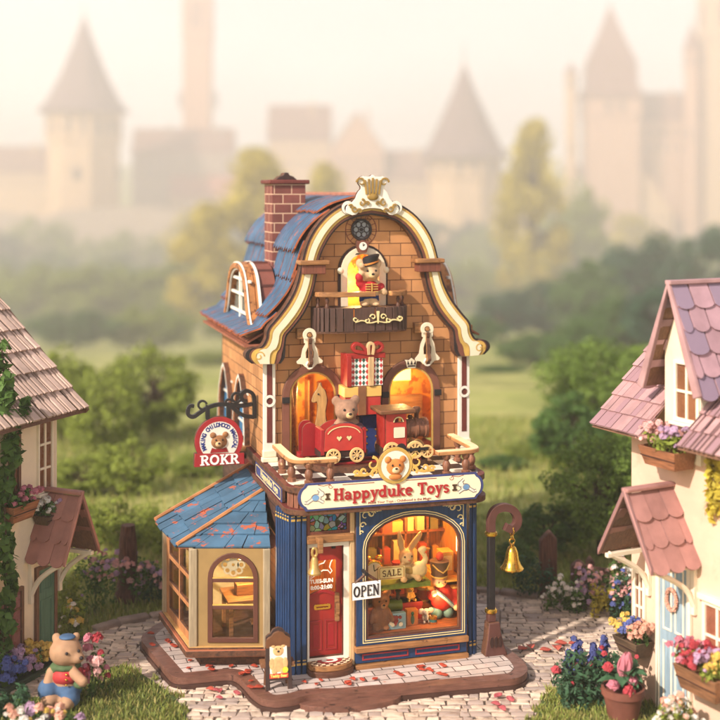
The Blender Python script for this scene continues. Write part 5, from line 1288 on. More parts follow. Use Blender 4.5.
m = MB(); m.lathe([(.17*hh, 0), (.19*hh, .02*hh), (.16*hh, .05*hh), (.18*hh, .18*hh), (.15*hh, .2*hh), (0, .21*hh)], (0, 0, 0), 14); m.move(lambda p: (x+.0+p.x+p.z*.2, y-.03+p.y, z+.86*hh+p.z+p.x*.25)); m.build('cap', iron, bs)
m = MB(); m.lathe([(.185*hh, .03*hh), (.19*hh, .05*hh), (.185*hh, .065*hh)], (0, 0, 0), 14); m.move(lambda p: (x+.0+p.x+p.z*.2, y-.03+p.y, z+.86*hh+p.z+p.x*.25)); m.build('cap_band', M('band_orange', (214, 130, 50)), bs)
# clock over the niche
ck_ = F(362.5, 246, VU-.2); co = thing('wall_clock', 'small brown clock with a white face above the balcony niche', 'clock', (ck_[0], VU-.2, ck_[1]))
m = MB(); m.plate([(ck_[0]+a, ck_[1]+b) for a, b in ((-.1, -.18), (.1, -.18), (.17, .0), (.17, .14), (.08, .12), (0, .16), (-.08, .12), (-.17, .14), (-.17, 0))], (), VU-.24, VU-.1); m.build('case', wood_red, co, .012)
MB().plate(circ(*ck_, .11, 18), (), VU-.255, VU-.24).build('dial', white, co)
m = MB(); m.strip([ck_, (ck_[0]+.05, ck_[1]+.05)], .018, VU-.262, VU-.255); m.strip([ck_, (ck_[0], ck_[1]+.08)], .014, VU-.264, VU-.255); m.build('hand', black, co)
# crown clip on the right arch
kk = F(411.5, 363, VU-.16); cw = MB().plate([(kk[0]-.12, kk[1]-.14), (kk[0]+.12, kk[1]-.14), (kk[0]+.16, kk[1]+.04), (kk[0]+.2, kk[1]+.1), (kk[0]+.08, kk[1]+.08), (kk[0], kk[1]+.14), (kk[0]-.08, kk[1]+.08), (kk[0]-.2, kk[1]+.1), (kk[0]-.16, kk[1]+.04)], (), VU-.16, VU-.08).build('crown_badge', cream, shop, .01)
m = MB()
for a in (-.09, 0, .09): m.plate([(kk[0]+a-.035, kk[1]-.04), (kk[0]+a+.035, kk[1]-.04), (kk[0]+a*1.2, kk[1]+.07)], (), VU-.17, VU-.16)
m.box(kk[0]-.11, kk[0]+.11, VU-.17, VU-.16, kk[1]-.1, kk[1]-.06); m.build('crown_mark', black, cw)

# window display
def Wd(x, y, v): return F(x, y, v)
fl = ZP+.76
def at_floor(x, y, v): return (F(x, y, v)[0], v, fl)
p = at_floor(380.5, 637, .34); o = thing('plush_bear', 'large brown plush bear at the left of the window display', 'teddy bear', p); hgt = F(380, 589, .34)[1]-fl
teddy(o, p, hgt, fur_brown, sit=False, muzzle=fur_tan, vox=.035)
p = at_floor(396, 636, .25); o = thing('picture_tin', 'pale blue picture box leaning at the front of the window display', 'box', p)
s0, s1, z1_ = F(386.5, 630, .25)[0], F(406, 630, .25)[0], F(396, 613.5, .25)[1]
MB().box(s0, s1, .25, .42, fl, z1_).build('box', M('box_blue', (150, 190, 204), .5, .1), o, .012)
m = MB(); r2 = random.Random(9)
for i in range(16): c__ = (r2.uniform(s0+.08, s1-.08), r2.uniform(fl+.08, fl+.32)); m.plate(circ(*c__, r2.uniform(.03, .06), 9), (), .225-.0012*i, .25); m.k = r2.randrange(3)
m.build('picture', [red, cream, M('pic_brown', (150, 90, 60))], o)
p = at_floor(413, 633, .4); o = thing('green_soldier_box', 'orange box with a green toy soldier in the window display', 'box', p); s0, s1, z1_ = F(407, 630, .4)[0], F(418, 630, .4)[0], F(412, 610, .4)[1]
MB().box(s0, s1, .4, .6, fl, z1_).build('box', M('box_orange', (206, 120, 52), .5, .1), o, .01)
m = MB(); sm = (s0+s1)/2; m.ell((sm, .39, fl+.15), (.05, .02, .12)); m.ell((sm, .39, fl+.3), (.04, .02, .05)); m.build('figure', green_cloth, o)
p = at_floor(411, 620, .8); o = thing('red_parcel', 'red parcel with dark writing line under the small yellow bear', 'box', p); s0, s1, z1_ = F(401, 630, .8)[0], F(422, 630, .8)[0], F(412, 602, .8)[1]
MB().box(s0, s1, .8, 1.2, fl, z1_).build('box', red_deep, o, .012); MB().box(s0-.02, s1+.02, .78, 1.22, z1_-.12, z1_).build('lid', red, o, .012)
p = (F(411, 602, .9)[0], .95, z1_); o = thing('yellow_bear', 'small yellow teddy sitting on the red parcel', 'teddy bear', p); teddy(o, p, F(411, 585, .95)[1]-z1_, M('fur_yellow', (224, 168, 84), .9, .15, 6, bump=.5, bsc=45), muzzle=fur_cream, vox=.04)
p = at_floor(395, 616, .9); o = thing('green_steam_toy', 'green toy steam wagon behind the large brown bear', 'toy train', p); x, y, z = p; z = fl+.2
m = MB(); m.lathe([(.14, -.25), (.15, -.2), (.14, .1), (.15, .16), (.0, .2)], (x, y, z+.18), 14, 'x'); m.box(x-.38, x-.2, y-.15, y+.15, z, z+.42); m.build('boiler', M('toy_green', (96, 116, 50), .45, .15), o)
m = MB(); m.box(x-.4, x+.25, y-.12, y+.12, fl, z-.0); m.lathe([(.05, z+.3), (.05, z+.5), (.09, z+.55)], (x+.08, y, 0), 10); m.box(x-.42, x-.15, y-.2, y+.2, z+.42, z+.47); m.build('chassis', wood_dark, o, .01)
# elephant plush
p = at_floor(426, 634, .5); o = thing('plush_elephant', 'small grey plush elephant in front of the toy soldier', 'plush toy', p); hgt = F(426, 606, .5)[1]-fl
m = MB(); x, y, z = p; k = hgt
m.ell((x, y+.05, z+.3*k), (.24*k, .2*k, .26*k)); m.ell((x, y-.05*k, z+.68*k), (.22*k, .2*k, .2*k)); m.ell((x-.3*k, y, z+.7*k), (.2*k, .05*k, .2*k)); m.ell((x+.3*k, y, z+.7*k), (.2*k, .05*k, .2*k))
for t in range(5): m.ell((x, y-(.2+.03*t)*k, z+(.62-.085*t)*k), (.075-.006*t)*k)
for s_ in (-1, 1): m.ell((x+s_*.16*k, y-.16*k, z+.1*k), (.09*k, .12*k, .1*k)); m.ell((x+s_*.22*k, y-.1*k, z+.35*k), (.07*k, .1*k, .13*k))
m.build('body', M('elephant_grey', (186, 172, 160), .9, .12, 6), o, remesh=.035*k)
for s_ in (-1, 1): MB().ell((x+s_*.1*k, y-.24*k, z+.75*k), .025*k).build('eye', black, o)
# toy soldier
p = at_floor(440, 634, .72); o = thing('toy_soldier', 'wooden toy soldier in red coat and tall brown hat in the shop window', 'toy soldier', p); x, y, z = p; tot = F(438, 553, .7)[1]-fl
m = MB(); k = tot; hc = (x-.1*k*.6, y-.05)
m.ell((x+.06, y, z+.3*k), (.2*k, .13*k, .2*k)); m.ell((x+.06, y, z+.42*k), (.16*k, .12*k, .1*k)); m.ell((x+.06-.19*k, y-.04, z+.38*k), (.07*k, .08*k, .09*k)); m.ell((x+.06+.2*k, y, z+.36*k), (.08*k, .08*k, .12*k)); m.ell((x+.06+.2*k, y-.1*k, z+.22*k), (.075*k, .1*k, .07*k)); m.ell((x+.06-.2*k, y-.12*k, z+.42*k), (.06*k, .08*k, .06*k)); m.build('coat', M('coat_scarlet', (196, 52, 40), .5, .1, 4), o, remesh=.02*k)
m = MB(); [m.ell((x+.06+s_*.09*k, y, z+.09*k), (.09*k, .1*k, .1*k)) for s_ in (-1, 1)]; m.build('trousers', M('trouser_teal', (110, 150, 150), .6), o)
hx, hz = x-.03, z+.585*k
m = MB(); m.ell((hx, y-.04, hz), (.125*k, .12*k, .11*k)); m.ell((hx, y-.165*k-.02, hz-.015*k), (.02*k, .02*k, .018*k)); m.build('head', M('toy_skin', (236, 180, 140), .5, .06), o)
m = MB(); [m.ell((hx+s_*.05*k, y-.115*k-.04, hz+.0), (.01*k, .008*k, .016*k)) for s_ in (-1, 1)]; m.build('eye', black, o)
MB().lathe([(.125*k, hz+.05*k), (.13*k, hz+.07*k), (.125*k, hz+.12*k), (.15*k, hz+.3*k), (.13*k, hz+.31*k), (0, hz+.31*k)], (hx, y-.03, 0), 20).build('hat', M('hat_brown', (96, 66, 48), .6, .12), o)
m = MB(); m.tube([(hx-.14*k, y-.1*k, hz+.27*k), (hx-.07*k, y-.17*k, hz+.2*k), (hx, y-.19*k, hz+.16*k), (hx+.07*k, y-.17*k, hz+.2*k), (hx+.14*k, y-.1*k, hz+.27*k)], .012*k, 6); m.lathe([(.132*k, hz+.055*k), (.14*k, hz+.07*k), (.132*k, hz+.085*k)], (hx, y-.03, 0), 18); m.build('hat_cord', gold, o)
m = MB(); m.ell((hx, y-.06, hz+.37*k), (.06*k, .06*k, .07*k)); m.build('pompom', M('pompom_red', (206, 70, 50), .9), o)
m = MB(); m.tube([(x+.06-.15*k, y-.11*k, z+.46*k), (x+.06, y-.16*k, z+.34*k), (x+.06+.14*k, y-.13*k, z+.2*k)], .03*k, 6); m.build('sash', M('sash_blue', (150, 176, 184), .6), o)
m = MB(); [m.ell((x+.06+s_*.19*k, y, z+.46*k), (.085*k, .075*k, .03*k)) for s_ in (-1, 1)]; m.build('epaulette', gold, o)
m = MB(); m.ell((x+.06+.16*k, y-.2*k, z+.2*k), (.05*k, .055*k, .045*k)); m.ell((x+.06-.2*k, y-.19*k, z+.45*k), (.045*k, .045*k, .045*k)); m.build('hand', M('toy_skin', (236, 180, 140)), o)
# on the shelf
p = (F(391, 579, .36)[0], .36, zsh); o = thing('sale_card', 'cream card reading SALE on the green display shelf', 'sign', p); q = [F(a, b, .36) for a, b in ((378, 567), (405, 565), (405, 578), (378, 580))]
MB().plate(rounded(q, .04), (), .34, .38).build('card', M('card_cream', (240, 220, 160), .6, .05), o, .008)
cc_ = (sum(a for a, b in q)/4, sum(b for a, b in q)/4); ww = q[1][0]-q[0][0]
m = MB(); rr_ = rounded([(cc_[0]+(a-cc_[0])*.9, cc_[1]+(b-cc_[1])*.84) for a, b in q], .05); m.strip(rr_, .014, .332, .34, closed=True); m.build('border', M('card_line', (170, 110, 50)), o)
slab(MB(), 'SALE', cc_[0]+.0, cc_[1], .16, .34, 1., .03, .008, .9).build('lettering', M('letter_dark', (90, 50, 24)), o)
p = (F(408, 576, .6)[0], .62, zsh); o = thing('plush_rabbit', 'cream plush rabbit with long ears on the display shelf', 'plush toy', p); k = (F(404, 538, .6)[1]-zsh)*.9; x, y, z = p
m = MB(); m.ell((x, y, z+.24*k), (.26*k, .2*k, .26*k)); m.ell((x-.06*k, y-.06*k, z+.62*k), (.22*k, .2*k, .2*k)); m.ell((x-.06*k, y-.22*k, z+.56*k), (.1*k, .09*k, .08*k))
for (ax, az, tx, tz) in ((-.16, .78, -.24, 1.24), (.04, .78, .36, 1.18)):
    for t in range(9): m.ell((x+(ax+(tx-ax)*t/8)*k, y, z+(az+(tz-az)*t/8)*k), ((.05+.055*math.sin(PI*min(1, (t+1)/9)))*k, .055*k, .09*k))
for s_ in (-1, 1): m.ell((x+s_*.2*k, y-.24*k, z+.1*k), (.1*k, .16*k, .1*k)); m.ell((x+s_*.22*k, y-.12*k, z+.34*k), (.08*k, .12*k, .14*k))
m.build('body', fur_cream, o, remesh=.04*k)
m = MB(); m.ell((x-.06*k, y-.31*k, z+.59*k), (.03*k, .02*k, .02*k)); m.build('nose', M('nose_pink', (190, 110, 90)), o)
for s_ in (-1, 1): MB().ell((x-.06*k+s_*.1*k, y-.23*k, z+.67*k), .025*k).build('eye', black, o)
m = MB(); m.ell((x, y-.02*k, z+.27*k), (.27*k, .2*k, .16*k)); m.build('waistcoat', M('vest_tan', (176, 140, 76), .8), o)
p = (F(419, 577, .5)[0], .5, zsh); o = thing('toy_goose', 'small cream goose figure beside the plush rabbit', 'toy', p); k = F(420, 545, .5)[1]-zsh; x, y, z = p
m = MB(); m.ell((x, y, z+.3*k), (.26*k, .2*k, .24*k)); 
for t in range(6): m.ell((x+(.08+.1*math.sin(t*.8))*k, y-.06*k, z+(.45+.085*t)*k), (.1-.006*t)*k)
m.ell((x+.1*k, y-.06*k, z+.9*k), (.12*k, .1*k, .1*k)); m.build('body', M('goose_cream', (232, 206, 150), .8, .1), o, remesh=.04*k)
MB().lathe([(.05*k, 0), (.03*k, .1*k), (0, .16*k)], (x+.18*k, y-.06*k, z+.89*k), 8, 'x').build('beak', M('beak_orange', (214, 140, 50)), o)
m = MB(); [m.tube([(x+s_*.08*k, y, z+.12*k), (x+s_*.08*k, y-.02, z), (x+s_*.08*k, y-.08, z+.005)], .02, 6) for s_ in (-1, 1)]; m.build('leg', M('beak_orange', (214, 140, 50)), o)
p = (F(373, 574, .55)[0], .55, zsh); o = thing('alarm_clock', 'golden twin bell alarm clock at the left end of the display shelf', 'clock', p); x, y, z = p; r = .24
MB().lathe([(r, y-.1), (r+.03, y-.08), (r+.03, y+.06), (r, y+.1)], (x, 0, z+r+.1), 22, 'y').build('case', goldm, o)
MB().plate(circ(x, z+r+.1, r-.03, 20), (), y-.11, y-.1).build('dial', cream, o)
m = MB(); m.strip([(x, z+r+.1), (x+.1, z+r+.16)], .02, y-.12, y-.11); m.strip([(x, z+r+.1), (x-.02, z+r+.26)], .02, y-.122, y-.11); m.build('hand', black, o)
m = MB(); [m.ell((x+s_*.15, y, z+2*r+.16), (.1, .08, .07)) for s_ in (-1, 1)]; [m.tube([(x+s_*.1, y, z+.15), (x+s_*.18, y, z)], .03, 6) for s_ in (-1, 1)]; m.build('bell', goldm, o)
# yellow box on the side shelf
p = (UW-.48, 1.0, rs); o = thing('yellow_picture_box', 'yellow toy box standing on the yellow shelf at the right of the window', 'box', p); x, y, z = p
MB().box(x-.16, x+.16, y-.1, y+.3, z, z+.6).build('box', M('box_yellow', (226, 166, 70), .5, .15), o, .012); m = MB().plate(rounded(rect(x-.12, x+.12, z+.12, z+.5), .03), (), y-.11, y-.1); m.build('label', M('box_label', (250, 220, 150)), o)
# more small stock in the window
def ballthing(x, y, v, r, mat, label, zf):
    u = F(x, y, v)[0]; o = thing('toy_ball', label, 'ball', (u, v, zf)); MB().ell((u, v, zf+r), r, None, 18).build('ball_body', mat, o); MB().lathe([(r*1.01, -r*.14), (r*1.02, 0), (r*1.01, r*.14)], (u, v, zf+r), 20).build('band', cream, o)
ballthing(399, 632, .95, .13, M('ball_green', (90, 130, 80), .4), 'small green ball with a pale band behind the picture box', fl); ballthing(385, 574, 1.0, .12, M('ball_red', (190, 60, 44), .4), 'small red ball with a pale band beside the alarm clock', zsh)
def tin(x, y, v, w, h, mats_, label, zf):
    u = F(x, y, v)[0]; o = thing('toy_tin', label, 'tin', (u, v, zf)); MB().lathe([(w, zf), (w, zf+h)], (u, v, 0), 20).build('drum', mats_[0], o)
    m = MB(); m.lathe([(w*1.05, zf+h-.04), (w*1.05, zf+h+.02), (w*.9, zf+h+.02)], (u, v, 0), 20); m.build('rim', mats_[1], o); m = MB(); m.lathe([(w*1.05, zf-.0), (w*1.05, zf+.05)], (u, v, 0), 20); m.build('rim', mats_[1], o)
tin(433, 632, .4, .1, .16, (M('tin_teal', (70, 130, 130), .4), goldm), 'little teal drum tin right of the plush elephant', fl); tin(398, 574, 1.1, .15, .3, (M('tin_amber', (206, 130, 50), .4), red_deep), 'amber drum tin behind the sale card', zsh); tin(423, 600, 1.3, .16, .34, (M('tin_rust', (170, 70, 44), .4), gold), 'rust red drum tin at the back of the window display', fl+.3)
u_ = F(394, 632, .62)[0]; o = thing('toy_block', 'yellow wooden building block left of the orange box', 'toy block', (u_, .62, fl)); MB().box(u_-.12, u_+.12, .5, .74, fl, fl+.24).build('block', M('block_yellow', (226, 176, 76), .5), o, .02); MB().plate(circ(u_, fl+.12, .07, 12), (), .49, .5).build('dot', red, o)
# printed leaf litter on the base and fallen petals on the path
def petal(x, y, s, a, tilt, mat, label, group, z=.02, fr=WF, cat='leaf'):
    nm_ = 'fallen_'+cat
    m = MB(); n = 6; vs = []
    for i in range(n+1):
        t = i/n; w = math.sin(t*PI)**.7*.32+.02
        for q in (-1, 0, 1): vs.append(((t-.5)*1.0, q*w, .5*(t-.5)**2+.2*q*q*w/.3+.05*math.sin(6*t+a)))
    fs = [(3*i+j, 3*i+j+1, 3*i+j+4, 3*i+j+3) for i in range(n) for j in (0, 1)]
    ca, sa = math.cos(a), math.sin(a); x0, y0 = (x, y)
    m.add([(x0+(p[0]*ca-p[1]*sa)*s, y0+(p[0]*sa+p[1]*ca)*s, z+.015+p[2]*s+tilt*p[0]*s+abs(tilt)*.5*s) for p in vs], fs, True)
    o = m.solo(nm_, mat, label, cat, (x0, y0, z), fr, group)
    md = o.modifiers.new('Solidify', 'SOLIDIFY'); md.thickness = .008
r2 = random.Random(21)
pink = M('petal_pink', (176, 84, 90), .6, .2, 6); orr_ = M('petal_red', (186, 86, 70), .6, .2, 6)
for (x, y, s) in ((527, 652, .5), (534, 650, .5), (545, 651, .45), (555, 648, .55), (563, 644, .5), (569, 646, .4), (495, 704, .38), (503, 700, .4), (511, 702, .4), (505, 708, .42), (207, 690, .36), (214, 694, .36), (224, 692, .34), (231, 697, .34), (220, 699, .3)):
    w = WF.G(x, y, .05); petal(w[0]+r2.uniform(-.15, .15), w[1]+r2.uniform(-.15, .15), s*.68, r2.uniform(0, 6), r2.uniform(.0, .15), pink if y > 690 else orr_, ('red curled petal on the sunny path beyond the crook post' if x > 520 else 'pink curled petal on the shaded path in front of the base' if x > 400 else 'pink curled petal on the path before the blue roofed bay'), 'petals beyond the crook post' if x > 520 else 'petals in front of the base' if x > 400 else 'petals before the bay', .05, WF, 'petal')
k = 0
for cnt, (xa, xb, ya, yb) in ((7, (150, 185, 634, 650)), (6, (180, 215, 655, 672)), (5, (228, 262, 668, 676)), (8, (300, 395, 681, 688)), (10, (395, 465, 664, 680)), (3, (246, 262, 678, 690))):
    for i in range(cnt):
        q = G(r2.uniform(xa, xb), r2.uniform(ya, yb), ZP); petal(q[0], q[1], r2.uniform(.12, .24), r2.uniform(0, 6), r2.uniform(0, .1), rust, 'small rust orange leaf lying on the white stone base of the shop', 'leaves on the stone base', ZP+.012, SH)
EDGE[0] = False
# ---------------------------------------------------------------- ground, path, grass
GZ = ((0, 0), (46, 0), (70, -1.6), (110, -6), (250, -21), (600, -56), (1000, -92), (1350, -84), (1700, -62), (2100, -10), (2650, 60), (9999, 60))
def gz(x, y):
    for (a, za), (b, zb) in zip(GZ, GZ[1:]):
        if y <= b: z = za+(zb-za)*max(0, (y-a)/(b-a)); break
    if y > 44: k = min(1, (y-44)/40); z += k*(.9*math.sin(x*.05+1)+.7*math.sin(y*.06+x*.03)); k2 = max(0, min(1, (y-200)/400)); z += k2*(6*math.sin(x*.011+.5)+4*math.sin(y*.013+x*.007))
    return z
xs = np.unique(np.concatenate([np.linspace(-30, 30, 31), np.linspace(-120, 120, 41), np.linspace(-1500, 1500, 76)])); ys = np.unique(np.concatenate([np.linspace(-20, 60, 41), np.linspace(60, 300, 61), np.linspace(300, 2660, 90)]))
vs = [(x, y, gz(x, y)) for y in ys for x in xs]; nx = len(xs)
fs = [(j*nx+i, j*nx+i+1, (j+1)*nx+i+1, (j+1)*nx+i) for j in range(len(ys)-1) for i in range(nx-1)]
lawn = M('lawn', (124, 130, 56), .9, .22, .12, c2=(178, 170, 104), cut=.42, soft=.3, bump=.3, bsc=6)
g = MB().add(vs, fs, True).build('ground', lawn); g['kind'] = 'structure'
W = lambda x, y: tuple(WF.G(x, y, 0))
path_px = [(-40, 660), (40, 655), (70, 643), (92, 633), (118, 625), (150, 619), (190, 612), (250, 603), (330, 592), (420, 588), (500, 594), (540, 599), (580, 606), (615, 617), (640, 632), (700, 660), (760, 700), (760, 790), (-40, 790)]
path = [W(*p) for p in path_px]
def inside(p, poly):
    x, y = p; c = False
    for (x0, y0), (x1, y1) in zip(poly, poly[1:]+poly[:1]):
        if (y0 > y) != (y1 > y) and x < (x1-x0)*(y-y0)/(y1-y0)+x0: c = not c
    return c
pb = MB().plate(path, (), -.05, .012, 'uv').build('path_bed', M('path_joint', (96, 82, 72), .95, .2, 3, bump=.3)); pb['kind'] = 'structure'
r2 = random.Random(2); m = MB()
y = 24.0
while y < 38:
    dy = r2.uniform(.15, .27); x = -11+r2.uniform(0, .4)
    while x < 10.5:
        dx = r2.uniform(.2, .56); c = (x+dx/2, y+dy/2)
        if inside(c, path):
            j = lambda: r2.uniform(-.035, .035); g_ = .016; h = r2.uniform(.025, .06); tl = r2.uniform(-.012, .012)
            q = [(x+g_+j(), y+g_+j()), (x+dx*.5+j(), y+g_+j()*.8), (x+dx-g_+j(), y+g_+j()), (x+dx-g_+j(), y+dy-g_+j()), (x+dx*.45+j(), y+dy-g_+j()*.8), (x+g_+j(), y+dy-g_+j())]
            cx, cy = sum(p[0] for p in q)/6, sum(p[1] for p in q)/6; n = 6
            v_ = [(*p, .0) for p in q] + [(*p, h*.7) for p in q] + [(p[0]+(cx-p[0])*.12, p[1]+(cy-p[1])*.2, h+tl*(p[0]-cx)*4) for p in q]
            f_ = [tuple(range(12, 18))] + [(i, (i+1) % 6, (i+1) % 6+6, i+6) for i in range(6)] + [(i+6, (i+1) % 6+6, (i+1) % 6+12, i+12) for i in range(6)]
            m.add(v_, f_)
        x += dx
    y += dy*.985
pv = m.build('path_cobbles', M('cobble', (204, 182, 162), .75, .18, 2.2, bump=.35, bsc=9, isl=.26, c3=(166, 148, 138), c2=(150, 128, 112), cut=.54, soft=.12)); pv['kind'] = 'structure'
# kerb along the back of the path
m = MB(); kp = [Vector(W(*p)) for p in path_px[3:16]]
for a, b in zip(kp, kp[1:]):
    n = max(1, int((b-a).length/.7))
    for i in range(n):
        p, q = a.lerp(b, (i+.03)/n), a.lerp(b, (i+.97)/n); d = (q-p).normalized(); c = (p+q)/2
        m.obox((c.x+r2.uniform(-.03, .03), c.y+r2.uniform(-.03, .03), .06), (q-p).length, .34, .2+r2.uniform(-.03, .03), Matrix(((d.x, -d.y, 0), (d.y, d.x, 0), (0, 0, 1))))
kb_ = m.build('path_kerb', M('kerb', (150, 130, 118), .85, .2, 2, isl=.15, bump=.2), bev=.05); kb_['kind'] = 'structure'
def grass(name, n, region, hmin, hmax, mats, seed, keep=None):
    rg = np.random.default_rng(seed); (x0, x1, y0, y1) = region
    P = np.stack([rg.uniform(x0, x1, n), rg.uniform(y0, y1, n)], 1)
    P = np.array([p for p in P if keep is None or keep(p)])
    n = len(P); a = rg.uniform(0, 2*PI, n); h = hmin+(hmax-hmin)*rg.uniform(0, 1, n)**2*1.3; w = rg.uniform(.012, .026, n)*(1+h); L_ = rg.uniform(.1, .6, n)*h; b = rg.uniform(0, 2*PI, n)
    z = np.array([gz(*p) for p in P])
    V = np.zeros((n, 5, 3)); ca, sa = np.cos(a), np.sin(a)
    V[:, 0] = np.stack([P[:, 0]-ca*w, P[:, 1]-sa*w, z], 1); V[:, 1] = np.stack([P[:, 0]+ca*w, P[:, 1]+sa*w, z], 1)
    mx_ = P[:, 0]+np.cos(b)*L_*.35; my = P[:, 1]+np.sin(b)*L_*.35
    V[:, 2] = np.stack([mx_+ca*w*.7, my+sa*w*.7, z+h*.6], 1); V[:, 3] = np.stack([mx_-ca*w*.7, my-sa*w*.7, z+h*.6], 1)
    V[:, 4] = np.stack([P[:, 0]+np.cos(b)*L_, P[:, 1]+np.sin(b)*L_, z+h], 1)
    fs = []
    for i in range(n): o = 5*i; fs += [(o, o+1, o+2, o+3), (o+3, o+2, o+4)]
    me = bpy.data.meshes.new(name); me.from_pydata(V.reshape(-1, 3).tolist(), [], fs); me.materials.append(mats)
    o = bpy.data.objects.new(name, me); C.objects.link(o); o['kind'] = 'stuff'
    return o
gm_ = M('grass_blade', (140, 150, 72), .7, .2, .5, isl=.35, trans=.35, c3=(172, 162, 98))
def out_path(p): return not inside(tuple(p), path)
o = grass('grass', 34000, (-11.5, 10, 32, 46), .1, .26, gm_, 1, out_path); o['label'] = 'short sunlit lawn grass behind the stone path'; o['category'] = 'grass'
o = grass('grass', 26000, (-24, 20, 46, 78), .15, .5, gm_, 9); o['label'] = 'longer meadow grass on the slope beyond the lawn'; o['category'] = 'grass'
gl_poly = [W(*p) for p in ((78, 700), (95, 672), (125, 668), (150, 682), (175, 700), (192, 730), (192, 790), (-40, 790), (-40, 700))]
gr_poly = [W(*p) for p in ((543, 700), (560, 690), (585, 690), (620, 700), (700, 720), (760, 790), (500, 790), (535, 720))]
for poly, sd_, lb_ in ((gl_poly, 2, 'tufty grass patch at the front left edge of the path'), (gr_poly, 3, 'shaded grass patch at the front right edge of the path')):
    s_ = MB().plate(poly, (), .0, .075, 'uv').build('grass_bed', M('soil_green', (70, 84, 36), .95, .3, 2)); s_['kind'] = 'structure'
    xs_ = [p[0] for p in poly]; ys_ = [p[1] for p in poly]
    o = grass('grass', 26000, (min(xs_), max(xs_), max(24.5, min(ys_)), max(ys_)), .09, .22, gm_, sd_, lambda p, q=poly: inside((p[0]+.16*math.sin(p[1]*9+p[0]*5), p[1]+.16*math.sin(p[0]*8)), q)); o['label'] = lb_; o['category'] = 'grass'

# ---------------------------------------------------------------- leaves, plants, trees
def leafmesh(rg, centres, radii, per, size, shape=.55, droop=0.):
    """numpy leaf quads scattered in clumps -> (verts, faces)"""
    cs = np.repeat(np.asarray(centres), per, 0); rs = np.repeat(np.asarray(radii), per, 0); n = len(cs)
    d = rg.normal(size=(n, 3)); d /= np.linalg.norm(d, axis=1)[:, None]; r = rg.uniform(.35, 1, n)**.5
    P = cs+d*rs*r[:, None]
    nrm = d+rg.normal(scale=.55, size=(n, 3))+np.array([0, 0, .5]); nrm /= np.linalg.norm(nrm, axis=1)[:, None]
    t = np.cross(nrm, rg.normal(size=(n, 3))); t /= np.linalg.norm(t, axis=1)[:, None]; b = np.cross(nrm, t)
    s = size*(rg.uniform(.35, 1.25, n)**1.3)[:, None]*1.12
    V = np.stack([P-t*s*.6, P+b*s*.5*shape-t*s*.1+nrm*s*.06, P+t*s*.6-nrm*s*droop, P-b*s*.5*shape-t*s*.1+nrm*s*.06], 1)
    return V.reshape(-1, 3), [(4*i, 4*i+1, 4*i+2, 4*i+3) for i in range(n)]
def add_leaves(mb, *a, **k):
    v, f = leafmesh(*a, **k); return mb.add(v.tolist(), f)
leaf_a = M('leaf_sunny', (136, 148, 58), .7, .2, .6, isl=.35, trans=.35)
leaf_b = M('leaf_green', (84, 114, 50), .7, .2, .6, isl=.35, trans=.3)
leaf_c = M('leaf_deep', (60, 94, 64), .7, .2, .6, isl=.35, trans=.3)
leaf_y = M('leaf_yellow', (198, 182, 70), .7, .2, .6, isl=.3, trans=.4)
leaf_f = M('leaf_fresh', (118, 142, 58), .7, .2, .6, isl=.35, trans=.4)
bark = M('bark', (92, 70, 54), .9, .25, 2, grain=2, bump=.4)
def tree_proto(seed, h, w, leaf, nclump, per, size, shape='round', trunkh=.3):
    rg = np.random.default_rng(seed); rr_ = random.Random(seed)
    base = (0, 0, 0); t = bpy.data.objects.new('broadleaf_tree', None); C.objects.link(t); t.empty_display_size = .2; REL[t] = (base, WF)
    m = MB(); top = h*.75; pts = [(0, 0, -.5), (rr_.uniform(-.1, .1)*w*.2, 0, h*.2), (rr_.uniform(-.1, .1)*w*.4, rr_.uniform(-.1, .1)*w*.3, h*.5), (rr_.uniform(-.1, .1)*w*.5, 0, top)]
    m.tube(smooth3(pts), [h*.035*(1-.8*i/len(smooth3(pts))) for i in range(len(smooth3(pts)))], 8)
    cs, rs = [], []
    for i in range(nclump):
        for _ in range(40):
            u = rg.normal(size=3); u /= np.linalg.norm(u); q = rg.uniform(.45, 1)**.6
            zz = trunkh+(1-trunkh)*(.5+.5*u[2]*q); prof = {'round': 1., 'cone': 1.25-zz*.9, 'wide': .8+.5*zz}[shape]
            p = np.array([u[0]*q*w*.5*prof, u[1]*q*w*.5*prof, zz*h]);
            if p[2] > h*.08: break
        k = rg.uniform(.075, .185)*w; cs.append(p); rs.append((k, k, k*.75))
    for p in cs[::3]:
        a = Vector((0, 0, h*.35*rr_.uniform(.7, 1.4))); m.tube([a, a.lerp(Vector(p), .5)+Vector((0, 0, .04*h)), Vector(p)], [h*.014, h*.01, h*.004], 5)
    m.build('trunk', bark, t)
    c = add_leaves(MB(), rg, cs, rs, per, size).build('crown', leaf, t, flat=True)
    return t
def smooth3(p):
    for _ in range(2):
        q = [p[0]]
        for a, b in zip(p, p[1:]): q += [tuple(np.array(a)*.75+np.array(b)*.25), tuple(np.array(a)*.25+np.array(b)*.75)]
        p = q+[p[-1]]
    return p
protos = {k: tree_proto(*v) for k, v in {
 'a': (1, 10, 9, leaf_a, 95, 120, .4, 'round', .12), 'b': (2, 10, 9, leaf_b, 95, 120, .4, 'round', .1), 'c': (3, 11, 9, leaf_c, 95, 120, .42, 'wide', .1),
 'y': (4, 10, 8, leaf_y, 56, 140, .4, 'cone', .1), 's': (5, 6, 8, leaf_a, 56, 130, .34, 'round', .02), 'd': (6, 9, 8, leaf_f, 120, 170, .28, 'wide', .06)}.items()}
used = set()
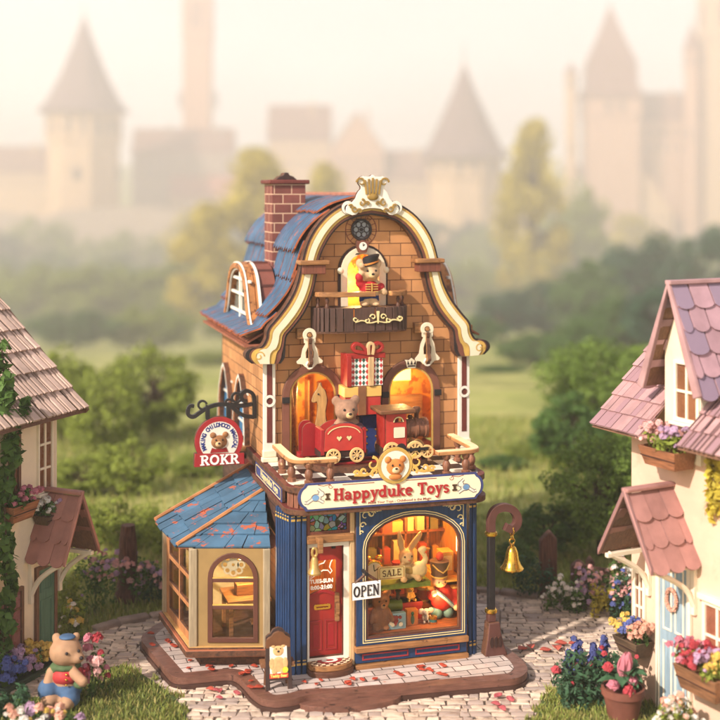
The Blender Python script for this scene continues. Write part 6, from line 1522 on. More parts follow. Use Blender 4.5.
def tree(kind, px, ytop, Y, wpx, label, group, ybase=None):
    """tree whose top shows at (px, ytop) when it stands Y metres away; wpx = its width there"""
    x = (px-360)/FPX*Y; z0 = gz(x, Y); ht = CAM_H-(ytop-190)/FPX*Y-z0; w = wpx/FPX*Y
    pr = protos[kind]; b = {'a': (10, 9), 'b': (10, 9), 'c': (11, 9), 'y': (10, 8), 's': (6, 8), 'd': (9, 8)}[kind]
    if kind in used: o = copy_tree(pr)
    else: used.add(kind); o = pr
    o.location = (x, Y, z0); o.scale = (w/b[1], w/b[1], max(.5, ht)/b[0]); o.rotation_euler = (0, 0, (px*7.3) % 6.28)
    o['label'] = label; o['category'] = 'tree'; o['group'] = group
    return o
GB, GM, GF = 'trees behind the lawn', 'trees of the valley', 'misty trees below the castle'
for a in (('d', 610, 340, 62, 118, 'bright green bushy tree behind the right cottage gable', GB), ('b', 568, 395, 56, 80, 'mid green bushy tree left of the right cottage lean-to roof', GB), ('d', 650, 365, 58, 80, 'dense green tree rising behind the right cottage roof', GB),
          ('a', 535, 468, 60, 70, 'low bushy yellow green tree above the broken wooden posts', GB), ('a', 582, 450, 56, 70, 'low leafy tree right of the broken wooden posts', GB), ('b', 500, 490, 56, 50, 'small shrubby tree between shop and wooden posts', GB),
          ('a', 62, 352, 66, 74, 'sunny tree behind the eave of the left cottage', GB), ('s', 104, 368, 62, 84, 'broad sunlit tree right of the left cottage roof', GB), ('a', 152, 350, 68, 92, 'rounded pale sunlit tree on the meadow edge', GB), ('a', 84, 458, 50, 66, 'leafy tree directly behind the left cottage canopy', GB), ('s', 130, 440, 50, 72, 'round bush-like tree above the pink flower bed', GB), ('a', 196, 455, 54, 56, 'shadowy tree left of the blue bay roof', GB), ('s', 226, 400, 74, 44, 'slim tree just behind the round hanging sign', GB), ('s', 176, 505, 41, 60, 'low bush tree left of the bay window', GB),
          ('s', 118, 500, 42, 74, 'low leafy thicket behind the trunk of the flower bed', GB), ('b', 212, 530, 39, 44, 'small dark bush hugging the bay side window', GB), ('d', 600, 436, 41, 96, 'tall dense shrub behind the pale flower bush at the right', GB), ('b', 548, 505, 41, 62, 'dark shrub behind the pointed wooden post', GB), ('d', 642, 420, 42, 80, 'dense shrub between lean-to roof and door canopy', GB), ('b', 516, 540, 39, 40, 'small shrub just right of the crook post bell', GB)): tree(*a)
for a in (('c', 700, 222, 330, 100, 'tall blue green tree behind the right gable ridge', GM), ('c', 640, 240, 340, 92, 'blue green tree left of the right gable', GM), ('b', 590, 262, 310, 78, 'dark rounded tree in the middle of the right wood', GM), ('c', 545, 278, 330, 78, 'dark tree at the centre right of the valley wood', GM), ('c', 505, 292, 320, 60, 'blue green tree right of the gable curl', GM), ('b', 478, 318, 230, 52, 'low dark tree beside the right eave of the shop', GM), ('b', 615, 300, 200, 84, 'shaded tree in the front row of the right wood', GM), ('c', 672, 285, 190, 84, 'tree directly behind the right cottage roof', GM), ('b', 535, 335, 180, 76, 'low dark tree bordering the right meadow', GM), ('c', 722, 300, 180, 74, 'dark tree at the right border of the valley', GM), ('b', 578, 322, 170, 70, 'dark green tree behind the bright bushy tree', GM), ('b', 500, 372, 120, 50, 'low round tree on the slope right of the upper storey', GM)): tree(*a)
for a in (('y', 258, 150, 560, 116, 'tall yellow green tree behind the brick chimney', GM), ('y', 208, 205, 540, 96, 'pale yellow green tree left of the chimney', GM), ('y', 325, 165, 600, 80, 'yellow green tree behind the shop ridge', GM), ('y', 532, 122, 680, 84, 'yellowish tree between the two right towers', GM), ('a', 575, 190, 900, 74, 'pale tree below the great right tower', GM),
          ('a', 105, 265, 620, 120, 'misty pale green tree at the left of the valley', GM), ('a', 185, 262, 600, 100, 'hazy rounded tree left of the dormer', GM), ('s', 35, 262, 640, 110, 'misty tree above the left cottage roof', GM), ('a', 238, 300, 420, 64, 'hazy tree behind the lower blue eaves', GM), ('s', 150, 305, 400, 96, 'soft green tree at the upper edge of the left meadow', GM), ('b', 75, 312, 380, 90, 'soft tree on the slope behind the left cottage eave', GM), ('a', 215, 352, 210, 60, 'pale round tree on the meadow left of the arched side windows', GM)): tree(*a)
r5 = random.Random(31)
for i in range(46):
    px = -5+i*16.3+r5.uniform(-8, 8); lay = i % 3; Y = (1250, 1020, 760)[lay]+r5.uniform(-60, 60); yt = (226, 250, 272)[lay]+r5.uniform(-14, 16)
    if 250 < px < 440 and lay == 2: yt += 20
    tree('cbasy'[r5.randrange(5)], px, yt, Y, r5.uniform(58, 100), 'hazy tree in the misty belt of woodland below the castle', GF)

def bush(name, label, cat, px, py, wpx, hpx, leaf, flowers=(), n=14, per=60, size=.11, group=None, z=0., fr=WF, dep=.7, seed=None, nf=30, fs=.07):
    """a low plant: foliage plus one part of blossoms for each colour"""
    b = WF.G(px, py, z); Y = b[1]; w = wpx/FPX*Y; h = hpx/FPX*Y; rg = np.random.default_rng(seed or int(px*31+py))
    o = thing(name, label, cat, (b[0], b[1], z), WF, group)
    cs = [np.array([b[0]+rg.uniform(-.38, .38)*w, b[1]+rg.uniform(-.4, .4)*w*dep, z+h*rg.uniform(.15, .72)]) for _ in range(n)]
    rs = [(w*.17, w*.17*dep, h*.28)]*n
    m = add_leaves(MB(), rg, cs, rs, per, size); 
    for c in cs[::2]: m.tube([(b[0], b[1], z), tuple(c)], .012, 4)
    m.build('foliage', leaf, o, flat=True)
    for k, mt in enumerate(flowers):
        f = MB()
        for i in range(nf//len(flowers)):
            c = cs[rg.integers(n)]; d = rg.normal(size=3); d[2] = abs(d[2])+.2; d[1] = -abs(d[1])*.9; d /= np.linalg.norm(d)
            p = c+d*np.array(rs[0])*1.08; s = fs*rg.uniform(.45, 1.25); blossom(f, p, s, rg)
        f.build('blossoms', mt, o, flat=True)
    return o
def blossom(f, p, s, rg, n=11):
    for i in range(n):               # a ruffled head of petals
        d = rg.normal(size=3); d[2] = abs(d[2])*.8+.1; d /= np.linalg.norm(d); t = np.cross(d, rg.normal(size=3)); t /= np.linalg.norm(t); b = np.cross(d, t)
        q = p+d*s*.55; r = s*rg.uniform(.5, .75)
        f.add([tuple(q-t*r), tuple(q+b*r+d*r*.25), tuple(q+t*r), tuple(q-b*r+d*r*.25)], [(0, 1, 2, 3)])
fl = {k: M('petal_'+k, c, .7, .12, 6, isl=.22, trans=.3) for k, c in {'rose': (210, 130, 146), 'blush': (238, 186, 180), 'lilac': (196, 162, 190), 'white': (240, 232, 222), 'yellow': (230, 198, 104), 'blue': (104, 116, 180), 'scarlet': (190, 70, 80), 'indigo': (82, 90, 150), 'peach': (238, 184, 160)}.items()}
BG = 'flower bushes behind the path'
bush('flower_bush', 'white and pale flower bush beside the wooden posts', 'flower bush', 563, 612, 40, 38, leaf_b, (fl['white'],), group=BG, nf=60, fs=.09)
bush('flower_bush', 'pink hydrangea bush on the lawn left of the right cottage', 'flower bush', 588, 610, 36, 44, leaf_b, (fl['blush'], fl['lilac']), group=BG, nf=70, fs=.1)
bush('flower_bush', 'yellow green rounded bush among the pink flowers', 'bush', 604, 616, 34, 34, leaf_y, (), group=BG)
bush('flower_bush', 'blue and pink flower bush close to the right cottage corner', 'flower bush', 622, 622, 26, 52, leaf_c, (fl['blue'], fl['blush']), group=BG, nf=50, fs=.09)
bush('flower_bush', 'pale blossom bush high beside the right cottage wall', 'flower bush', 618, 606, 40, 52, leaf_b, (fl['blush'], fl['white']), group=BG, nf=60, fs=.1)
bush('flower_bush', 'dark leafy bush behind the path near the crook post', 'bush', 534, 600, 40, 50, leaf_c, (), group=BG)
for i, (px, py, w, h) in enumerate(((95, 610, 46, 62), (130, 602, 42, 52), (160, 600, 40, 40), (70, 620, 30, 50))):
    bush('flower_bush', ['pink flower bush in the middle of the bed behind the left cottage', 'lilac pink flower bush behind the kerb left of the bay', 'sparse pink flower bush nearest the blue bay', 'lush green bush against the left cottage door'][i], 'flower bush', px, py, w, h, [leaf_b, leaf_b, leaf_c, leaf_a][i], (fl['blush'], fl['lilac']) if i < 3 else (), group=BG, nf=40, fs=.11)
bush('flower_bush', 'pale yellow flower spike bush beside the left cottage', 'flower bush', 72, 640, 22, 46, leaf_a, (fl['white'], fl['yellow']), nf=24, fs=.1)

# broken wooden posts behind the lawn
pw = M('post_old', (112, 72, 58), .85, .25, 1.5, grain=2, bump=.4)
for x, yb, yt, w, lb_ in ((548, 596, 530, 17, 'tall weathered wooden post with a pointed top behind the lawn'), (578, 592, 560, 14, 'short broken wooden post with a leaning crosspiece'), (590, 590, 556, 7, 'thin wooden stake right of the broken posts'), (600, 590, 574, 10, 'lowest stub of the wooden posts')):
    b = WF.G(x, yb, 0); k = b[1]/FPX; ww, h = w*k, (yb-yt)*k
    m = MB().plate([(b[0]-ww/2, 0), (b[0]+ww/2, 0), (b[0]+ww*.48, h*.88), (b[0]+ww*.1, h), (b[0]-ww*.2, h*.93), (b[0]-ww*.5, h*.84)], (), b[1]-.2, b[1]+.2)
    if x == 578: m.plate([(b[0], h*.7), (b[0]+.9, h*.62), (b[0]+.95, h*.8), (b[0], h*.95)], (), b[1]-.32, b[1]-.2)
    m.solo('wooden_post', pw, lb_, 'post', (b[0], b[1], 0), WF, 'weathered posts behind the lawn', bev=.05)
# grey brown gate-like trunk on the left
b = WF.G(128, 600, 0); MB().lathe([(.42, 0), (.3, .6), (.26, 1.7), (.2, 2.2)], (b[0], b[1], 0), 10).solo('tree_stump', pw, 'broad reddish brown trunk behind the pink flower bed on the left', 'tree trunk', (b[0], b[1], 0), WF)

# ---------------------------------------------------------------- cottages
roof_pink = M('shingle_pink', (172, 134, 134), .75, .16, 1.5, isl=.16, c3=(150, 116, 122), bump=.15, bsc=10)
roof_rose = M('shingle_rose', (164, 118, 112), .7, .16, 1.5, isl=.16, c3=(138, 104, 104), bump=.15, bsc=10)
thatch = M('shingle_dusty', (196, 168, 154), .85, .18, 1.2, isl=.14, bump=.3, bsc=16)
stucco = M('stucco_cream', (236, 216, 188), .85, .09, .9, bump=.25, bsc=9, c2=(214, 192, 162), cut=.58, soft=.12)
stucco2 = M('stucco_blush', (220, 184, 160), .85, .09, .9, bump=.25, bsc=9, c2=(202, 166, 142), cut=.58, soft=.12)
trim_w = M('trim_white', (238, 222, 198), .6, .06, 2)
trim_br = M('trim_brown', (132, 94, 72), .6, .15, 2, grain=2)
box_wood = M('planter_wood', (150, 104, 72), .7, .2, 1.6, grain=0, bump=.25, c2=(110, 76, 52), cut=.62)
box_dark = M('planter_dark', (106, 82, 62), .7, .2, 1.6, grain=0, bump=.25)
pane_br = M('pane_amber', (126, 82, 56), .25, .25, 1.2)
def shingles(mb, a, b, c, d, rows, cols, r_, lift=.09, th=.05, rnd_=True):
    """rows of round-ended shingles on the quad bottom a-b, top d-c"""
    a, b, c, d = map(Vector, (a, b, c, d)); n = (b-a).cross(d-a).normalized(); n = -n if n.z < 0 else n
    for r in range(rows):
        t0, t1 = r/rows, min(1, (r+1.3)/rows)
        A0, B0, A1, B1 = a.lerp(d, t0), b.lerp(c, t0), a.lerp(d, t1), b.lerp(c, t1); off_ = .5*(r % 2)
        xs_ = [0]+[(i+off_)/cols+r_.uniform(-.012, .012) for i in range(0 if off_ else 1, cols)]+[1]
        xs_ = sorted(min(1, max(0, x)) for x in xs_)
        for x0, x1 in zip(xs_, xs_[1:]):
            if x1-x0 < .01: continue
            g_ = .006; x0 += g_; x1 -= g_; dn = (A0-A1).normalized()*((A0-A1).length*.16 if rnd_ else .0); j = r_.uniform(0, .02)
            low = []
            for q in (0, .12, .3, .5, .7, .88, 1):
                w_ = math.sin(q*PI)**.6 if rnd_ else (r_.uniform(-.3, .6)); low.append(A0.lerp(B0, x0+(x1-x0)*q)+dn*w_+n*(lift+j))
            top = [A1.lerp(B1, x0)+n*(.02+j), A1.lerp(B1, x1)+n*(.02+j)]
            ring_ = low+[top[1], top[0]]; k = len(ring_); mb.add(ring_+[p-n*th for p in ring_], [tuple(range(k)), tuple(range(k, 2*k))[::-1]]+[(i, (i+1) % k+0, (i+1) % k+k, i+k) for i in range(k)])
    return mb
def W3(fr, u, v, z): return Vector((u, v, z))
def window(house, u0, u1, z0, z1, nx=2, nz=2, trim=trim_w, v=0., name='window', fw=.09, pane=pane_br):
    """a framed window on a wall plane v = const whose outside is -v"""
    f = MB().plate(rect(u0, u1, z0, z1), [rect(u0+fw, u1-fw, z0+fw, z1-fw)], v-.08, v+.04).build(name, trim, house, .015)
    m = MB()
    for i in range(1, nx): c = u0+(u1-u0)*i/nx; m.box(c-.03, c+.03, v-.06, v+.0, z0+.09, z1-.09)
    for i in range(1, nz): c = z0+(z1-z0)*i/nz; m.box(u0+.09, u1-.09, v-.058, v-.002, c-.03, c+.03)
    if m.v: m.build('muntin', trim, f, .008)
    MB().box(u0+.05, u1-.05, v-.02, v-.01, z0+.05, z1-.05).build('pane', pane, f)
    MB().box(u0-.06, u1+.06, v-.16, v-.0, z0-.08, z0-.002).build('sill', trim, f, .015)
    return f
def planter(fr, u0, u1, v0, v1, z0, z1, wood, label, flowers, leaf=leaf_b, seed=1, nf=60, fs=.09, hh=.4, group=None, taper=.12):
    o = thing('flower_box', label, 'flower box', ((u0+u1)/2, (v0+v1)/2, z0), fr, group); k = taper
    m = MB(); t = .05; a = [(u0+k, v0+k), (u1-k, v0+k), (u1-k, v1), (u0+k, v1)]; b_ = [(u0, v0), (u1, v0), (u1, v1), (u0, v1)]; c = [(u0+t, v0+t), (u1-t, v0+t), (u1-t, v1-t), (u0+t, v1-t)]
    m.add([(*p, z0) for p in a]+[(*p, z1) for p in b_]+[(*p, z1) for p in c]+[(*p, z1-.1) for p in c], [(3, 2, 1, 0)]+[(i, (i+1) % 4, 4+(i+1) % 4, 4+i) for i in range(4)]+[(4+i, 4+(i+1) % 4, 8+(i+1) % 4, 8+i) for i in range(4)]+[(8+i, 8+(i+1) % 4, 12+(i+1) % 4, 12+i) for i in range(4)]+[(12, 13, 14, 15)])
    bx_ = m.build('box', wood, o, .012); m = MB(); zm = (z0+z1)/2; e = k/2
    m.box(u0+e-.012, u1-e+.012, v0+e-.012, v0+e+.01, zm-.012, zm+.012); m.build('plank_gap', wood_dark, bx_)
    rg = np.random.default_rng(seed); cs = [np.array([rg.uniform(u0+.1, u1-.1), rg.uniform(v0+.05, v1-.05), z1+rg.uniform(.0, .6)*hh]) for _ in range(14)]; rs = [(.18, .14, hh*.4)]*14
    add_leaves(MB(), rg, cs, rs, 26, .12).build('foliage', leaf, o, flat=True)
    for kx_, mt in enumerate(flowers):
        f = MB(); lo, hi = u0+(u1-u0)*kx_/len(flowers), u0+(u1-u0)*(kx_+1)/len(flowers)
        for i in range(nf//len(flowers)): p = np.array([rg.uniform(lo-.08, hi+.08), rg.uniform(v0-.05, v1), z1+hh*rg.uniform(.25, 1.0)]); blossom(f, p, fs*rg.uniform(.4, 1.15), rg, 13)
        f.build('blossoms', mt, o, flat=True)
    return o
def canopy(house, u0, u1, vout, ze, zr, rows, cols, mat, seed, v0=0., brackets=True):
    """gabled porch roof; ridge runs out from the wall, gable end at v = -vout"""
    uc = (u0+u1)/2; r_ = random.Random(seed); m = MB()
    shingles(m, (u0, v0, ze), (u0, v0-vout, ze), (uc, v0-vout, zr), (uc, v0, zr), rows, cols, r_)
    shingles(m, (u1, v0-vout, ze), (u1, v0, ze), (uc, v0, zr), (uc, v0-vout, zr), rows, cols, r_)
    p = m.build('porch_roof', mat, house, .006)
    m = MB(); m.plate([(u0-.05, ze-.06), (uc, zr-.02), (u1+.05, ze-.06), (u1+.05, ze+.1), (uc, zr+.16), (u0-.05, ze+.1)][::1], (), v0-vout-.08, v0-vout+.02); m.build('barge_board', mat, p, .02)
    m = MB(); m.obox((uc, v0-vout/2, zr+.1), .22, vout+.1, .1); m.build('ridge', mat, p, .03)
    m = MB(); m.add([(u0, v0, ze), (u0, v0-vout, ze), (uc, v0-vout, zr), (uc, v0, zr), (u1, v0, ze), (u1, v0-vout, ze)], [(0, 1, 2, 3), (4, 3, 2, 5)]); m.build('porch_soffit', trim_br, p, flat=True)
    if brackets:
        m = MB()
        for u in (u0+.1, u1-.1):
            m.tube(smooth3([(u, v0-.02, ze-1.0), (u, v0-.25, ze-.55), (u, v0-vout*.55, ze-.25), (u, v0-vout*.9, ze-.02)]), .07, 6); m.box(u-.06, u+.06, v0-.1, v0, ze-1.15, ze)
            m.box(u-.06, u+.06, v0-vout*.95, v0, ze-.1, ze-.0)
        m.build('porch_bracket', trim_w, house, .01)
    return p

# right cottage: its long wall faces left-front
RF = Frame(6.45, 29.6, -62)
rh = thing('right_cottage', 'cream cottage with pink shingled gable and door canopy at the right', 'cottage', (0, 0, 0), RF)
rh.name = 'cottage'
RFF = RF.F
ze = RFF(632, 434, 0)[1]
def RW(px): return RFF(px, 500, 0)[0]
MB().box(0, 7.5, .0, .25, -.1, ze).build('wall', stucco2, rh)
MB().box(-.0, .25, .25, 5, -.1, ze).build('wall', stucco2, rh)
ug0, ug1 = RFF(667, 380, 0)[0], RFF(703, 380, 0)[0]; zg = RFF(656, 348, -.2)[1]; zgr = RFF(680, 285, -.3)[1]; ugc = (ug0+ug1)/2
print('right', ze, ug0, ug1, zg, zgr, RW(720))
MB().plate([(ug0, ze-.3), (ug1, ze-.3), (ug1, zg), (ugc, zgr-.1), (ug0, zg)], (), -.06, .14).build('gable_wall', stucco, rh)
m = MB(); m.box(ug0, ug0+.12, .14, 4, ze-.3, zg); m.box(ug1-.12, ug1, .14, 4, ze-.3, zg); m.build('gable_side_wall', stucco2, rh)
r_ = random.Random(8); m = MB(); ov_ = .38
sl_ = (zgr-zg)/(ugc-ug0); uo0, uo1 = ug0-.34, ug1+.34; zo = zg-.34*sl_
shingles(m, (uo1, -.45, zo), (uo1, 4, zo), (ugc, 4, zgr), (ugc, -.45, zgr), 5, 8, r_); shingles(m, (uo0, 4, zo), (uo0, -.45, zo), (ugc, -.45, zgr), (ugc, 4, zgr), 5, 8, r_)
gro = m.build('gable_roof', M('shingle_mauve', (176, 140, 148), .75, .14, 1.5, isl=.16, c3=(142, 122, 140), bump=.15, bsc=10), rh, .006)
m = MB(); m.strip([(uo0, zo), (ugc, zgr), (uo1, zo)], .22, -.52, -.42); m.box(ugc-.1, ugc+.1, -.5, 4, zgr-.0, zgr+.1); m.build('barge_board', roof_pink, gro, .02)
m = MB(); m.add([(uo0, -.45, zo), (ugc, -.45, zgr), (uo1, -.45, zo), (uo1, 4, zo), (ugc, 4, zgr), (uo0, 4, zo)], [(0, 1, 4, 5), (1, 2, 3, 4)]); m.build('soffit', trim_br, gro, flat=True)
window(rh, RFF(674, 400, -.1)[0], RFF(699, 400, -.1)[0]+.02, RFF(686, 423, -.1)[1], RFF(686, 361, -.1)[1], 2, 2, v=-.06)
MB().box(ug1-.12, ug1+.02, -.09, .2, ze-.3, zg).build('corner_board', trim_w, rh, .01)
# main roof slope, eave overhanging the wall
e0_, z_e = RFF(603, 428, -.75); zt_ = z_e+2.9
def slope_quad(u0, u1, vout=.75, vin=2.2): return ((u0, -vout, z_e), (u1, -vout, z_e), (u1, vin, zt_), (u0, vin, zt_))
m = MB(); shingles(m, *slope_quad(-.55, ug0-.02), 9, 9, r_, rnd_=False); mr = m.build('main_roof', roof_pink, rh, .006, flat=True)
m = MB(); shingles(m, *slope_quad(ug1+.02, 7.5), 9, 34, r_, rnd_=False); m.build('main_roof', roof_pink, rh, .006, flat=True)
for ua, ub in ((-.55, ug0-.01), (ug1+.01, 7.5)):
    q = slope_quad(ua, ub); m = MB(); m.add([tuple(Vector(p)-Vector((0, 0, .04))) for p in q], [(0, 1, 2, 3)]); m.build('roof_boarding', trim_br, rh, flat=True)
MB().plate([(.0, ze-.3), (2.3, ze-.3), (2.2, zt_-.1)], (), .02, .1, 'vz').build('roof_end_wall', stucco2, rh)
# canopy over the door
cu0, cu1 = RFF(655, 552, 0)[0], RFF(690, 560, 0)[0]
zce, zcr = RFF(668, 560, -.4)[1], RFF(660, 492, -.5)[1]
vout = 1.35
cu0, cu1 = .55, 2.25
canopy(rh, cu0, cu1, vout, zce, zcr, 3, 3, roof_rose, 5)
# door under the canopy
dd0, dd1 = 1.05, 1.95
zdt = zce-.15
dr = MB().plate(rect(dd0-.12, dd1+.12, 0, zdt+.1), [rect(dd0, dd1, .02, zdt)], -.1, .0).build('door_frame', trim_w, rh, .02)
d_ = MB().box(dd0, dd1, -.05, -.01, .02, zdt).build('door', M('door_blue', (150, 172, 186), .55, .1, 2, grain=2), rh)
m = MB()
for a, b in ((dd0+.1, (dd0+dd1)/2-.04), ((dd0+dd1)/2+.04, dd1-.1)): m.plate(rect(a, b, zdt*.55, zdt-.12), [rect(a+.05, b-.05, zdt*.55+.05, zdt-.17)], -.07, -.05); m.plate(rect(a, b, .3, zdt*.48), [rect(a+.05, b-.05, .35, zdt*.48-.05)], -.07, -.05)
m.build('door_panel', trim_w, d_, .008); MB().ell((dd1-.1, -.1, 1.9), .05).build('handle', goldm, d_)
rg = np.random.default_rng(5); wr_ = thing('door_wreath', 'small peach flower wreath hanging on the blue right cottage door', 'wreath', ((dd0+dd1)/2, -.1, zdt*.76), RF)
m = MB(); 
for i in range(26): a = i*2*PI/26; blossom(m, np.array([(dd0+dd1)/2+.16*math.cos(a), -.12, zdt*.76+.24*math.sin(a)]), .06, rg)
m.build('blossoms', fl['peach'], wr_, flat=True)
# windows of the lower wall + boxes
w0_ = window(rh, .12, .55, RFF(648, 628, 0)[1], RFF(646, 572, 0)[1], 2, 3)
nu0, nu1 = 2.42, 3.3
zw0, zw1 = RFF(708, 668, 0)[1], RFF(708, 600, 0)[1]
w1_ = window(rh, nu0, nu1, zw0, zw1, 2, 2, pane=M('pane_rust', (150, 92, 70), .3, .2))
MB().box(nu0-.1, nu1+.1, -.14, .02, zw1, zw1+.14).build('window_head', trim_w, rh, .02)
PB = 'flower boxes of the cottages'
planter(RF, ug0-.15, ug1-.1, -.75, -.08, RFF(672, 468, -.4)[1], RFF(672, 449, -.4)[1], M('planter_rust', (166, 108, 74), .7, .2, 1.6, grain=0, bump=.2), 'brown flower box with pink and lilac flowers under the gable window', (fl['blush'], fl['blush'], fl['lilac']), leaf_a, 3, 80, .11, .5, PB)
planter(RF, .0, .85, -.6, -.05, RFF(630, 652, -.3)[1], RFF(630, 636, -.3)[1], box_dark, 'dark flower box with yellow blue and peach flowers at the narrow window', (fl['yellow'], fl['blue'], fl['peach']), leaf_b, 4, 110, .1, .42, PB)
planter(RF, 2.2, 3.5, -.72, -.05, RFF(700, 692, -.4)[1], RFF(700, 668, -.4)[1], box_wood, 'light wooden flower box with pink scarlet and yellow flowers in front', (fl['rose'], fl['scarlet'], fl['lilac'], fl['yellow']), leaf_a, 6, 150, .12, .5, PB)
# ivy on the near part of the right wall
def ivy(name, label, fr, pts, leaf, n, size, seed, spread=.16):
    rg = np.random.default_rng(seed); o = thing(name, label, 'climbing plant', pts[0], fr); cs, rs = [], []
    for a, b in zip(pts, pts[1:]):
        for t in np.linspace(0, 1, 7): cs.append(np.array(a)*(1-t)+np.array(b)*t+rg.normal(scale=.05, size=3)); rs.append((spread, spread*.6, spread))
    MB().tube(pts, .025, 5).build('stem', bark, o); add_leaves(MB(), rg, cs, rs, n, size, shape=.8).build('foliage', leaf, o, flat=True); return o
q = lambda x, y, v=-.12, f=RF: (f.F(x, y, v)[0], v, f.F(x, y, v)[1])
ivy('ivy', 'yellow green ivy hanging on the right cottage wall beside the roof', RF, [q(719, 448), q(712, 470), q(716, 495), q(714, 512)], leaf_y, 16, .17, 3, .2)

# plants in front of the right cottage
fdark = leaf_c
o = bush('flower_bush', 'dark leafy border plant with indigo and red flowers left of the right cottage', 'flower bush', 594, 706, 78, 60, leaf_c, (fl['scarlet'],), n=40, per=70, size=.13, nf=10, fs=.12)
for i, (px, py, h) in enumerate(((578, 648, 34), (590, 654, 34), (568, 660, 26), (602, 656, 44), (612, 646, 36))):
    b = WF.G(px, 700, 0); k = b[1]/FPX; rg = np.random.default_rng(i+40); o = thing('delphinium', ['indigo flower spike leaning left over the dark border', 'tall indigo flower spike at the middle of the dark border', 'short indigo flower spike nearest the path', 'indigo flower spike with red neighbours by the narrow window box', 'slim blue flower spike against the right cottage wall'][i], 'flower', (b[0], b[1], 0), WF, 'indigo flower spikes')
    zt_2 = (700-py+8)*k; m = MB(); lx = rg.uniform(-.25, .1); m.tube([(b[0], b[1], 0), (b[0]+lx*.4, b[1], zt_2*.6), (b[0]+lx, b[1], zt_2)], .015, 5); m.build('stem', leaf_c, o)
    f = MB()
    for t in np.linspace(.55, 1, 11): blossom(f, np.array([b[0]+lx*t+rg.normal()*.03, b[1]+rg.normal()*.03, zt_2*t]), .17*(1.35-t*.75), rg)
    f.build('blossoms', fl['indigo'], o, flat=True)
# terracotta pot with red flowers
b = WF.G(623, 722, 0); pz = .0; fp = thing('flower_pot', 'brown round pot with red and pink flowers and broad leaves at front right', 'flower pot', (b[0], b[1], 0), WF)
k = b[1]/FPX; r_p = 20*k
MB().lathe([(r_p*.7, 0), (r_p*.98, .62), (r_p*1.08, .64), (r_p*1.08, .8), (r_p*.95, .8), (r_p*.9, .72), (0, .72)], (b[0], b[1], 0), 24).build('pot', M('pot_brown', (122, 72, 58), .7, .18, 2, bump=.15), fp)
rg = np.random.default_rng(77); m = MB()
for i in range(22):                     # broad leaves
    a = rg.uniform(0, 2*PI); L0 = rg.uniform(.35, .6); zz = .75+rg.uniform(0, .35); up = rg.uniform(.1, .5); vs_ = []
    for t in np.linspace(0, 1, 6):
        w_ = .17*math.sin(PI*min(.98, t*.92+.04)); r0 = L0*t; z_ = zz+up*t-.5*t*t*.6
        for s_ in (-1, 0, 1): vs_.append((b[0]+math.cos(a)*r0-math.sin(a)*w_*s_, b[1]+math.sin(a)*r0+math.cos(a)*w_*s_, z_+.05*abs(s_)))
    m.add(vs_, [(3*i_+j_, 3*i_+j_+1, 3*i_+j_+4, 3*i_+j_+3) for i_ in range(5) for j_ in (0, 1)], True)
m.build('leaf', M('leaf_broad', (74, 112, 78), .5, .15, 3, isl=.2, trans=.2), fp)
def head(mt, p, s, nm='blossom', n=46):
    f = MB(); 
    for i in range(3): blossom(f, np.array(p), s*(1-.25*i), rg, n//3)
    f.build(nm, mt, fp, flat=True)
Y_ = b[1]
PX = lambda x, y, dy=0: ((x-360)/FPX*(Y_-dy), Y_-dy, CAM_H-(y-190)/FPX*(Y_-dy))
head(fl['scarlet'], PX(629, 692, .35), .17); head(fl['rose'], PX(613, 686, .3), .16); head(fl['rose'], PX(632, 681, .2), .16); head(fl['scarlet'], PX(608, 668, .0), .15); head(fl['rose'], PX(617, 684), .12)
m = MB(); p0 = Vector(PX(622, 676, .1)); 
for i in range(7):
    a = i*2*PI/7; vs_ = []
    for t in np.linspace(0, 1, 7):
        w_ = .13*math.sin(PI*min(.97, t*.9+.06)); rr0 = .02+.1*math.sin(t*PI*.8); z_ = t*.62
        for s_ in (-1, 1): vs_.append((p0.x+math.cos(a)*rr0-math.sin(a)*w_*s_+.12*t, p0.y+math.sin(a)*rr0+math.cos(a)*w_*s_, p0.z-.1+z_))
    m.add(vs_, [(2*i_, 2*i_+1, 2*i_+3, 2*i_+2) for i_ in range(6)], True)
m.build('tulip_bud', M('petal_tulip', (206, 128, 142), .6, .12, 4, trans=.25), fp)
bush('flower_bush', 'pale peach and white flowers at the bottom edge below the right window box', 'flower bush', 680, 745, 56, 60, leaf_a, (fl['white'], fl['peach']), n=16, per=40, size=.1, nf=40, fs=.11)

# left cottage: long wall faces right-front
LF = Frame(-7.9, 32.6, 66)
lh = thing('left_cottage', 'cream cottage with dusty shingled roof and green door canopy at the left', 'cottage', (0, 0, 0), LF); lh.name = 'cottage'
LFF = LF.F
zle = LFF(70, 409, -.35)[1]
print('left', zle, LFF(0, 600, 0), LFF(62, 600, 0), LFF(82, 407, -.5))
MB().box(-7, -.05, 0, .25, -.1, zle+.2).build('wall', stucco, lh); MB().box(-.3, -.05, .25, 5, -.1, zle+.4).build('wall', stucco, lh)
r_ = random.Random(12); zlt = zle+3.4; m = MB()
shingles(m, (-7, -.62, zle-.05), (.42, -.62, zle-.05), (.42, 3.0, zlt), (-7, 3.0, zlt), 7, 40, r_, .12, .06, rnd_=False); lr_ = m.build('roof', thatch, lh, flat=True)
MB().add([(-7, -.6, zle-.12), (.42, -.6, zle-.12), (.42, 3.0, zlt-.1), (-7, 3.0, zlt-.1), (.42, 6.5, zle-.1), (-7, 6.5, zle-.1)], [(0, 1, 2, 3), (3, 2, 4, 5)]).build('roof_boarding', trim_br, lr_, flat=True)
MB().plate([(.25, zle), (6.2, zle), (3.0, zlt-.2)], (), -.3, -.06, 'vz').build('gable_wall', stucco, lh)
MB().strip([(-.62, zle-.1), (3.0, zlt-.02)], .16, .36, .46, 'vz').build('barge_board', trim_br, lr_, .02)
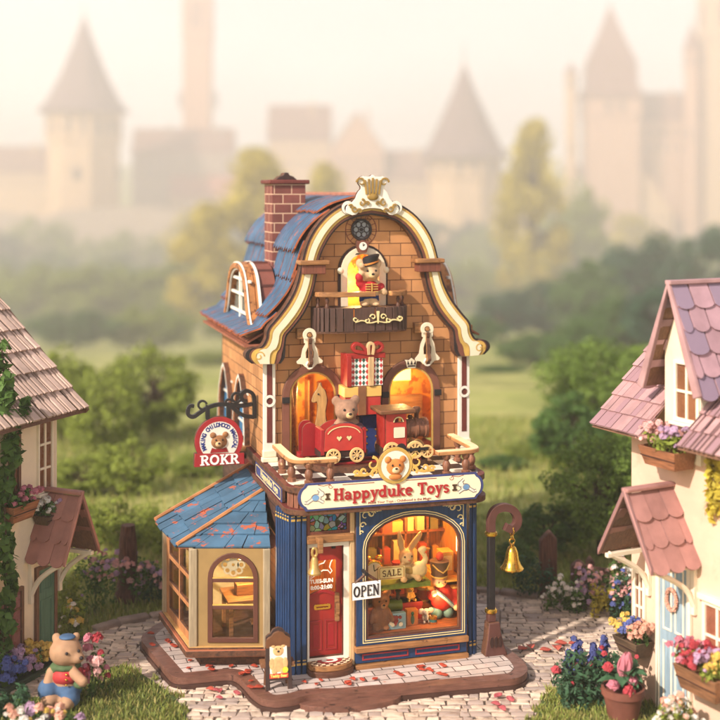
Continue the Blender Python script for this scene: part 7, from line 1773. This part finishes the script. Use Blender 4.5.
window(lh, LFF(36.5, 455, 0)[0], LFF(48.5, 455, 0)[0]+.12, LFF(43, 492, 0)[1], LFF(43, 420, 0)[1], 2, 3, fw=.05)
window(lh, LFF(8, 450, 0)[0], LFF(19, 450, 0)[0], LFF(13, 500, 0)[1], LFF(13, 430, 0)[1], 2, 2, trim=trim_br)
lw0, lw1 = LFF(-1, 620, 0)[0], LFF(22, 620, 0)[0]
window(lh, lw0-.4, lw1, LFF(10, 655, 0)[1], LFF(16, 588, 0)[1], 3, 3, trim=trim_br, pane=M('pane_rose', (150, 100, 96), .3, .2))
# porch
lu0, lu1 = -1.25, .1
zpe, zpr = LFF(60, 556, -.6)[1], LFF(60, 496, -.6)[1]
canopy(lh, lu0, lu1, 1.15, zpe, zpr, 3, 3, M('shingle_brown', (164, 112, 100), .75, .16, 1.5, isl=.14, bump=.15, bsc=10), 9)
ldr = MB().plate(rect(-.98, -.14, 0, zpe-.3), [rect(-.88, -.24, .02, zpe-.4)], -.1, .0).build('door_frame', trim_br, lh, .015)
ld = MB().box(-.88, -.24, -.06, -.01, .02, zpe-.4).build('door', M('door_green', (96, 130, 108), .55, .1, 2, grain=2), lh)
m = MB(); m.plate(rect(-.8, -.32, 1.7, zpe-.5), [rect(-.74, -.38, 1.76, zpe-.56)], -.085, -.06); m.plate(rect(-.8, -.32, .3, 1.5), [rect(-.74, -.38, .36, 1.44)], -.085, -.06); m.build('door_panel', M('door_green', (96, 130, 108)), ld, .008)
# planters left
def lbox(px0, px1, y0, y1, v0=-.55, v1=-.05): return (LFF(px0, 500, -.3)[0], LFF(px1, 500, -.3)[0], v0, v1, LFF((px0+px1)/2, y1, -.3)[1], LFF((px0+px1)/2, y0, -.3)[1])
a = lbox(6, 32, 503, 520); planter(LF, *a, M('planter_rust', (166, 108, 74)), 'small brown flower box with rose pink flowers on the left cottage', (fl['rose'],), leaf_b, 11, 40, .1, .35, PB)
a = lbox(40, 64, 512, 522); planter(LF, *a, box_dark, 'narrow box of greyish white flowers above the left cottage canopy', (fl['white'], fl['lilac']), leaf_b, 12, 50, .09, .4, PB)
a = lbox(-12, 40, 672, 692, -.85, -.05); planter(LF, *a, M('planter_green', (70, 92, 78), .65, .18, 1.6, grain=0, bump=.2), 'green flower box with lilac yellow and blue flowers at the lower left window', (fl['blue'], fl['lilac'], fl['yellow']), leaf_b, 13, 120, .13, .5, PB)
q = lambda x, y, v=-.3: (LF.F(x, y, v)[0], v, LF.F(x, y, v)[1])
ivy('ivy', 'green ivy climbing the corner of the left cottage from roof to window', LF, [q(3, 690), q(4, 620), q(8, 560), q(3, 500), q(14, 450), q(6, 400), q(2, 350)], leaf_b, 20, .24, 8, .24)
ivy('ivy', 'short ivy branch reaching towards the upper left cottage window', LF, [q(10, 440, -.34), q(20, 420, -.36), q(26, 405, -.36)], leaf_b, 10, .24, 9, .16)

# bear statue sitting at the left with his bunch of flowers
sp_ = WF.G(66, 706, 0); stt = thing('bear_statue', 'brown bear garden figure in red waistcoat and blue trousers at the left door', 'statue', (sp_[0], sp_[1], 0), WF)
x, y, z = sp_[0], sp_[1], .12; k = (706-642)*sp_[1]/FPX
fb_ = M('statue_brown', (168, 130, 100), .75, .12, 4)
m = MB(); E = lambda p, r: m.ell((x+p[0]*k, y+p[1]*k, z+p[2]*k), tuple(t*k for t in r))
E((0, 0, .3), (.25, .22, .28)); E((.0, -.03, .78), (.26, .24, .22)); E((.2, -.12, .72), (.12, .12, .09)); E((-.16, .05, .97), (.08, .06, .08)); E((.14, .08, .98), (.07, .06, .07))
for t in (0, .33, .66, 1): E((.16+.16*t, -.16-.1*t, .5-.1*t), (.085, .085, .085)); E((-.2-.06*t, -.08-.08*t, .48-.2*t), (.09, .09, .09))
E((.1, -.25, .1), (.13, .2, .12)); E((-.2, -.18, .1), (.15, .2, .12)); m.build('body', fb_, stt, remesh=.03*k)
m = MB(); E((0, 0, .22), (.27, .245, .2)); E((-.24, -.1, .22), (.18, .2, .18)); E((.12, -.2, .12), (.15, .2, .14)); m.build('trousers', M('statue_blue', (66, 94, 128), .75, .12, 4), stt, remesh=.03*k)
m = MB(); E((0.01, -.01, .42), (.265, .24, .17)); m.build('waistcoat', M('statue_red', (176, 50, 50), .7, .1, 4), stt)
m = MB(); E((0, 0, .56), (.25, .23, .08)); E((.27, -.2, .34), (.12, .1, .07)); E((-.2, -.05, .46), (.11, .12, .1)); m.build('scarf', M('statue_green', (76, 96, 62), .8, .12, 4), stt, remesh=.03*k)
m = MB(); m.ell((x+.02*k, y, z+1.0*k), (.13*k, .12*k, .04*k)); m.build('cap', M('statue_blue', (66, 94, 128)), stt)
m = MB(); m.ell((x+.29*k, y-.22*k, z+.75*k), (.035*k, .03*k, .03*k)); m.build('nose', black, stt)
for dx, dy in ((.07, -.255), (.23, -.14)): MB().ell((x+dx*k, y+dy*k, z+.83*k), .025*k).build('eye', black, stt)
m = MB(); [m.ell((x+.06*k, y-.24*k, z+(.34+.08*i)*k), .018*k) for i in range(3)]; m.build('button', goldm, stt)
bush('flower_bunch', 'bunch of red and pink flowers standing beside the bear statue', 'flowers', 93, 700, 34, 66, leaf_b, (fl['scarlet'], fl['rose'], fl['blush']), n=12, per=14, size=.12, nf=26, fs=.14, seed=5)
bush('flower_bush', 'low white yellow and peach flowers at the bottom left corner', 'flower bush', 42, 738, 74, 36, leaf_b, (fl['peach'], fl['yellow'], fl['lilac'], fl['white']), n=18, per=44, size=.11, nf=36, fs=.13)
bush('flower_bush', 'dark green leafy clump under the green flower box', 'bush', 10, 722, 44, 36, leaf_c, (), n=16, per=50, size=.12)

# ---------------------------------------------------------------- castle town in the haze
CY = 1750.
stone_a = M('stone_warm', (206, 172, 132), .9, .12, .15, bump=.1, bsc=1); stone_b = M('stone_grey', (166, 146, 128), .9, .12, .15); roof_c = M('roof_castle', (134, 98, 82), .85, .14, .2); roof_d = M('roof_slate_far', (120, 98, 92), .85, .14, .2)
dark_w = M('window_dark', (92, 74, 66), .7, .1)
def cx_(px, Y): return (px-360)/FPX*Y
def cz_f(py, Y): return CAM_H-(py-190)/FPX*Y
def tower(label, px, wpx, y_apex, y_eave, y_base, Y, sides=8, over=1.25, wall=None, roof=None, flare=.35, galler=None, spike=0, name='castle_tower'):
    x = cx_(px, Y); k = Y/FPX; r = wpx*k/2; ze_, za_, zb_ = cz_f(y_eave, Y), cz_f(y_apex, Y), min(cz_f(y_base, Y), gz(x, Y)-.5)
    o = thing(name, label, 'tower', (x, Y, zb_), WF)
    rot = PI/sides
    def ringp(rad, z): return [(x+rad*math.cos(2*PI*i/sides+rot), Y+rad*math.sin(2*PI*i/sides+rot), z) for i in range(sides)]
    def stack(prof):
        m = MB(); vs_ = []
        for rad, z in prof: vs_ += ringp(rad, z)
        n = len(prof); m.add(vs_, [(i*sides+j, i*sides+(j+1) % sides, (i+1)*sides+(j+1) % sides, (i+1)*sides+j) for i in range(n-1) for j in range(sides)]+[tuple(range((n-1)*sides, n*sides))]); return m
    h = ze_-zb_; up = ze_-h*.12 if galler is None else cz_f(galler, Y)
    stack([(r*1.06, zb_), (r, zb_+h*.3), (r, up), (r*1.07, up+.2), (r*1.07, ze_)]).build('wall', wall or stone_a, o, flat=True)
    H_ = za_-ze_; rf = stack([(r*over*1.0, ze_-.3), (r*over*1.02, ze_), (r*over*.8, ze_+H_*.12), (r*over*flare*1.55, ze_+H_*.36), (r*over*flare*.72, ze_+H_*.68), (.12, za_)]).build('roof', roof or roof_c, o, flat=True)
    if spike: MB().tube([(x, Y, za_-.5), (x, Y, za_+spike*k)], [1.2, .3], 6).build('spire', dark_w, rf)
    m = MB()
    for i in range(sides):
        a = 2*PI*(i+.5)/sides+rot; rr0 = r*1.08*math.cos(PI/sides); d = Vector((math.cos(a), math.sin(a), 0)); mat = Matrix(((d.x, -d.y, 0), (d.y, d.x, 0), (0, 0, 1)))
        for s_ in (-.28, .28):
            w = m.obox((x+d.x*rr0-d.y*s_*r*.7, Y+d.y*rr0+d.x*s_*r*.7, (up+ze_)/2), 1., r*.14, (ze_-up)*.5, mat)
        if i % 2: m.obox((x+d.x*r*.94, Y+d.y*r*.94, zb_+h*.55), r*.15, r*.18, h*.07, mat)
    m.build('window', dark_w, o)
    return o
def hall(label, px0, px1, y_ridge, y_eave, y_base, Y, dep=14., wall=None, roof=None, gable=False, name='castle_hall'):
    dep *= 4.; k = Y/FPX; x0, x1 = cx_(px0, Y), cx_(px1, Y); zr0, ze_ = cz_f(y_ridge, Y), cz_f(y_eave, Y); zb_ = min(cz_f(y_base, Y), min(gz(x0, Y), gz(x1, Y))-.5)
    o = thing(name, label, 'hall', ((x0+x1)/2, Y, zb_), WF); xm = (x0+x1)/2
    m = MB().box(x0, x1, Y, Y+dep, zb_, ze_)
    if gable: m.add([(x0, Y, ze_), (x1, Y, ze_), (xm, Y, zr0), (x0, Y+dep, ze_), (x1, Y+dep, ze_), (xm, Y+dep, zr0)], [(0, 1, 2), (5, 4, 3)])
    else: m.add([(x0, Y, ze_), (x0, Y+dep, ze_), (x0, Y+dep/2, zr0), (x1, Y, ze_), (x1, Y+dep, ze_), (x1, Y+dep/2, zr0)], [(0, 2, 1), (3, 4, 5)])
    m.build('wall', wall or stone_a, o, flat=True); m = MB(); e = 1.5
    if gable: pr = [[(x0-e, Y-e, ze_-e), (xm, Y-e, zr0), (xm, Y+dep+e, zr0), (x0-e, Y+dep+e, ze_-e)], [(x1+e, Y-e, ze_-e), (x1+e, Y+dep+e, ze_-e), (xm, Y+dep+e, zr0), (xm, Y-e, zr0)]]
    else: pr = [[(x0-e, Y-e, ze_-e), (x1+e, Y-e, ze_-e), (x1+e, Y+dep/2, zr0), (x0-e, Y+dep/2, zr0)], [(x1+e, Y+dep+e, ze_-e), (x0-e, Y+dep+e, ze_-e), (x0-e, Y+dep/2, zr0), (x1+e, Y+dep/2, zr0)]]
    for q_ in pr:
        n_ = (Vector(q_[1])-Vector(q_[0])).cross(Vector(q_[3])-Vector(q_[0])).normalized(); n_ = n_ if n_.z > 0 else -n_
        up = [tuple(Vector(p)+n_*1.2) for p in q_]; lo = [tuple(Vector(p)+n_*.03) for p in q_]; m.add(up+lo, [(0, 1, 2, 3), (7, 6, 5, 4), (0, 4, 5, 1), (1, 5, 6, 2), (2, 6, 7, 3), (3, 7, 4, 0)])
    m.build('roof', roof or roof_c, o, flat=True); m = MB(); n = max(2, int((px1-px0)/9))
    for i in range(n):
        c = x0+(x1-x0)*(i+.5)/n
        for f0 in (.74, .86): m.box(c-1.4*k, c+1.4*k, Y-.4, Y+.3, zb_+(ze_-zb_)*f0, zb_+(ze_-zb_)*(f0+.06))
    q_ = MB()
    for i in range(max(1, n//4)): c = x0+(x1-x0)*(i+.7)/max(1, n//4); q_.box(c-1.6*k, c+1.6*k, Y+dep*.3, Y+dep*.3+3*k, ze_, zr0+4*k)
    EDGE_C = q_.build('chimney', wall or stone_a, o, flat=True)
    m.build('window', dark_w, o); return o
tower('hazy left castle tower with a flared pointed spire', 84, 72, 14, 113, 225, CY-110, 8, 1.28, stone_a, roof_d, .34, 142, 14)
tower('very tall square tower behind the left halls, cut by the upper edge', 198, 38, -40, -8, 150, CY+80, 4, 1.1, M('stone_rose', (196, 156, 128), .9, .1, .15), roof_c, .4, 42)
tower('hazy right castle tower with steep pointed roof above the shop', 464, 74, 62, 158, 300, CY-240, 8, 1.3, stone_a, roof_d, .36, 178, 22)
tower('great steep roofed castle tower at the right', 610, 68, 4, 98, 260, CY+10, 4, 1.2, M('stone_rose', (196, 156, 128)), roof_c, .5, 118, 6)
tower('slender hazy turret near the right border', 692, 16, 22, 50, 200, CY+6, 6, 1.3, M('stone_rose', (196, 156, 128)), roof_c, .4, None, 8)
tower('broad square keep at the right border, cut by the frame', 722, 52, -40, -10, 220, CY+14, 4, 1.1, stone_a, roof_c, .4, 40)
tower('small bracket turret on the left flank of the great right tower', 571, 12, 62, 74, 120, CY+6, 6, 1.4, stone_a, roof_c, .4)
hall('long hazy hall with windows right of the left tower', 132, 232, 128, 152, 200, CY, 14, stone_b)
hall('low hall with reddish roof behind the chimney', 170, 262, 176, 196, 225, CY-25, 12, stone_a, M('roof_red_far', (168, 104, 84), .85, .14, .2))
hall('gabled hall behind the shop chimney', 268, 330, 104, 140, 200, CY+6, 16, stone_a, roof_c)
hall('gabled town house behind the shop ridge', 330, 384, 112, 150, 205, CY+2, 14, M('stone_rose', (196, 156, 128)), roof_c, True)
hall('lower hall left of the left tower', -10, 50, 146, 172, 225, CY+5, 14, stone_a, roof_c)
hall('broad hall to the right of the right pointed tower', 500, 575, 205, 230, 300, CY-15, 14, stone_b, roof_d)
hall('hall with high humped roof below the great right tower', 590, 672, 152, 210, 290, CY-10, 16, stone_a, M('roof_red_far', (168, 104, 84)), True)
hall('long hall between great tower and right keep', 640, 740, 92, 120, 230, CY+18, 12, M('stone_rose', (196, 156, 128)), roof_c)
hall('distant pale roof left of the right pointed tower', 385, 432, 150, 180, 240, CY+10, 12, stone_a, roof_c)
# terrace wall below the left tower
m = MB(); pts_ = [(-30, 208), (20, 214), (45, 218), (62, 210), (100, 208), (150, 206), (190, 214), (225, 222)]
P_ = [(cx_(a, CY-200), cz_f(b, CY-200)) for a, b in pts_]; m.plate([(P_[0][0], -95)]+[(P_[-1][0], -95)]+P_[::-1], (), CY-200, CY-190); m.solo('terrace_wall', stone_b, 'long uneven grey terrace wall below the left castle tower', 'wall', (P_[0][0], CY-200, -95), WF)

# ---------------------------------------------------------------- air
hz = MB().box(-1560, 1560, -25, 2700, -112, 400).build('haze', M('haze_dummy', (255, 255, 255)))
hm = bpy.data.materials.new('haze_air'); hm.use_nodes = True; n_ = hm.node_tree.nodes; n_.remove(n_['Principled BSDF'])
pv_ = n_.new('ShaderNodeVolumePrincipled'); pv_.inputs['Color'].default_value = (.985, .95, .955, 1); pv_.inputs['Density'].default_value = HAZE; pv_.inputs['Anisotropy'].default_value = .1
hm.node_tree.links.new(pv_.outputs[0], n_['Material Output'].inputs['Volume']); hz.data.materials.clear(); hz.data.materials.append(hm); hz['kind'] = 'stuff'; hz['label'] = 'pale warm haze filling the valley air'
